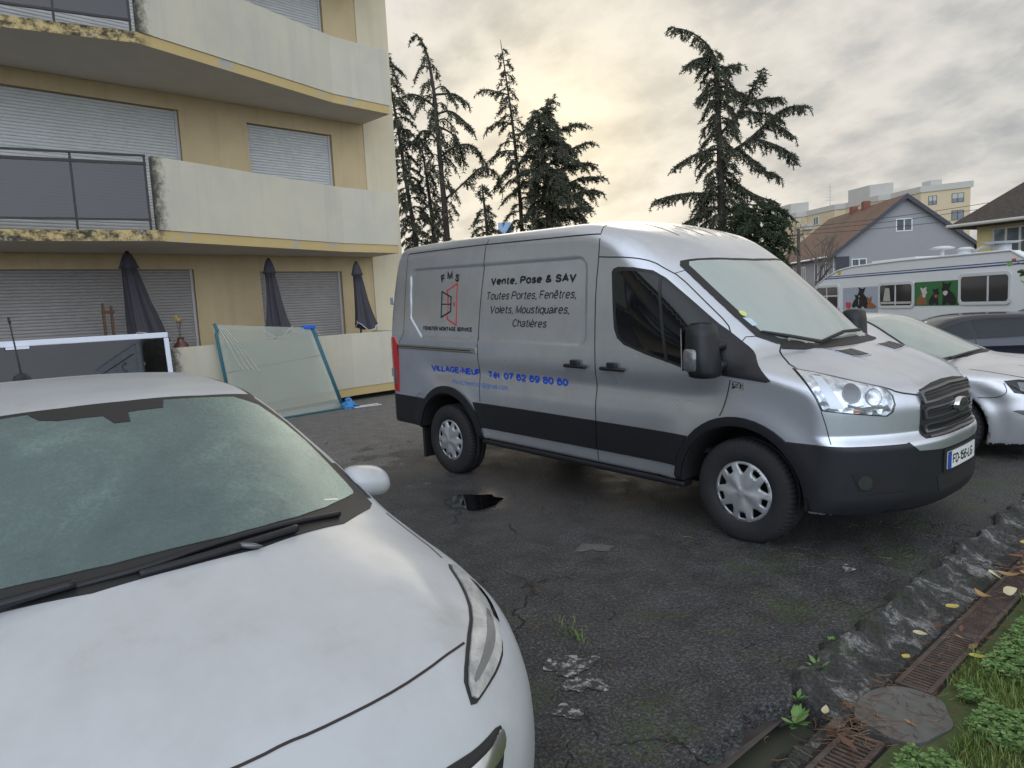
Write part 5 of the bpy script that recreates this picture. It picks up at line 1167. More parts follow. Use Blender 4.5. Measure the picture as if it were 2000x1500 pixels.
v = empty('floor_vase', 'tall red-brown vase with dried flowers behind the terrace parapet', 'vase', fac(-.62, .85, .26), FA)
mb = MB(); mb.lathe([(.11, 0), (.13, .2), (.15, .6), (.15, .9), (.11, 1.06), (.05, 1.12), (.055, 1.17), (.06, 1.18), (.045, 1.17)], 24); mb.build('vase_body', 'glazed_clay', v, True)
mb = MB(); heads = [(-.05, .0, 1.50), (.03, .02, 1.44), (-.01, -.02, 1.47)]
for h in heads: mb.tube([(0, 0, 1.1), (h[0] * .4, h[1], 1.3), h], .005, 5)
mb.build('stem', 'stem_dry', v)
for k, h in enumerate(heads):
    mb = MB(); rnd = random.Random(k)
    for q in range(60):
        a = Vector((rnd.gauss(0, 1), rnd.gauss(0, 1), rnd.gauss(0, 1))).normalized(); b = a.orthogonal().normalized() * .014; c_ = a.cross(b).normalized() * .010; ce = Vector(h) + a * (.035 if k == 1 else .028)
        mb.add([ce - b, ce + a * .012 - c_, ce + b, ce + a * .012 + c_], [(0, 1, 2, 3)])
    mb.build('flower_head', 'petal_pink' if k == 1 else 'petal_yellow', v)
# ------------------------------------------------------------------ glass panes waiting outside
glass_mat('pane_glass', (.93, .96, .93), .015, .36, (.52, .55, .50))
glass_mat('tint_glass', (.10, .12, .15), .02)
simple('foam_teal', (.025, .12, .16), .7, var=.2)
simple('foam_blue', (.015, .11, .55), .5); simple('white_alu', (.66, .70, .78), .4); simple('sheet_blue', (.05, .22, .50), .4, var=.3)
simple('strap_white', (.62, .62, .60), .6)
g = empty('glass_pane', 'large clear glass pane with teal edge guards leaning on the terrace parapet', 'glass pane', fac(.7, 1.9, 0), FA)
gi = g.location; GT = lambda s, n, z: (s - .7, 1.9 - n, z)
c = [GT(-.38, 2.12, .02), GT(1.74, 1.80, .02), GT(1.44, 1.47, 1.47), GT(-.47, 1.90, 1.62)]
mb = MB(); d_ = np.array((0, .010, 0)); cc = [np.array(q) for q in c]; mb.add(cc + [q + d_ for q in cc], [(0, 1, 2, 3), (7, 6, 5, 4), (0, 4, 5, 1), (1, 5, 6, 2), (2, 6, 7, 3), (3, 7, 4, 0)]); mb.build('pane', 'pane_glass', g)
lerp = lambda a, b, t: tuple(np.array(a) * (1 - t) + np.array(b) * t)
mb = MB(); mb.tube([lerp(c[2], c[1], -.02), lerp(c[2], c[1], .5), lerp(c[2], c[1], .97)], .034, 8); mb.tube([lerp(c[3], c[0], -.01), np.array(lerp(c[3], c[0], .06)) + (.03, 0, 0), np.array(lerp(c[3], c[0], .10)) + (.0, 0, 0), lerp(c[3], c[0], .95)], .026, 8); mb.build('edge_guard', 'foam_teal', g, True)
mb = MB(); e = np.array(c[2]); mb.bbox(e + (-.20, -.05, -.02), e + (.05, .04, .05), .015); mb.build('corner_guard', 'foam_blue', g)
mb = MB(); a, b = lerp(c[0], c[3], .52), lerp(c[1], c[2], .66)
for k in range(26): t0, t1 = k / 26, (k + .7) / 26; p0, p1 = np.array(lerp(a, b, t0)), np.array(lerp(a, b, t1)); mb.add([p0 + (0, -.004, 0), p1 + (0, -.004, 0), p1 + (0, -.004, .006), p0 + (0, -.004, .006)], [(0, 1, 2, 3)])
mb.build('joint_line', 'dark_seam', g)
mb = MB()
rnd = random.Random(4)
for k in range(4):
    p0 = np.array(lerp(c[3], c[2], .03 + .02 * k)); mb.tube(chaikin([p0 + (0, -.03, -.05), p0 + (.10 + .05 * k, -.06, -.25 - .05 * k), p0 + (.20 + .09 * k, -.09, -.55 - .08 * k), p0 + (.30 + .05 * k, -.13, -.75)], 2, False), .004, 4)
p0 = np.array(c[2]); mb.tube(chaikin([p0 + (0, -.04, 0), p0 + (.10, -.05, -.1), p0 + (.18, -.07, -.35), p0 + (.14, -.1, -.5)], 2, False), .004, 4)
mb.build('tie_strap', 'strap_white', g, True)
bagp = fac(1.80, 1.90, 0)
mb = MB(); rnd = random.Random(11); vs = []; fs = []
for j in range(7):
    for i in range(14):
        t = 2 * math.pi * i / 14; r = (.13, .14, .11, .085, .06, .05, .02)[j] * (1 + rnd.uniform(-.3, .3)); vs.append((r * math.cos(t) * 1.3, r * math.sin(t), j * .032))
for j in range(6):
    for i in range(14): fs.append((j * 14 + i, j * 14 + (i + 1) % 14, (j + 1) * 14 + (i + 1) % 14, (j + 1) * 14 + i))
mb.add(vs, fs); o = mb.build('plastic_wrap', 'sheet_blue', None); o.location = bagp; tag(o, 'crumpled blue plastic wrap at the foot of the leaning glass pane', 'plastic wrap')
for k, (s0, n0, s1, n1) in enumerate(((1.85, 1.98, 2.35, 2.02), (1.80, 2.08, 2.30, 2.20))):
    mb = MB(); a_, b_ = fac(s0, n0, .014), fac(s1, n1, .014); mb.tube([(0, 0, 0), b_ - a_], .010, 6); o = mb.build('plastic_rod', 'strap_white'); o.location = a_
    tag(o, ('white plastic rod on the asphalt by the blue wrap, the one nearer the parapet', 'white plastic rod on the asphalt by the blue wrap, the one farther from the parapet')[k], 'rod', 'white rods lying on the asphalt')
mb = MB(); a_, b_ = fac(.35, 2.0, .016), fac(1.72, 1.93, .02); mb.tube([(0, 0, 0), b_ - a_], .016, 6); o = mb.build('edge_strip', 'foam_teal'); o.location = a_; tag(o, 'teal foam strip lying along the base of the leaning glass pane', 'foam strip')
# white-framed glazing in front of the terrace
w = empty('framed_glazing', 'wide white-framed sheet of dark glass standing behind the white hatchback', 'window frame', fac(-1.30, 2.42, 0), FA)
WT = lambda p: (p[0] - .10 * (p[2] / 1.5) * 0, p[1] + .16 * p[2] / 1.55, p[2])
mb = MB(WT); mb.bbox((-3.9, -.025, 1.475), (.0, .025, 1.55), .008); mb.bbox((-.06, -.025, .0), (.005, .025, 1.47), .008); mb.bbox((-3.9, -.025, 0), (-.062, .025, .07), .008); mb.bbox((-3.9, -.025, .072), (-3.84, .025, 1.473), .008); mb.build('frame', 'white_alu', w)
mb = MB(WT); mb.box((-3.84, -.008, .072), (-.062, .004, 1.473)); mb.build('pane', 'tint_glass', w)
mb = MB(WT); mb.bbox((-1.95, -.06, 1.44), (-1.70, -.026, 1.475), .004); mb.build('handle', 'white_alu', w)
# ================================================================== ground
def gz(x, y): t = min(1, max(0, (y - 2.2) / 5.5)); return -.30 * t * t * (3 - 2 * t)
def asphalt():
    t = NT('worn_asphalt'); o = t.co(); L = lambda v: t.math('MULTIPLY', v, 1.)
    agg = t.n('ShaderNodeTexVoronoi'); agg.inputs['Scale'].default_value = 75; t.l(o, agg.inputs['Vector'])
    agc = t.n('ShaderNodeSeparateColor'); t.l(agg.outputs['Color'], agc.inputs[0])
    fine = t.noise(260, 3, .7, 0, o); mid = t.noise(5, 8, .66, .3, o); big = t.noise(.55, 5, .6, .5, o); big2 = t.noise(1.3, 6, .6, .4, o)
    spk = t.ramp(t.noise(125, 3, .75, .3, o), [(.54, 0.), (.70, 1.)]); stone = t.math('ADD', t.math('MULTIPLY', t.math('MULTIPLY', t.ramp(agc.outputs[0], [(.70, 0.), (1., .8)]), t.ramp(agg.outputs['Distance'], [(.12, 1.), (.45, 0.)])), t.ramp(t.noise(40, 3, .7, 0, o), [(.4, .2), (.62, 1.)])), t.math('MULTIPLY', spk, .16))
    base = t.mix(t.ramp(mid, [(.3, 0.), (.7, 1.)]), (.032, .031, .033), (.078, .077, .079))
    base = t.mix(t.math('MULTIPLY', stone, t.ramp(mid, [(.35, .45), (.65, 1.)])), base, (.30, .29, .285))
    # dry, paler asphalt towards the building, ragged boundary
    sp = t.n('ShaderNodeSeparateXYZ'); t.l(o, sp.inputs[0])
    dry = t.math('ADD', t.math('MULTIPLY', t.math('SUBTRACT', -.35, sp.outputs[0]), .55), t.math('MULTIPLY', t.math('SUBTRACT', t.math('ADD', t.math('MULTIPLY', big2, .6), t.math('MULTIPLY', big, .4)), .5), 5.5))
    dm = t.ramp(dry, [(.25, 0.), (.42, 1.)])
    dryc = t.mix(t.ramp(mid, [(.3, 0.), (.7, 1.)]), (.125, .118, .112), (.20, .19, .18)); dryc = t.mix(t.math('MULTIPLY', stone, .6), dryc, (.36, .35, .335))
    grit = t.ramp(t.noise(58, 6, .85, .2, o), [(.36, .22), (.52, .9), (.63, 2.6)])
    c = t.mix(dm, base, dryc); c = t.mix(1., c, grit, 'MULTIPLY')
    dpt = t.n('ShaderNodeVectorMath', operation='DISTANCE'); t.l(o, dpt.inputs[0]); dpt.inputs[1].default_value = (1.05, -1.50, 0)
    damp = t.ramp(t.math('ADD', dpt.outputs['Value'], t.math('MULTIPLY', big2, 1.1)), [(.72, 1.), (1.05, 0.)])
    c = t.mix(t.math('MULTIPLY', damp, .72), c, (.010, .010, .011))
    # cracks
    cr = t.n('ShaderNodeTexVoronoi', feature='DISTANCE_TO_EDGE'); cr.inputs['Scale'].default_value = 1.9
    wv = t.n('ShaderNodeMix', data_type='VECTOR'); wv.inputs[0].default_value = .30; t.l(o, wv.inputs[4]); nz = t.n('ShaderNodeTexNoise'); nz.inputs['Scale'].default_value = 3.5; nz.inputs['Detail'].default_value = 6; t.l(o, nz.inputs['Vector']); t.l(nz.outputs['Color'], wv.inputs[5]); t.l(wv.outputs[1], cr.inputs['Vector'])
    ck = t.math('MULTIPLY', t.ramp(cr.outputs['Distance'], [(.002, .75), (.010, 0.)]), t.ramp(big2, [(.52, 0.), (.62, 1.)]))
    c = t.mix(ck, c, (.006, .006, .006))
    # moss in low, damp patches near the kerb
    mo = t.math('MULTIPLY', t.ramp(t.noise(2.1, 7, .7, .3, o), [(.50, 0.), (.64, 1.)]), t.ramp(t.math('MULTIPLY', sp.outputs[0], .25), [(.66, 0.), (.95, 1.)]))
    mo = t.math('MULTIPLY', mo, t.ramp(t.noise(30, 4, .7, 0, o), [(.38, 0.), (.6, 1.)]))
    c = t.mix(t.math('MULTIPLY', mo, .75), c, (.055, .085, .016))
    t.set(Base_Color=c)
    wet = t.ramp(t.math('ADD', t.math('MULTIPLY', big, .5), t.math('MULTIPLY', mid, .5)), [(.35, .42), (.62, .75)])
    t.set(Roughness=t.mix(damp, t.mix(dm, wet, (.8, .8, .8)), (.33, .33, .33))); t.b.inputs['Specular IOR Level'].default_value = .35
    h = t.math('ADD', t.math('MULTIPLY', agg.outputs['Distance'], .7), t.math('ADD', t.math('MULTIPLY', fine, .25), t.math('SUBTRACT', t.math('MULTIPLY', mid, 1.2), t.math('MULTIPLY', ck, 3.))))
    t.bump(h, .8, .014); return t
asphalt()
# one sheet from the kerb to the horizon, with a broken hole near the kerb
rnd = random.Random(5)
KX = 4.37
HOLE = [(4.40, -2.42), (4.31, -2.44), (4.22, -2.56), (4.16, -2.72), (4.10, -2.90), (4.02, -3.02), (3.98, -3.2), (4.06, -3.5), (4.40, -3.6)]
def kerb_edge(y): return KX + .018 * math.sin(7 * y) + .022 * math.sin(17 * y + 1.3) + .012 * math.sin(41 * y)
def near_sheet():
    edge = [(kerb_edge(y), y) for y in np.arange(-9, -3.6, .04)]; edge2 = [(kerb_edge(y), y) for y in np.arange(-2.40, 9.0, .04)]
    hole = [(x + rnd.uniform(-.012, .012), y) for x, y in dens(HOLE[1:-1], .03, False)]
    edge3 = [(kerb_edge(y) + rnd.uniform(-.012, .016) + .03, y) for y in np.arange(-3.58, -2.40, .03)]
    outer = [(-9.0, -9.0)] + edge + edge3 + edge2 + [(kerb_edge(9), 9.0), (-9.0, 9.0)]
    V, F = cdt([outer], .30)
    fs = [f if (V[f[1]][0] - V[f[0]][0]) * (V[f[2]][1] - V[f[0]][1]) - (V[f[1]][1] - V[f[0]][1]) * (V[f[2]][0] - V[f[0]][0]) > 0 else f[::-1] for f in F]
    vs = [(x, y, gz(x, y) - (.0)) for x, y in V]
    es = {(f[i], f[(i + 1) % len(f)]) for f in fs for i in range(len(f))}; bd = [e for e in es if (e[1], e[0]) not in es]; n0 = len(vs)
    mp = {}
    for e in bd:
        for i in e:
            if i not in mp: mp[i] = len(vs); vs.append((vs[i][0] + (.012 if vs[i][0] > 3.9 else 0), vs[i][1], vs[i][2] - .10))
    fs += [(e[1], e[0], mp[e[0]], mp[e[1]]) for e in bd]
    tag(link('car_park', vs, fs, 'worn_asphalt'), kind='structure')
near_sheet()
def far_ground():
    t = NT('far_ground_mat'); n = t.noise(.15, 6, .6); t.set(Base_Color=t.ramp(n, [(.35, (.05, .05, .048)), (.6, (.07, .075, .05)), (.8, (.09, .088, .08))]), Roughness=.9)
    xs = [-400, -120, -40, -20, -9.0, -4, 0, 4.36, 8, 20, 60, 400]; ys = [-400, -60, -20, -9.0, -6, -3, 0, 2.2, 3, 4, 5, 6, 7, 7.8, 9.0, 14, 30, 60, 400]; vs = []; fs = []
    for y in ys:
        for x in xs: vs.append((x, y, gz(x, y) - .14))
    m = len(xs)
    for j in range(len(ys) - 1):
        for i in range(m - 1): fs.append((j * m + i, j * m + i + 1, (j + 1) * m + i + 1, (j + 1) * m + i))
    tag(link('terrain', vs, fs, 'far_ground_mat'), kind='structure')
far_ground()
# asphalt yard beyond the near sheet, up to the houses
mb = MB(); xs = [-60, -30, -9.001, 4.36, 12]; 
for (x0, x1, y0, y1) in ((-60, 12, 9.0, 60), (-40, -9.0, -20, 9.0)): mb.add([(x0, y0, gz(0, y0)), (x1, y0, gz(0, y0)), (x1, y1, gz(0, y1)), (x0, y1, gz(0, y1))] if y0 >= 9 else [(x0, y0, -.004), (x1, y0, -.004), (x1, 2.2, -.004), (x0, 2.2, -.004)], [(0, 1, 2, 3)])
tag(mb.build('yard', 'worn_asphalt'), kind='structure')
# puddles: still water lying in hollows
def water():
    t = NT('puddle_water'); t.set(Base_Color=(.004, .004, .005), Roughness=.015); t.b.inputs['Specular IOR Level'].default_value = .5
water()
def blob(cx, cy, rx, ry, seed, n=70, k=.28):
    r = random.Random(seed); ph = [r.uniform(0, 6.28) for _ in range(7)]; am = [r.uniform(.3, 1) / (i + 1) ** .75 for i in range(7)]
    o = []
    for i in range(n):
        t = 2 * math.pi * i / n; q = 1 + k * sum(am[j] * math.sin((j + 2) * t + ph[j]) for j in range(7)); o.append((cx + rx * q * math.cos(t), cy + ry * q * math.sin(t)))
    return o
for k, (cx, cy, rx, ry, sd) in enumerate(((1.04, -1.52, .22, .27, 3),)):
    pts = chaikin(blob(cx, cy, rx, ry, sd, 40, .20), 1); V, F = cdt([pts]); tag(link('puddle', [(x, y, .004) for x, y in V], F, 'puddle_water'), kind='structure')
# worn white paint and pale patches on the asphalt
t = NT('worn_white_paint'); n = t.noise(28, 6, .75); t.set(Base_Color=t.ramp(n, [(.50, (.04, .04, .04)), (.60, (.36, .36, .35)), (.75, (.50, .50, .48))]), Roughness=.85); t.bump(n, .15, .003)
simple('pale_patch', (.10, .099, .096), .9, var=.6, vs=45)
for nm, m, z in (('paint_mark', 'worn_white_paint', .0045), ('asphalt_patch', 'pale_patch', .004)):
    for (cx, cy, rx, ry, sd) in (((3.60, -2.98, .085, .13, 21), (3.76, -3.05, .08, .08, 22), (4.02, -1.02, .035, .06, 25), (3.86, -3.26, .06, .05, 28)) if nm == 'paint_mark' else ((2.62, -1.72, .10, .09, 31),)):
        V, F = cdt([blob(cx, cy, rx, ry, sd, 50, .38)]); tag(link(nm, [(x, y, z) for x, y in V], F, m), kind='structure')
# ------------------------------------------------------------------ kerb, drain and grass
t = NT('old_concrete'); o = t.co(); n = t.noise(6, 8, .7, .5, o); n2 = t.noise(2.2, 6, .65, .4, o); n3 = t.noise(45, 5, .75, 0, o)
c = t.ramp(n, [(.3, (.030, .029, .028)), (.46, (.075, .074, .072)), (.54, (.13, .128, .124)), (.57, (.34, .335, .325)), (.70, (.46, .455, .44))])
c = t.mix(t.math('MULTIPLY', t.ramp(n2, [(.52, 0.), (.66, 1.)]), .7), c, (.05, .065, .022)); c = t.mix(t.ramp(n3, [(.35, .6), (.6, 0.)]), c, (.035, .035, .034)); c = t.mix(1., c, t.ramp(t.noise(70, 5, .8, 0, o), [(.38, .45), (.6, 1.5)]), 'MULTIPLY')
t.set(Base_Color=c, Roughness=.9); t.bump(t.math('ADD', t.math('ADD', n, n3), t.noise(90, 4, .7, 0, o)), 1.0, .02)
def kerb():
    vs = []; fs = []; ys = np.arange(-6.5, 9.0, .03); m = 13; r = random.Random(8)
    from mathutils import noise as mn
    for j, y in enumerate(ys):
        e = kerb_edge(y)
        for i in range(m):
            u = i / (m - 1); x = e - .03 + (4.640 - e + .03) * u; z = -.012 * (u < .15) + .018 * math.exp(-((u - .22) / .12) ** 2) - .085 * max(0, u - .2) ** 1.2
            dv = mn.voronoi(Vector((x * 9, y * 7, 2)))[0]; ck = min(1, (dv[1] - dv[0]) * 5); dw = mn.voronoi(Vector((x * 26, y * 22, 5)))[0]; c2 = min(1, (dw[1] - dw[0]) * 4)
            nz = mn.noise(Vector((x * 8, y * 8, 0))) * .012 - .011 * (1 - ck) - .006 * (1 - c2) + (mn.noise(Vector((y * 5, 3, 9))) * .016 + .020) * math.exp(-((u - .24) / .17) ** 2); brk = min(1, max(0, (-2.44 - y) / .05)) * min(1, max(0, (y + 3.45) / .08))
            z += nz + gz(x, y)
            if brk > 0 and u < .80: z = z * (1 - brk) + brk * (-.15 if u < .66 else z - .06)
            vs.append((x, y, z))
    for j in range(len(ys) - 1):
        for i in range(m - 1): fs.append((j * m + i, j * m + i + 1, (j + 1) * m + i + 1, (j + 1) * m + i))
    tag(link('kerb', vs, fs, 'old_concrete', None, False), kind='structure')
kerb()
simple('hole_mud', (.075, .063, .058), .5, var=.4, vs=7, bump=.3, bs=40)
mb = MB(); V, F = cdt([[(3.85, -2.35), (4.45, -2.35), (4.45, -3.75), (3.85, -3.75)][::-1]], .06)
from mathutils import noise as mn_
mb.add([(x, y, -.075 + .02 * mn_.noise(Vector((x * 5, y * 5, 1)))) for x, y in V], F); o = mb.build('broken_hollow', 'hole_mud', None, True); tag(o, kind='structure')
# cast-iron drain gratings
t = NT('rusty_iron'); n = t.noise(11, 7, .7); t.set(Base_Color=t.ramp(n, [(.3, (.060, .046, .040)), (.6, (.125, .096, .082)), (.8, (.20, .165, .145))]), Roughness=.75, Metallic=.25); t.bump(t.noise(160, 3, .6), .3, .003)
def grate(y0, n_bars, label, grp):
    L = n_bars * .0262 + .05; x0, x1, z = 4.652, 4.802, -.062; tilt = gz(4.7, y0)
    root = empty('drain_grate', label, 'drain grate', (x0, y0, z + tilt), 0, grp); W_ = x1 - x0
    mb = MB(); mb.bbox((0, 0, -.03), (.022, L, .0), .003); mb.bbox((W_ - .022, 0, -.03), (W_, L, .0), .003); mb.bbox((.022, 0, -.03), (W_ - .022, .022, -.001), .003); mb.bbox((.022, L - .022, -.03), (W_ - .022, L, -.001), .003); mb.build('frame', 'rusty_iron', root)
    mb = MB()
    for k in range(n_bars): y = .030 + k * .0262; mb.bbox((.0225, y, -.024), (W_ - .0225, y + .0135, -.0025), .003)
    mb.build('bars', 'rusty_iron', root)
    mb = MB(); mb.lathe([(.016, -.004), (.016, .0005), (.010, .0005), (.009, -.004), (.0, -.004)], 14, (W_ / 2, L / 2, 0)); mb.build('bolt', 'rusty_iron', root)
mb = MB(); mb.box((4.63, -6.5, -.30), (4.835, 7.0, -.20)); mb.box((4.63, -6.5, -.20), (4.65, 7.0, -.068)); mb.box((4.804, -6.5, -.20), (4.83, 7.0, -.075)); tag(mb.build('drain_channel', 'void_dark'), kind='structure')
gl = [(-3.86, 'drain grate nearest the camera, its left end by the broken hollow'), (-3.18, 'drain grate just below the stone slab, with a dry leaf near it'), (-2.02, 'long drain grate just above the stone slab'), (-1.34, 'drain grate with yellow leaves beside the pale kerb'), (-.66, 'drain grate partly under the heap of big leaves'), (.02, 'drain grate beyond the leaf heap, next to the van nose'), (.70, 'farthest clear drain grate by the parked van, needles on it')]
for y, lb in gl: grate(y, 24, lb, 'cast iron drain grates along the kerb')
mb = MB(); V, F = cdt([blob(4.775, -2.26, .165, .21, 44, 40, .08)]); n = len(V); mb.prism(blob(4.775, -2.26, .165, .215, 44, 40, .08), -.12, -.052); o = mb.build('stone_slab', simple('slab_stone', (.115, .112, .105), .9, var=.45, vs=22, bump=.5, bs=90)); tag(o, 'grey stone slab set between two drain grates', 'stone slab')
# grass bank
t = NT('soil'); n = t.noise(9, 6, .7); t.set(Base_Color=t.ramp(n, [(.3, (.040, .060, .02)), (.55, (.070, .095, .032)), (.75, (.12, .09, .05))]), Roughness=.95); t.bump(n, .6, .02)
def bank_h(x, y): return -.065 + .045 * min(1, max(0, (x - 4.83) / .5)) + .02 * mn_.noise(Vector((x * 2.2, y * 2.2, 0))) + gz(x, y)
vs = []; fs = []; xs = np.concatenate([np.arange(4.82, 7, .12), np.arange(7, 30, 2.)]); ys = np.concatenate([np.arange(-9, 3, .15), np.arange(3, 30, 1.5)])
for y in ys:
    for x in xs: vs.append((x, y, bank_h(x, y)))
m = len(xs)
for j in range(len(ys) - 1):
    for i in range(m - 1): fs.append((j * m + i, j * m + i + 1, (j + 1) * m + i + 1, (j + 1) * m + i))
tag(link('grass_bank', vs, fs, 'soil', None, True), kind='structure')
def leafy(name, ramp_, rough=.6, trans=0.):
    t = NT(name); g_ = t.n('ShaderNodeNewGeometry'); t.set(Base_Color=t.ramp(g_.outputs['Random Per Island'], ramp_), Roughness=rough); t.b.inputs['Specular IOR Level'].default_value = .3; return t
leafy('grass_blade', [(0, (.075, .135, .03)), (.5, (.14, .22, .05)), (.85, (.19, .26, .07)), (1, (.30, .25, .12))])
leafy('clover_leaf', [(0, (.065, .14, .036)), (.6, (.115, .215, .06)), (1, (.19, .29, .10))])
leafy('needle_dry', [(0, (.11, .05, .025)), (.6, (.20, .10, .05)), (1, (.30, .20, .11))])
rnd = random.Random(17)
def blade(mb, p, h, w_, az, lean):
    a = Vector((math.cos(az), math.sin(az), 0)); s = Vector((-a.y, a.x, 0)) * w_; p = Vector(p)
    q1 = p + a * lean * .35 + Vector((0, 0, h * .6)); q2 = p + a * lean + Vector((0, 0, h))
    mb.add([p - s, p + s, q1 + s * .7, q1 - s * .7, q2], [(0, 1, 2, 3), (3, 2, 4)])
def clover(mb, p, r, az):
    p = Vector(p)
    for k in range(3):
        t = az + k * 2.094; d = Vector((math.cos(t), math.sin(t), .15)); s = Vector((-d.y, d.x, 0)); c = p + d * r * .55
        mb.add([p, c + s * r * .42 - d * r * .1, c + d * r * .42 + s * .2 * r, c + d * r * .42 - s * .2 * r, c - s * r * .42 - d * r * .1], [(0, 1, 2, 3, 4)])
mbg = MB(); mbc = MB(); n_g = 0
while n_g < 56000:
    y = -4.2 + 6.4 * rnd.random() ** 1.45; x = 4.82 + abs(rnd.gauss(0, .6))
    if x > 6.3 or (x < 4.99 and abs(y + 2.26) < .24) or rnd.random() > 1.1 - .2 * max(0, y): continue
    cl = mn_.noise(Vector((x * 4, y * 4, 7)))
    if x < 4.89 and cl < .0: continue
    n_g += 1
    if cl > .02 or rnd.random() < .25: blade(mbg, (x, y, bank_h(x, y) - .004), rnd.uniform(.02, .07), rnd.uniform(.0012, .0028), rnd.uniform(0, 6.28), rnd.uniform(.0, .05))
    elif rnd.random() < .55: clover(mbc, (x, y, bank_h(x, y) + rnd.uniform(.010, .05)), rnd.uniform(.010, .021), rnd.uniform(0, 6.28))
for (cx, cy, k) in ((3.42, -2.75, 60), (3.30, -2.70, 30), (4.30, -2.42, 0)):
    for _ in range(k): blade(mbg, (cx + rnd.gauss(0, .05), cy + rnd.gauss(0, .03), 0), rnd.uniform(.015, .05), .0018, rnd.uniform(0, 6.28), rnd.uniform(.01, .05))
tag(mbg.build('grass', 'grass_blade'), kind='stuff')
tag(mbc.build('clover', 'clover_leaf'), kind='stuff')
# weeds in the kerb cracks
for k, (cx, cy, cz, r, lb) in enumerate(((4.43, -2.26, .01, .055, 'small leafy weed on the kerb edge above the broken hollow'), (4.45, -2.50, -.03, .045, 'round-leaved weed in the crack at the top of the broken hollow'), (4.50, -2.62, -.06, .07, 'spreading weed between the hollow and the near drain grate'), (4.36, -1.98, .01, .03, 'tiny green weed on the asphalt edge higher up the kerb'))):
    mb = MB()
    for q in range(26):
        a = rnd.uniform(0, 6.28); l_ = r * rnd.uniform(.4, 1.1); d = Vector((math.cos(a), math.sin(a), rnd.uniform(.2, .9))); s = Vector((-d.y, d.x, 0)) * l_ * .22
        mb.add([Vector((0, 0, 0)), d * l_ * .6 + s, d * l_, d * l_ * .6 - s], [(0, 1, 2, 3)])
    o = mb.build('weed', 'clover_leaf'); o.location = (cx, cy, cz); tag(o, lb, 'weed', 'weeds growing along the kerb')
# dry needles on the ground
mb = MB()
for _ in range(1100):
    r_ = rnd.random()
    if r_ < .62: y = rnd.uniform(-3.9, 1.6); x = rnd.choice((rnd.gauss(4.66, .06), rnd.gauss(4.86, .06), rnd.gauss(4.75, .1))); z = -.052 + gz(x, y)
    elif r_ < .70: x = rnd.gauss(4.68, .06); y = rnd.gauss(-2.47, .11); z = -.05
    else:
        if rnd.random() < .6: continue
        x = rnd.uniform(2.6, 4.3); y = rnd.uniform(-3.6, .0); z = .004
    if 4.60 < x < 4.9: z = max(z, -.058)
    elif x >= 4.86: z = bank_h(x, y) + .012
    elif 4.35 < x <= 4.6: z = .02 - .3 * (x - 4.4)
    a = rnd.uniform(0, 6.28); l_ = rnd.uniform(.03, .085); b = rnd.uniform(-.6, .6); pts = [Vector((x, y, z + .003))]
    for q in range(3): pts.append(pts[-1] + Vector((math.cos(a + b * q), math.sin(a + b * q), rnd.uniform(-.02, .03))) * l_ / 3)
    mb.tube(pts, .0011, 3, False)
tag(mb.build('dry_needles', 'needle_dry'), kind='stuff')
# brown litter gathered in the far end of the drain and under the bank
mb = MB(); rl = random.Random(77)
for _ in range(260):
    y = rl.uniform(-.35, 3.2) if rl.random() < .94 else rl.uniform(-3.4, -.7); x = rl.gauss(4.76, .09) + .02 * max(0, y); z = gz(x, y) - .05 + rl.uniform(0, .03); a = rl.uniform(0, 6.28); l_ = rl.uniform(.018, .05); d = Vector((math.cos(a), math.sin(a), rl.uniform(-.3, .4))) * l_; s_ = Vector((-d.y, d.x, rl.uniform(-.3, .3) * l_)) * rl.uniform(.3, .6); p0 = Vector((x, y, z))
    mb.add([p0 - d, p0 + s_ * .8, p0 + d, p0 - s_ * .8], [(0, 1, 2, 3)])
leafy('litter_leaf', [(0, (.10, .05, .03)), (.6, (.22, .11, .06)), (.9, (.34, .24, .13)), (1, (.42, .36, .22))])
tag(mb.build('leaf_litter', 'litter_leaf'), kind='stuff')
# fallen leaves, each its own
simple('leaf_yellow', (.46, .38, .08), .6, var=.25, vs=30); simple('leaf_cream', (.50, .44, .27), .6, var=.2, vs=30); simple('leaf_tan', (.33, .19, .08), .6, var=.3, vs=30)
def leaf(x, y, z, l_, wd, az, curl, m, lb, roll=0.):
    vs = []; fs = []; n = 8
    for i in range(n + 1):
        u = i / n; w_ = wd * math.sin(math.pi * u ** .8) ** .8 * .5
        for k in (-1, 0, 1): vs.append((u * l_ - l_ / 2, k * w_, curl * l_ * ((u - .5) ** 2) + abs(k) * w_ * .35))
    for i in range(n):
        for k in range(2): fs.append((i * 3 + k, i * 3 + k + 1, (i + 1) * 3 + k + 1, (i + 1) * 3 + k))
    o = link('fallen_leaf', vs, fs, m, None, True); o.location = (x, y, z); o.rotation_euler = (roll, 0, az); tag(o, lb, 'leaf', 'fallen leaves along the drain')
leaf(4.66, -.62, .0, .13, .075, 2.2, .6, 'leaf_cream', 'large pale leaf lying on the drain grate heap, the biggest one', .5)
leaf(4.76, -.74, -.02, .11, .05, 1.2, .5, 'leaf_cream', 'pale upright leaf just below the biggest pale leaf', .9)
leaf(4.70, -.50, -.02, .12, .06, .4, .8, 'leaf_tan', 'tan curled leaf in the heap above the pale leaves')
leaf(4.78, -.42, -.02, .10, .05, 2.9, .7, 'leaf_tan', 'tan leaf at the right end of the leaf heap')
leaf(4.68, -.88, -.03, .12, .05, 2.6, .9, 'leaf_tan', 'curled orange-brown leaf below the leaf heap')
leaf(4.63, -1.20, .0, .075, .05, 1.0, .4, 'leaf_yellow', 'greenish yellow leaf at the left edge of the grate')
leaf(4.62, -1.62, .0, .065, .045, .2, .5, 'leaf_cream', 'small pale leaf on the kerb by the grate')
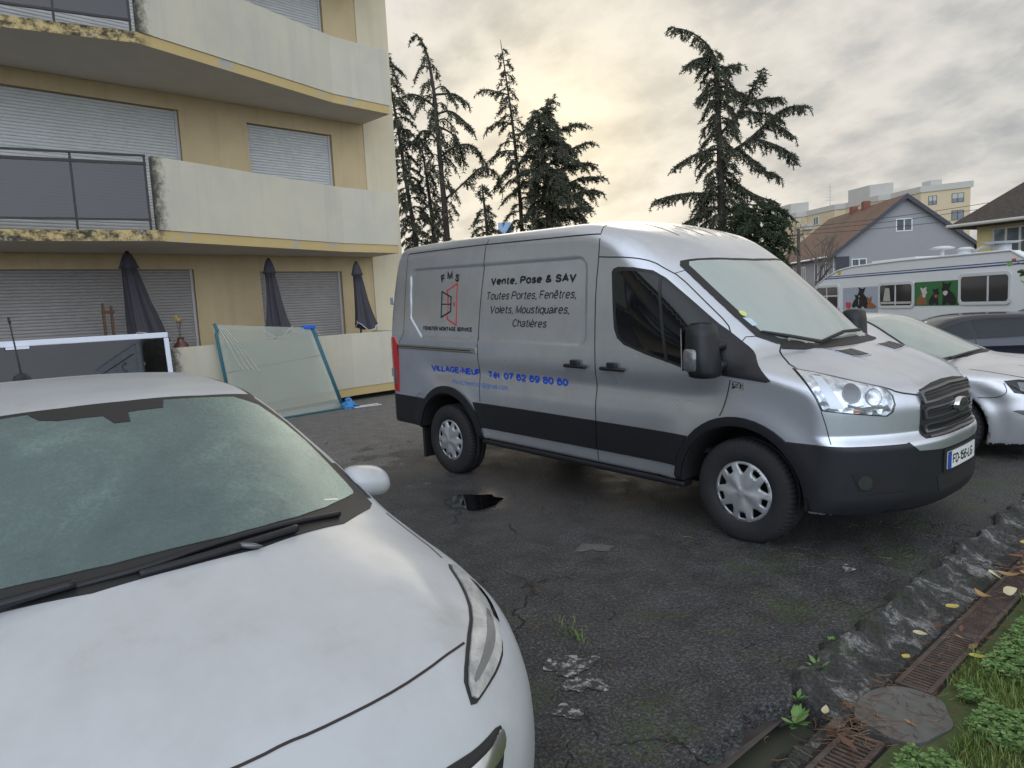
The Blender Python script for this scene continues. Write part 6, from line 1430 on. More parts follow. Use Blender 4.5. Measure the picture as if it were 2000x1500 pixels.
leaf(4.64, -1.85, -.02, .05, .035, 1.5, .4, 'leaf_yellow', 'small yellow leaf low on the kerb')
leaf(4.86, -1.62, -.03, .075, .04, .5, .4, 'leaf_yellow', 'yellow leaf on the right rim of the long grate')
leaf(4.78, -2.98, -.03, .12, .06, .6, 1.0, 'leaf_tan', 'brown leaf on the nearest grate beside the clover')
leaf(4.70, .30, -.03, .09, .05, .3, .6, 'leaf_tan', 'tan leaf on the far grate by the van')
leaf(4.64, .10, .0, .08, .05, 2.0, .5, 'leaf_yellow', 'yellow leaf on the kerb beside the far grate')
leaf(4.56, -2.48, -.04, .07, .03, 1.9, .4, 'leaf_cream', 'narrow pale leaf on the kerb slope above the near grate')
leaf(4.84, .75, -.04, .10, .06, 1.1, .6, 'leaf_cream', 'pale leaf at the far end of the drain')
# ================================================================== trees
CAMX = Vector((5.819, -5.182, 1.656)); LAT = Vector((.6581, .7529, 0)); FWD = Vector((-.7529, .6581, 0))
leafy('cedar_needle', [(0, (.040, .050, .032)), (.5, (.076, .085, .055)), (1, (.125, .118, .08))], .8)
leafy('dark_needle', [(0, (.020, .032, .018)), (.6, (.038, .056, .028)), (1, (.062, .080, .040))], .8)
simple('cedar_bark', (.050, .042, .035), .95, var=.4, vs=9, bump=.5, bs=14)
simple('grey_twig', (.13, .115, .10), .9, var=.3)
def hz_(px): return 650.9 - .0510 * px
class Conifer:
    """a conifer at depth dep; limb outlines were measured on the photo and turned into metres sideways (a) and height (z)"""
    def __init__(s, seed, px, py, dep, gx, gy):
        s.r = random.Random(seed); s.dep = dep; s.k = dep / 1388; s.px = px; s.base = Vector((gx, gy, -.3)); s.fv = []; s.ff = []; s.wood = MB(); s.roll = .051
    def at(s, px, py, dz=0.):        # local point: sideways along LAT, depth dz along FWD
        z = CAMX.z + (hz_(px) - py) * s.k - s.base.z
        a = (px - s.px) * s.k + (py - 470) * -.055 * s.k * 0
        return LAT * a + FWD * dz + Vector((0, 0, z))
    def tri(s, p, d, l_, w_):
        side = d.cross(Vector((s.r.gauss(0, 1), s.r.gauss(0, 1), s.r.gauss(0, 1)))); 
        if side.length < 1e-6: return
        side = side.normalized() * w_; b = len(s.fv); s.fv += [p - side, p + side, p + d * l_ * .6 + side * .8, p + d * l_, p + d * l_ * .6 - side * .8]; s.ff.append((b, b + 1, b + 2, b + 3, b + 4))
    def twig(s, p, d, l_, dens=1., droop=.35):
        n = max(2, int(l_ / .085 * dens)); q = p.copy(); v = d.copy()
        for i in range(n):
            v = (v + Vector((s.r.gauss(0, .12), s.r.gauss(0, .12), -droop * .35 + s.r.gauss(0, .08)))).normalized(); q2 = q + v * (l_ / n)
            s.tri(q, v, l_ / n * 1.5, .014)
            for _ in range(5):
                e = (v * .5 + Vector((s.r.gauss(0, .6), s.r.gauss(0, .6), s.r.gauss(-.15, .5)))).normalized(); s.tri(q2, e, s.r.uniform(.07, .17), .017)
            q = q2
    def limb(s, pts, r0=.05, dens=1., tw=.55, droop=.35, start=.12, grow=0.):
        P_ = [Vector(p) for p in chaikin([tuple(p) for p in pts], 2, False)]; L = sum((P_[i + 1] - P_[i]).length for i in range(len(P_) - 1))
        if L < .15: return
        s.wood.tube(P_, [r0 * (1 - .85 * i / (len(P_) - 1)) + .006 for i in range(len(P_))], 5)
        n = max(6, int(L * 20 * dens)); acc = [0]
        for i in range(len(P_) - 1): acc.append(acc[-1] + (P_[i + 1] - P_[i]).length)
        for k in range(n):
            t = start + (1 - start) * (k + s.r.random()) / n; dist = t * L; i = max(j for j in range(len(P_) - 1) if acc[j] <= dist + 1e-9); u = (dist - acc[i]) / max(1e-6, acc[i + 1] - acc[i]); p = P_[i].lerp(P_[i + 1], u); d = (P_[i + 1] - P_[i]).normalized()
            sd = d.cross(Vector((0, 0, 1))); sd = (sd.normalized() if sd.length > .1 else LAT) * s.r.choice((-1, 1)); v = (d * s.r.uniform(.3, 1.) + sd * s.r.uniform(.3, 1.0) + Vector((0, 0, s.r.uniform(-.55, .25)))).normalized()
            s.twig(p, v, tw * s.r.uniform(.45, 1.1) * (1.0 - .45 * t), dens, droop)
        s.twig(P_[-1], (P_[-1] - P_[-2]).normalized(), tw * .7, dens, droop)
    def trunk(s, pts, r0, r1):
        P_ = [Vector((0, 0, 0)) + (s.at(*pts[0]) - Vector((0, 0, s.at(*pts[0]).z)))] + [s.at(*p) for p in pts]; P_ = [Vector(p) for p in chaikin([tuple(p) for p in P_], 2, False)]; n = len(P_)
        s.wood.tube(P_, [r0 + (r1 - r0) * i / (n - 1) for i in range(n)], 8); s.axis = P_
    def on(s, z):
        A = s.axis
        for i in range(len(A) - 1):
            if A[i].z <= z <= A[i + 1].z: return A[i].lerp(A[i + 1], (z - A[i].z) / max(1e-6, A[i + 1].z - A[i].z))
        return A[-1]
    def whorls(s, prof, step, dens=1., up=.25, droop=.5, tw=.5, skip=.0):
        """prof: (py, left px, right px) from top to bottom"""
        Z = [CAMX.z + (hz_(s.px) - p[0]) * s.k - s.base.z for p in prof]; z = Z[0]; g = s.r.uniform(0, 6)
        while z > Z[-1]:
            lf = np.interp(-z, [-q for q in Z], [p[1] for p in prof]) * s.k; rt = np.interp(-z, [-q for q in Z], [p[2] for p in prof]) * s.k
            g += 2.4 + s.r.uniform(-.5, .5)
            if s.r.random() > skip:
                c = math.cos(g); R__ = (rt if c > 0 else lf) * s.r.uniform(.55, 1.12); R__ = max(R__, .12); o = s.on(z); d = LAT * c + FWD * math.sin(g)
                s.limb([o, o + d * R__ * .4 + Vector((0, 0, R__ * up * .6)), o + d * R__ * .75 + Vector((0, 0, R__ * (up - droop * .45))), o + d * R__ + Vector((0, 0, R__ * (up - droop)))], .012 + .018 * R__, dens, tw * (.5 + .3 * min(1.6, R__)), droop, .15)
            z -= step * s.r.uniform(.7, 1.3)
    def done(s, name, label, m='cedar_needle', group='conifers behind the car park'):
        root = empty(name, label, 'tree', s.base, 0, group); s.wood.build('trunk', 'cedar_bark', root, True); link('crown', s.fv, s.ff, m, root); return root
# 1: dense narrow conifer next to the building corner
T = Conifer(31, 815, 480, 33, -22.1, 13.82); T.trunk([(815, 480), (803, 380), (792, 250), (780, 160), (772, 114)], .14, .012)
T.whorls([(112, 4, 4), (140, 18, 26), (200, 26, 38), (280, 32, 42), (380, 40, 45), (470, 45, 45), (560, 45, 45)], .12, 1.05, .18, .55, .55)
T.limb([T.at(803, 300), T.at(822, 278), T.at(838, 283), T.at(852, 300)], .04, 1.2); T.done('conifer', 'dense narrow conifer next to the corner of the yellow building')
# 2: tall open cedar with a drooping tip
T = Conifer(32, 872, 470, 32, -20.39, 14.25); T.trunk([(874, 470), (871, 380), (868, 280), (866, 200), (860, 140), (852, 105), (838, 84)], .17, .012)
T.limb([T.at(860, 130), T.at(850, 100), T.at(838, 84), T.at(828, 96)], .02, 1.2, .35)
T.whorls([(112, 14, 18), (135, 30, 22), (180, 38, 40), (230, 45, 55), (300, 40, 50), (400, 38, 40), (560, 30, 34)], .21, .8, .30, .95, .6, .05)
for l_ in ([(868, 235), (895, 225), (918, 245), (935, 262)], [(868, 200), (900, 190), (915, 200), (925, 208)], [(866, 215), (840, 195), (822, 192), (810, 200)], [(868, 285), (850, 262), (835, 268), (825, 285)], [(870, 310), (900, 295), (925, 290), (945, 300), (958, 330)], [(872, 392), (900, 375), (925, 345), (950, 330), (978, 340), (985, 370)], [(868, 250), (892, 262), (905, 285), (912, 320)]):
    T.limb([T.at(*q, dz=T.r.uniform(-.5, .5)) for q in l_], .055, 1.0, .6, .8, .3)
T.done('cedar', 'tall open cedar with a drooping tip, second tree from the building')
# 2b: bare lower trunk with hanging branches between the first two
T = Conifer(33, 850, 480, 34, -22.38, 15.03); T.trunk([(850, 480), (846, 400), (840, 330), (836, 296)], .14, .02)
T.whorls([(296, 12, 14), (340, 22, 26), (400, 26, 28), (560, 26, 26)], .18, .9, .10, .8, .5); T.done('conifer', 'small dark conifer between the two trees nearest the building')
# 3: thin spire
T = Conifer(34, 1018, 450, 34, -19.69, 18.19); T.trunk([(1020, 450), (1018, 360), (1012, 250), (1004, 170), (996, 94)], .13, .008)
T.whorls([(94, 3, 3), (120, 10, 8), (150, 12, 16), (185, 34, 14), (230, 24, 20), (300, 34, 26), (400, 40, 30), (560, 40, 30)], .15, .95, .22, .55, .5)
for l_ in ([(1008, 196), (985, 190), (965, 185), (952, 190)], [(1012, 250), (990, 245), (972, 252), (962, 262)], [(1014, 300), (985, 300), (965, 318)], [(1018, 330), (988, 345), (968, 372)]): T.limb([T.at(*q) for q in l_], .035, 1.1, .5, .5)
T.done('conifer', 'thin pointed conifer with a long bare spire, beside the broad cedar')
# 4: broad cedar
T = Conifer(35, 1075, 440, 33, -18.05, 18.55); T.trunk([(1074, 440), (1070, 350), (1062, 270), (1060, 225)], .24, .03)
T.whorls([(222, 12, 20), (240, 35, 45), (280, 45, 70), (330, 55, 90), (380, 60, 95), (420, 60, 85), (460, 60, 60), (560, 55, 55)], .085, 1.15, .30, .42, .75)
for l_ in ([(1062, 255), (1075, 225), (1088, 206)], [(1066, 290), (1100, 262), (1130, 250), (1145, 252)], [(1068, 330), (1105, 305), (1140, 285), (1160, 282)], [(1070, 350), (1110, 330), (1145, 318), (1165, 325)], [(1072, 380), (1110, 360), (1150, 345), (1178, 350)], [(1074, 395), (1120, 385), (1160, 372), (1172, 380)], [(1074, 420), (1110, 415), (1140, 405), (1148, 410)]): T.limb([T.at(*q, dz=T.r.uniform(-.6, .6)) for q in l_], .06, 1.25, .7, .3)
T.done('cedar', 'broad spreading cedar in front of the brightest part of the sky')
# 5: small broken tree
T = Conifer(36, 945, 455, 30, -17.7, 14.3); T.trunk([(950, 455), (946, 400), (944, 362)], .10, .02); T.whorls([(366, 14, 14), (385, 14, 16), (400, 5, 5), (420, 26, 26), (455, 36, 32), (560, 34, 34)], .11, 1.1, .1, .4, .45); T.done('conifer', 'short broken-topped conifer low behind the rear of the van roof')
# 6: big leaning-top cedar
T = Conifer(37, 1410, 430, 30, -11.1, 21.83); T.trunk([(1410, 430), (1409, 330), (1406, 220), (1404, 150), (1398, 118)], .21, .045)
T.limb([T.at(1404, 140), T.at(1396, 112), T.at(1378, 92), T.at(1350, 76), T.at(1322, 72)], .055, 1.35, .6, .9, .0)
T.whorls([(112, 22, 22), (150, 40, 30), (200, 26, 42), (230, 30, 40), (300, 44, 36), (345, 50, 44), (400, 60, 60), (560, 60, 60)], .115, 1.1, .20, .65, .65)
for l_ in ([(1402, 130), (1385, 125), (1365, 130), (1345, 145)], [(1405, 160), (1425, 145), (1445, 140)], [(1408, 270), (1435, 240), (1462, 210), (1475, 185), (1482, 160)], [(1462, 212), (1485, 205), (1505, 200), (1518, 204)], [(1450, 225), (1480, 228), (1510, 232), (1525, 240)], [(1412, 312), (1450, 290), (1485, 262), (1510, 235), (1540, 218), (1575, 214)], [(1470, 275), (1505, 285), (1535, 300), (1555, 312)], [(1440, 295), (1475, 320), (1500, 340), (1525, 345)], [(1500, 246), (1525, 255), (1545, 272)], [(1408, 295), (1375, 300), (1345, 315), (1320, 330)], [(1407, 190), (1435, 185), (1458, 190)], [(1408, 385), (1360, 380), (1315, 385), (1280, 395)], [(1408, 345), (1440, 362), (1475, 385), (1510, 398)], [(1408, 405), (1370, 420), (1330, 440)], [(1404, 180), (1385, 190), (1368, 205)]):
    T.limb([T.at(*q, dz=T.r.uniform(-.5, .5) * (i / 3)) for i, q in enumerate(l_)], .07, 1.3, .7, .55, .1)
T.done('cedar', 'large dark cedar with a top bent to the left, above the van windscreen')
# 7: dense dark evergreen under it
T = Conifer(38, 1478, 480, 27, -8.6, 20.2); T.trunk([(1478, 480), (1476, 430), (1474, 402)], .16, .03); T.whorls([(398, 40, 30), (415, 75, 60), (440, 80, 75), (480, 75, 75), (560, 70, 70)], .075, 1.2, .22, .30, .8); T.done('evergreen_tree', 'low dense dark evergreen at the foot of the large cedar', 'dark_needle')
# bare winter trees
def bare(seed, x, y, h, label, spread=.5):
    r = random.Random(seed); mb = MB()
    def br(p, d, l_, rad, lv):
        q = p; pts = [p]
        for i in range(3): d = (d + Vector((r.gauss(0, .16), r.gauss(0, .16), r.gauss(.06, .1)))).normalized(); q = q + d * l_ / 3; pts.append(q)
        mb.tube(pts, [rad, rad * .85, rad * .7, rad * .55], 4 if lv > 1 else 6, False)
        if lv < 5:
            for k in range(3 if lv < 4 else 2): b = pts[r.choice((1, 2, 3, 3))]; e = (d + Vector((r.gauss(0, spread), r.gauss(0, spread), r.gauss(.1, spread * .6)))).normalized(); br(b, e, l_ * r.uniform(.6, .8), rad * .55, lv + 1)
    br(Vector((0, 0, 0)), Vector((0, 0, 1)), h * .34, .11, 0)
    o = mb.build('bare_tree', 'grey_twig'); o.location = (x, y, -.3); tag(o, label, 'tree')
bare(3, -13.6, 34.2, 6.8, 'leafless grey tree in front of the tiled grey house', .6)
bare(6, -16.2, 36.5, 7.2, 'leafless twiggy tree behind the dark evergreen, left of the house roof', .6)
bare(9, -19.6, 28.0, 7.0, 'small leafless tree left of the large cedar', .5)
# a belt of conifers behind the photographer, outside the frame: it is what the glass and the paint mirror
bv, bf = [], []; bw = MB()
for k, (gx, gy, hh) in enumerate(((-4.5, -23, 11), (-2.5, -29, 14), (1, -26, 12), (4.5, -30, 13), (9, -27, 12))):
    T = Conifer(50 + k, 815, 480, 33, gx, gy); T.trunk([(815, 480), (812, 380), (812, 250), (812, 622 - hh * 42)], .22, .02); y0 = 622 - hh * 42
    T.whorls([(y0, 6, 6), (y0 + 120, 50, 60), (y0 + 300, 85, 80), (600, 95, 95)], .34, .8, .18, .5, 1.1)
    b = len(bv); o_ = T.base; bv += [v + o_ for v in T.fv]; bf += [tuple(b + i for i in f) for f in T.ff]; bw.add([Vector(v) + o_ for v in T.wood.v], T.wood.f)
bb_ = link('tree_belt', bv + [Vector(v) for v in bw.v], bf + [tuple(len(bv) + i for i in f) for f in bw.f], None, None, False, mats=['dark_needle', 'cedar_bark'], fm=[0] * len(bf) + [1] * len(bw.f)); tag(bb_, kind='stuff')
# ================================================================== houses
t = NT('roof_tile'); o = t.co(); wv = t.n('ShaderNodeTexWave', wave_type='BANDS', bands_direction='Z'); wv.inputs['Scale'].default_value = 1.0; t.l(t.co('Object', (1, 1, 2.6)), wv.inputs['Vector'])
br_ = t.n('ShaderNodeTexNoise'); br_.inputs['Scale'].default_value = 7; br_.inputs['Detail'].default_value = 3; t.l(t.co('Object', (1, 1, 2.5)), br_.inputs['Vector'])
n2 = t.noise(.55, 5, .65, .4, o); c = t.ramp(br_.outputs['Fac'], [(.3, (.09, .052, .036)), (.5, (.155, .085, .056)), (.7, (.22, .13, .085))])
c = t.mix(t.math('MULTIPLY', t.ramp(wv.outputs['Fac'], [(.0, 1.), (.25, 0.)]), .65), c, (.035, .02, .015)); c = t.mix(t.ramp(n2, [(.5, 0.), (.66, .75)]), c, (.075, .062, .040)); t.set(Base_Color=c, Roughness=.9)
t = NT('dark_tile'); o = t.co(); n = t.noise(6, 4, .6, 0, t.co('Object', (1, 1, 3.))); wv = t.n('ShaderNodeTexWave', wave_type='BANDS', bands_direction='Z'); wv.inputs['Scale'].default_value = 1.3; t.l(t.co('Object', (1, 1, 2.6)), wv.inputs['Vector'])
t.set(Base_Color=t.mix(t.math('MULTIPLY', t.ramp(wv.outputs['Fac'], [(0, 1.), (.3, 0.)]), .6), t.ramp(n, [(.35, (.045, .036, .030)), (.65, (.085, .070, .058))]), (.02, .017, .015)), Roughness=.9)
simple('grey_wall', (.28, .28, .288), .9, var=.06, vs=1.5); simple('dark_grey_wall', (.055, .055, .07), .8); simple('slate_trim', (.045, .047, .06), .6); simple('window_white', (.62, .64, .66), .4)
simple('far_glass', (.10, .115, .12), .06, 0, .6, var=.5, vs=2.5); simple('curtain', (.42, .42, .38), .8, var=.2); simple('cream_wall', (.54, .44, .29), .9, var=.08, vs=.4); simple('pale_concrete', (.46, .44, .40), .9, var=.1, vs=.6); simple('yellow_wall', (.55, .46, .22), .9, var=.08, vs=1); simple('brick_red', (.20, .075, .05), .9, var=.3)
def window(parent, T, x0, x1, z0, z1, mull=1, blind=0., m='window_white'):
    """T maps (across, out, up); a framed window with its pane"""
    mb = MB(T); f = .07
    mb.box((x0, -.03, z0), (x0 + f, .03, z1)); mb.box((x1 - f, -.03, z0), (x1, .03, z1)); mb.box((x0 + f, -.03, z0), (x1 - f, .03, z0 + f)); mb.box((x0 + f, -.03, z1 - f), (x1 - f, .03, z1))
    for k in range(1, mull + 1): xm = x0 + (x1 - x0) * k / (mull + 1); mb.box((xm - .04, -.028, z0 + f), (xm + .04, .034, z1 - f))
    w_ = mb.build('window', m, parent); mb = MB(T); mb.box((x0 + f, -.02, z0 + f), (x1 - f, .0, z1 - f)); mb.build('pane', 'far_glass', w_)
    if blind: mb = MB(T); mb.box((x0 + f, .004, z1 - f - (z1 - z0) * blind), (x1 - f, .016, z1 - f)); mb.build('blind', 'curtain', w_)
    return w_
# grey gabled house: local x across the gable (to the right in the photo), y along the ridge away, z up
hd = np.array((-.695, .719)); A0 = (-13.94, 49.68)
h = empty('gabled_house', 'grey house with a brown tiled roof and a steep gable behind the motorhome', 'house', (A0[0], A0[1], -.4), math.atan2(hd[1], hd[0]) - math.pi / 2)
W2, ZE, ZR, LEN = 4.7, 4.85, 8.45, 14.5
mb = MB(); mb.add([(-W2, 0, 0), (W2, 0, 0), (W2, 0, ZE), (0, 0, ZR - .05), (-W2, 0, ZE), (-W2, LEN, 0), (W2, LEN, 0), (W2, LEN, ZE), (0, LEN, ZR - .05), (-W2, LEN, ZE)], [(0, 1, 2, 3, 4), (9, 8, 7, 6, 5), (0, 4, 9, 5), (1, 6, 7, 2)]); mb.build('wall', 'grey_wall', h)
sl = (ZR - ZE) / W2; ov = .45
for s in (-1, 1):
    mb = MB(); e = (s * (W2 + ov), ZE - sl * ov); vs = []
    for y in (-.35, LEN + .3): vs += [(0, y, ZR + .10), (e[0], y, e[1] + .10), (e[0], y, e[1] - .04), (0, y, ZR - .04)]
    mb.add(vs, [(0, 1, 5, 4), (1, 2, 6, 5), (2, 3, 7, 6), (0, 3, 2, 1), (4, 5, 6, 7)]); ro = mb.build('roof', 'roof_tile', h)
    mb = MB(); vs = [(0, -.37, ZR + .13), (s * (W2 + ov + .02), -.37, e[1] + .12), (s * (W2 + ov + .02), -.37, e[1] - .16), (0, -.37, ZR - .22)]; mb.add(vs + [(x, -.30, z) for x, y, z in vs], [(0, 1, 2, 3), (7, 6, 5, 4), (0, 4, 5, 1), (2, 6, 7, 3), (1, 5, 6, 2)]); mb.build('verge_board', 'slate_trim', ro)
mb = MB(); mb.tube([(-W2 - ov - .05, -.3, ZE - sl * ov - .0), (-W2 - ov - .05, LEN, ZE - sl * ov - .0)], .07, 8); mb.tube([(-W2 - .08, .25, ZE - .3), (-W2 - .08, .25, 0)], .05, 8); mb.build('gutter', 'window_white', h)
mb = MB(); mb.bbox((-.4, 6.0, ZR - .5), (.1, 6.6, ZR + .5), .03); mb.bbox((-.4, 8.4, ZR - .5), (.1, 9.0, ZR + .4), .03); mb.build('chimney', 'brick_red', h)
GT_ = lambda p: (p[0], -p[1], p[2]); window(h, lambda p: (p[0], -p[1] + .0, p[2]), -.62, .50, 5.98, 6.88, 1, .0); window(h, lambda p: (p[0], -p[1], p[2]), -3.65, -2.6, 2.7, 4.25, 1)
LT_ = lambda p: (-W2 - p[1], p[0], p[2])
for a, b, z0, z1 in ((1.6, 2.5, 2.9, 4.2), (3.7, 4.5, 2.9, 4.2), (6.6, 7.6, 2.6, 4.1), (9.6, 10.6, 2.6, 4.1)): window(h, LT_, a, b, z0, z1, 1)
mb = MB(); mb.box((-W2 - .02, -.02, 2.6), (-3.8, .02, 4.45)); mb.build('dark_panel', 'dark_grey_wall', h)
nrm_ = lambda x, y, z: (-x, y, ZE + sl * (W2 - x) + z)
mb = MB(); mb.add([nrm_(3.7, 6.8, .14), nrm_(3.7, 7.5, .14), nrm_(2.8, 7.5, .14), nrm_(2.8, 6.8, .14), nrm_(3.7, 6.8, .04), nrm_(3.7, 7.5, .04), nrm_(2.8, 7.5, .04), nrm_(2.8, 6.8, .04)], [(0, 1, 2, 3), (0, 4, 5, 1), (2, 6, 7, 3), (0, 3, 7, 4), (1, 5, 6, 2)]); mb.build('roof_window', 'dark_grey_wall', h)
# yellow house at the right edge: its wall faces the car park, roof hipped down over it
yv = np.array((2.076, -.458)); yv /= np.linalg.norm(yv)
yh = empty('yellow_house', 'pale yellow house with a dark tiled hipped roof at the right edge', 'house', (-3.78, 29.2, -.4), math.atan2(-.22, 1.) )
mb = MB(); mb.box((0, 0, 0), (9, 8, 4.75)); mb.build('wall', 'yellow_wall', yh)
mb = MB(); e = .75; zb_, zt_ = 4.48, 8.2; P4 = [(-e, -e, zb_), (9 + e, -e, zb_), (9 + e, 8 + e, zb_), (-e, 8 + e, zb_)]; top = [(3.6, 4, zt_), (5.4, 4, zt_)]
mb.add(P4 + top + [(x, y, zb_ - .12) for x, y, z in P4], [(0, 1, 5, 4), (1, 2, 5), (2, 3, 4, 5), (3, 0, 4), (0, 6, 7, 1), (1, 7, 8, 2), (2, 8, 9, 3), (3, 9, 6, 0), (9, 8, 7, 6)]); mb.build('roof', 'dark_tile', yh)
mb = MB(); mb.tube([(-e - .03, -e - .06, zb_ - .02), (9 + e, -e - .06, zb_ - .02)], .07, 8); mb.build('gutter', 'pale_concrete', yh)
window(yh, lambda p: (p[0], -p[1] - .03, p[2]), .62, 2.65, 1.7, 4.25, 3, 0, 'pale_concrete'); window(yh, lambda p: (p[0], -p[1] - .03, p[2]), 4.6, 6.4, 1.7, 4.1, 1)
# stepped apartment block far behind
ab = empty('apartment_block', 'cream stepped apartment block on the skyline behind the grey house', 'building', (-32.73, 129.2, -.4), 0)
u1 = np.array((-38.15 + 32.73, 127.63 - 129.21)); L1 = 6.6; u1 /= np.linalg.norm(u1); v1 = np.array((-u1[1], u1[0])) * -1   # along the end wall; away from us
v1 = np.array((-.86, .51)); H = 18.5
def AT(p): q = u1 * p[0] + v1 * p[1]; return (q[0], q[1], p[2])
mb = MB(AT)
steps = [(0, 0, 9.0, 0.), (4.6, 5.5, 9.0, -.1), (7.2, 14, 9, -.1), (8.2, 23, 9, -.2)]
mb.box((0, 0, 0), (7.0, 11, H - .9)); mb.box((4.5, 7, 0), (9.0, 20, H - .9)); mb.box((6.5, 16, 0), (11.0, 29, H - .9)); mb.box((8.5, 25, 0), (13.0, 38, H - .9)); mb.build('wall', 'cream_wall', ab)
mb = MB(AT); mb.box((-.25, -.25, H - .9), (7.2, 11, H + .1)); mb.box((4.3, 6.7, H - .95), (9.2, 20, H + .05)); mb.box((6.3, 15.7, H - 1.0), (11.2, 29, H)); mb.box((8.3, 24.7, H - 1.05), (13.2, 38, H - .05)); mb.box((5.4, 9, H + .05), (9.2, 15, H + 2.2)); mb.box((9.5, 27, H), (13, 33, H + 2.0)); mb.box((2.0, 3, H + .1), (3.6, 5, H + 1.2)); mb.build('roof_parapet', 'pale_concrete', ab)
mb = MB(AT); mb.box((6.95, 2, 2), (7.06, 4.4, H - 1.2)); mb.build('brick_panel', 'brick_red', ab)
for k in range(6):
    zz = H - 1.6 - 2.75 * k
    if zz < 3: break
    for a, b in ((.9, 2.6), (4.7, 5.9)): window(ab, lambda p: AT((p[0], -p[1] - .02, p[2])), a, b, zz - 1.5, zz, 1, .5 if k == 0 else 0, 'slate_trim')
    for j, (x, y0) in enumerate(((7.0, 4.8), (9.0, 11.5), (11.0, 20.5), (13.0, 31.))):
        window(ab, lambda p: AT((x + p[1] + .03, y0 + p[0], p[2])), .5, 2.2, zz - 1.6, zz, 1)
        mb = MB(AT); mb.box((x + .02, y0 + 2.6, zz - 2.2), (x + 1.1, y0 + 5.4, zz - 1.2)); mb.build('balcony', 'pale_concrete', ab)
m_ = empty('aerial_mast', 'thin television aerial mast on the skyline left of the apartment block', 'aerial', (-59.3, 137.4, -.4)); mb = MB(); mb.tube([(0, 0, 0), (0, 0, 23)], .07, 6); mb.build('mast', 'pale_concrete', m_)
mb = MB()
for z in (19.8, 20.4, 21, 21.6, 22.3): mb.tube([(-.7 * (1 if z < 21 else .5), -.4, z), (.7 * (1 if z < 21 else .5), .4, z)], .05, 4)
mb.build('aerial_bars', 'pale_concrete', m_)
simple('blue_sheet', (.22, .34, .50), .5); bb = MB(); bb.bbox((-1.0, -2, 0), (1.0, 2, 16.0), .05); o = bb.build('distant_tower', 'blue_sheet'); o.location = (-85.9, 75.4, -.3); o.rotation_euler = (0, 0, .7); tag(o, 'small pale blue building far behind the trees over the van roof', 'building')
# poles and overhead wires
simple('pole_wood', (.11, .095, .08), .9, var=.3); simple('wire_black', (.03, .03, .032), .7)
p = empty('utility_pole', 'wooden utility pole left of the grey house, carrying the wires', 'utility pole', (-14.8, 35.85, -.35)); mb = MB(); mb.tube([(0, 0, 0), (0, 0, 5.75)], [.13, .10], 8); mb.build('post', 'pole_wood', p); mb = MB(); mb.box((-.5, -.45, 5.3), (.5, -.35, 5.4)); mb.build('cross_arm', 'pole_wood', p)
for k, (z0, z1, lb) in enumerate(((5.45, 7.6, 'uppermost overhead wire crossing the sky to the right of the pole'), (5.25, 7.2, 'middle overhead wire crossing in front of the gable'), (5.05, 6.3, 'lowest overhead wire crossing in front of the gable'))):
    a, b = Vector((-14.8, 35.85, z0)), Vector((6., 52., z1 + 1.2)); mb = MB(); mb.tube([a.lerp(b, t) - a - Vector((0, 0, 2.6 * t * (1 - t))) for t in np.linspace(0, 1, 15)], .018, 4); o = mb.build('overhead_wire', 'wire_black'); o.location = a; tag(o, lb, 'wire', 'overhead wires')
# ================================================================== motorhome
simple('caravan_white', (.70, .73, .745), .4, 0, .5, .2, var=.06, vs=2); simple('caravan_trim', (.58, .60, .62), .4); simple('stripe_blue', (.02, .05, .20), .4); simple('caravan_glass', (.035, .03, .032), .06, 0, .6)
simple('poster_grey', (.36, .40, .48), .6, var=.1); simple('poster_green', (.03, .15, .045), .6); simple('dog_black', (.012, .012, .014), .7); simple('dog_tan', (.26, .11, .05), .7); simple('dog_white', (.55, .52, .48), .7); simple('heart_red', (.55, .05, .08), .6); simple('sun_yellow', (.60, .42, .05), .6)
def poster():
    t = MATS['poster_green']; nt2 = t.node_tree
build_m = empty('motorhome', 'long white motorhome with blue stripes and dog pictures on its side', 'motorhome', (1.518, 12.734, -.32), math.atan2(.5552, -.8317))
CV = lambda p: (p[0], p[1], p[2] + 0.)            # x along the side away from us, y towards the photographer, z above its ground
D0 = .32
side = [(-.55, .45), (-.55, 1.5), (-.48, 2.0), (-.25, 2.45), (.1, 2.63), (1.2, 2.64), (3.6, 2.66), (5.6, 2.63), (6.3, 2.56), (6.9, 2.40), (7.35, 2.22), (7.75, 1.95), (7.95, 1.6), (8.0, 1.2), (8.0, .45)]
side = [(x, z) for x, z in side]
n = len(side); mb = MB(CV); mb.add([(x, 0, z) for x, z in side] + [(x, -2.3, z) for x, z in side], [tuple(range(n)), tuple(range(2 * n - 1, n - 1, -1))] + [(i, n + i, n + (i + 1) % n, (i + 1) % n) for i in range(n)]); mb.build('body', 'caravan_white', build_m)
mb = MB(CV); mb.tube([(x, .0, z) for x, z in side[1:-1]], .028, 6); mb.build('edge_trim', 'caravan_trim', build_m, True)
def rrect(x0, x1, z0, z1, r, n=5): return [(cx + r * math.cos(R_(a + 90 * k / n)), cz + r * math.sin(R_(a + 90 * k / n))) for cx, cz, a in ((x1 - r, z1 - r, 0), (x0 + r, z1 - r, 90), (x0 + r, z0 + r, 180), (x1 - r, z0 + r, 270)) for k in range(n + 1)]
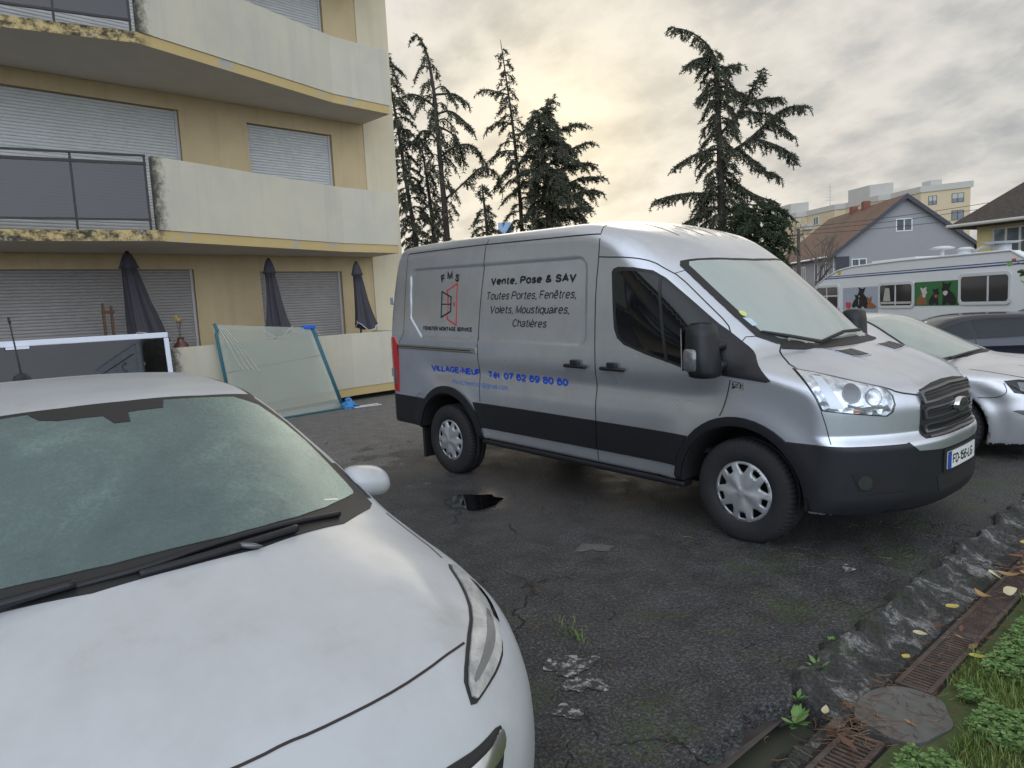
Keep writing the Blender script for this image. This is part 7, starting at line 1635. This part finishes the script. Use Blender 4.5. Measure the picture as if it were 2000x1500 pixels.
def sheet(name, loops, y, m, parent, th=.012):
    V, F = cdt(loops); mb = MB(CV); nV = len(V); F = [f if (V[f[1]][0] - V[f[0]][0]) * (V[f[2]][1] - V[f[0]][1]) - (V[f[1]][1] - V[f[0]][1]) * (V[f[2]][0] - V[f[0]][0]) < 0 else f[::-1] for f in F]
    es = {(f[i], f[(i + 1) % len(f)]) for f in F for i in range(len(f))}; bd = [e for e in es if (e[1], e[0]) not in es]
    mb.add([(x, y, z) for x, z in V] + [(x, y - th, z) for x, z in V], [f for f in F] + [(e[1], e[0], nV + e[0], nV + e[1]) for e in bd]); return mb.build(name, m, parent)
for x0, x1, z0, z1 in ((.10, 1.48, 1.55, 2.16), (3.07, 4.37, 1.49, 2.07), (6.27, 7.45, 1.42, 2.10)):
    f = sheet('window', [rrect(x0 - .05, x1 + .05, z0 - .05, z1 + .05, .12), rrect(x0 + .02, x1 - .02, z0 + .02, z1 - .02, .08)], .035, 'caravan_trim', build_m, .034)
    sheet('pane', [rrect(x0, x1, z0, z1, .1)], .022, 'caravan_glass', f, .02); xm = (x0 + x1) / 2 - (.12 if x0 < 1 else 0); mb = MB(CV); mb.box((xm - .02, .023, z0 + .03), (xm + .02, .034, z1 - .03)); mb.build('window_bar', 'caravan_trim', f)
    if 2 < x0 < 5: mb = MB(CV); mb.box((x0 + .05, .023, z0 + .06), (x1 - .05, .030, z0 + .12)); mb.add([(xm + .25, .0235, z1 - .1), (xm + .42, .0235, z1 - .1), (xm + .50, .0235, z0 + .14), (xm + .20, .0235, z0 + .14)], [(0, 1, 2, 3)]); mb.build('curtain', 'curtain', f)
    if x0 > 6: mb = MB(CV); mb.box((x0 + .05, .023, z1 - .30), (x1 - .05, .030, z1 - .26)); mb.build('cross_bar', 'caravan_trim', f)
for z, h_ in ((2.325, .030), (2.385, .022)):
    mb = MB(CV); mb.box((-.40, .001, z), (7.30 - (z - 2.3) * 1.5, .006, z + h_)); mb.build('stripe', 'stripe_blue', build_m)
mb = MB(CV); mb.box((-.03, .001, 2.40), (.05, .03, 2.455)); mb.build('marker_lamp', 'red_lens', build_m)
mb = MB(CV); mb.add([(6.26 + .10 * (1 if i % 2 else .72) * math.cos(i * math.pi / 12), .008, 2.49 + .07 * (1 if i % 2 else .72) * math.sin(i * math.pi / 12)) for i in range(24)], [tuple(range(24))[::-1]]); mb.build('sun_emblem', 'sun_yellow', build_m)
# the two dog pictures
def pic(y, parts, parent):
    for k, (m, pts) in enumerate(parts):
        sheet('picture_figure', [chaikin(pts, 2)], y + .002 * (k + 1), m, parent, .001)
def dog(cx, z0, s, m, turn=1, chest=None, head=None):
    f = lambda P_: [(cx + turn * x * s * 1.5, z0 + z * s) for x, z in P_]
    o = [(m, f([(-.30, 0), (-.34, .18), (-.26, .40), (-.12, .58), (-.02, .66), (.10, .62), (.18, .48), (.17, .25), (.20, .06), (.22, 0), (.06, 0), (.05, .10), (-.06, .08), (-.08, 0)])),
         (head or m, f([(-.04, .60), (-.06, .74), (-.16, .98), (-.02, .88), (.08, .90), (.22, 1.0), (.16, .78), (.24, .68), (.20, .60), (.10, .56)]))]
    if chest: o.append((chest, f([(.0, .44), (-.03, .58), (.08, .60), (.17, .55), (.14, .42), (.07, .38)])))
    return o
pg = sheet('picture', [[(4.46, 1.10), (6.06, 1.10), (6.06, 2.04), (4.46, 2.04)]], .008, 'poster_grey', build_m, .007)
hx, hz2 = 5.78, 1.50
pic(.008, dog(5.42, 1.46, .40, 'dog_black', -1) + dog(5.12, 1.44, .62, 'dog_black', 1) + [('dog_tan', [(4.90, 1.43), (4.93, 1.52), (4.84, 1.60), (4.70, 1.60), (4.55, 1.52), (4.50, 1.44)]), ('dog_tan', [(4.88, 1.56), (4.92, 1.68), (4.90, 1.78), (4.84, 1.72), (4.78, 1.72), (4.72, 1.80), (4.72, 1.66), (4.76, 1.57)]), ('heart_red', [(hx, hz2 - .10), (hx + .13, hz2 + .02), (hx + .12, hz2 + .12), (hx + .04, hz2 + .13), (hx, hz2 + .08), (hx - .05, hz2 + .14), (hx - .12, hz2 + .11), (hx - .12, hz2 + .01)])], pg)
pn = sheet('picture', [[(1.53, 1.49), (3.02, 1.49), (3.02, 2.08), (1.53, 2.08)]], .008, 'poster_green', build_m, .007)
pic(.008, dog(2.72, 1.51, .46, 'dog_tan', -1, 'dog_white', 'dog_white') + dog(2.30, 1.51, .42, 'dog_black', -1, 'dog_tan') + dog(1.88, 1.51, .56, 'dog_black', 1, 'dog_white'), pn)
# faint lettering in the big window, roof fittings
for k in range(2):
    V, F = text_fit(('ATELIER', 'SALON')[k], 1.38, .92 if k else .80, 1.88 - .17 * k, .085, .0); 
mb = MB(CV); mb.lathe([(.10, 2.66), (.05, 2.70), (.05, 2.84), (.26, 2.86), (.28, 2.89), (.15, 2.93), (.0, 2.94)], 20, (2.72, -.5, 0)); mb.build('roof_vent', 'caravan_trim', build_m, True)
mb = MB(CV); mb.lathe([(.16, 2.64), (.16, 2.76), (.20, 2.78), (.10, 2.84), (.0, 2.84)], 18, (1.9, -.45, 0)); mb.build('roof_vent', 'caravan_trim', build_m, True)
mb = MB(CV); mb.lathe([(.0, -.05), (.3, -.03), (.42, .04), (.44, .05), (.3, .0), (.0, -.02)], 22, (0, 0, 0)); mb.v = [(x * 1.0 + 1.0, y * .9 - .6, z * .6 + 2.86 + .05 * x) for x, y, z in mb.v]; mb.tube([(1.75, -.5, 2.70), (1.5, -.55, 2.80), (1.1, -.6, 2.80)], .035, 6); mb.box((.85, -.7, 2.62), (1.15, -.5, 2.82)); mb.build('satellite_dish', 'caravan_trim', build_m, True)
mb = MB(CV); mb.bbox((3.4, -1.3, 2.63), (5.2, -.3, 2.74), .03); mb.build('roof_hatch', 'caravan_trim', build_m)
for x in (1.4, 6.2):
    mb = MB(CV); mb.lathe([(.33, -.25), (.35, -.2), (.35, -.05), (.30, -.02), (.2, -.04), (.0, -.04)], 24, (x, 0, .35), 'Y'); mb.build('wheel', 'tyre_rubber', build_m, True)
mb = MB(CV); mb.box((-.5, -2.2, .30), (7.9, -.1, .46)); mb.build('chassis', 'well_black', build_m)
# ================================================================== leafy shrub leaning into the right edge
leafy('shrub_leaf', [(0, (.035, .085, .02)), (.5, (.075, .16, .035)), (1, (.16, .25, .09))], .5)
sh = empty('shrub', 'broad-leaved green shrub leaning in at the right edge', 'shrub', (5.15, 1.95, -.06)); rs = random.Random(3); mb = MB(); fv = MB()
for k in range(16):
    tgt = Vector((-.86, -.42, 1.88)) if k < 4 else Vector((rs.uniform(-.55, .7), rs.uniform(-.5, .7), rs.uniform(1.2, 2.1)))
    tgt += Vector((rs.gauss(0, .05), rs.gauss(0, .05), rs.gauss(0, .13))); pts = chaikin([(0, 0, 0), (tgt.x * .25, tgt.y * .25, tgt.z * .55), tuple(tgt * .8 + Vector((0, 0, .15))), tuple(tgt)], 2, False); mb.tube(pts, [.018 * (1 - .8 * i / (len(pts) - 1)) + .002 for i in range(len(pts))], 5)
    for q in range(26):
        i = rs.randint(len(pts) // 3, len(pts) - 1); p0 = Vector(pts[i]) + Vector((rs.gauss(0, .06), rs.gauss(0, .06), rs.gauss(0, .06))); d = Vector((rs.gauss(0, 1), rs.gauss(0, 1), rs.gauss(-.2, .6))).normalized(); s_ = d.cross(Vector((rs.gauss(0, .4), rs.gauss(0, .4), 1))).normalized(); l_ = rs.uniform(.05, .085)
        fv.add([p0, p0 + d * l_ * .35 + s_ * l_ * .34, p0 + d * l_ * .7 + s_ * l_ * .26, p0 + d * l_, p0 + d * l_ * .7 - s_ * l_ * .26, p0 + d * l_ * .35 - s_ * l_ * .34], [(0, 1, 2, 3, 4, 5)])
mb.build('stem', 'grey_twig', sh); fv.build('foliage', 'shrub_leaf', sh)

# ------------------------------------------------------------------ pieces that do not touch become parts of their own
def split_loose(names):
    for o in list(bpy.data.objects):
        if o.type != 'MESH' or o.name.split('.')[0] not in names: continue
        me = o.data; n = len(me.vertices); par = list(range(n))
        def find(a):
            while par[a] != a: par[a] = par[par[a]]; a = par[a]
            return a
        for p in me.polygons:
            r = find(p.vertices[0])
            for v in p.vertices[1:]: par[find(v)] = r
        comp = {}
        for p in me.polygons: comp.setdefault(find(p.vertices[0]), []).append(tuple(p.vertices))
        if len(comp) < 2: continue
        co = [tuple(v.co) for v in me.vertices]; m = me.materials[0]; sm = me.polygons[0].use_smooth; base = o.name.split('.')[0]
        for k, fs in enumerate(comp.values()):
            ids = sorted({i for f in fs for i in f}); mp = {i: j for j, i in enumerate(ids)}; F_ = [tuple(mp[i] for i in f) for f in fs]; V_ = [co[i] for i in ids]
            if k == 0:
                nm = bpy.data.meshes.new(base); nm.from_pydata(V_, [], F_); nm.materials.append(m); nm.polygons.foreach_set('use_smooth', [sm] * len(F_)); o.data = nm
            else: link(base, V_, F_, m, o.parent, sm)
split_loose({'panel_seam', 'roof_groove', 'rear_door_hinge', 'roof_channel', 'pillar_trim', 'bonnet_crease', 'shutter_guide', 'rung', 'edge_guard', 'tie_strap', 'chimney', 'aerial_bars'})
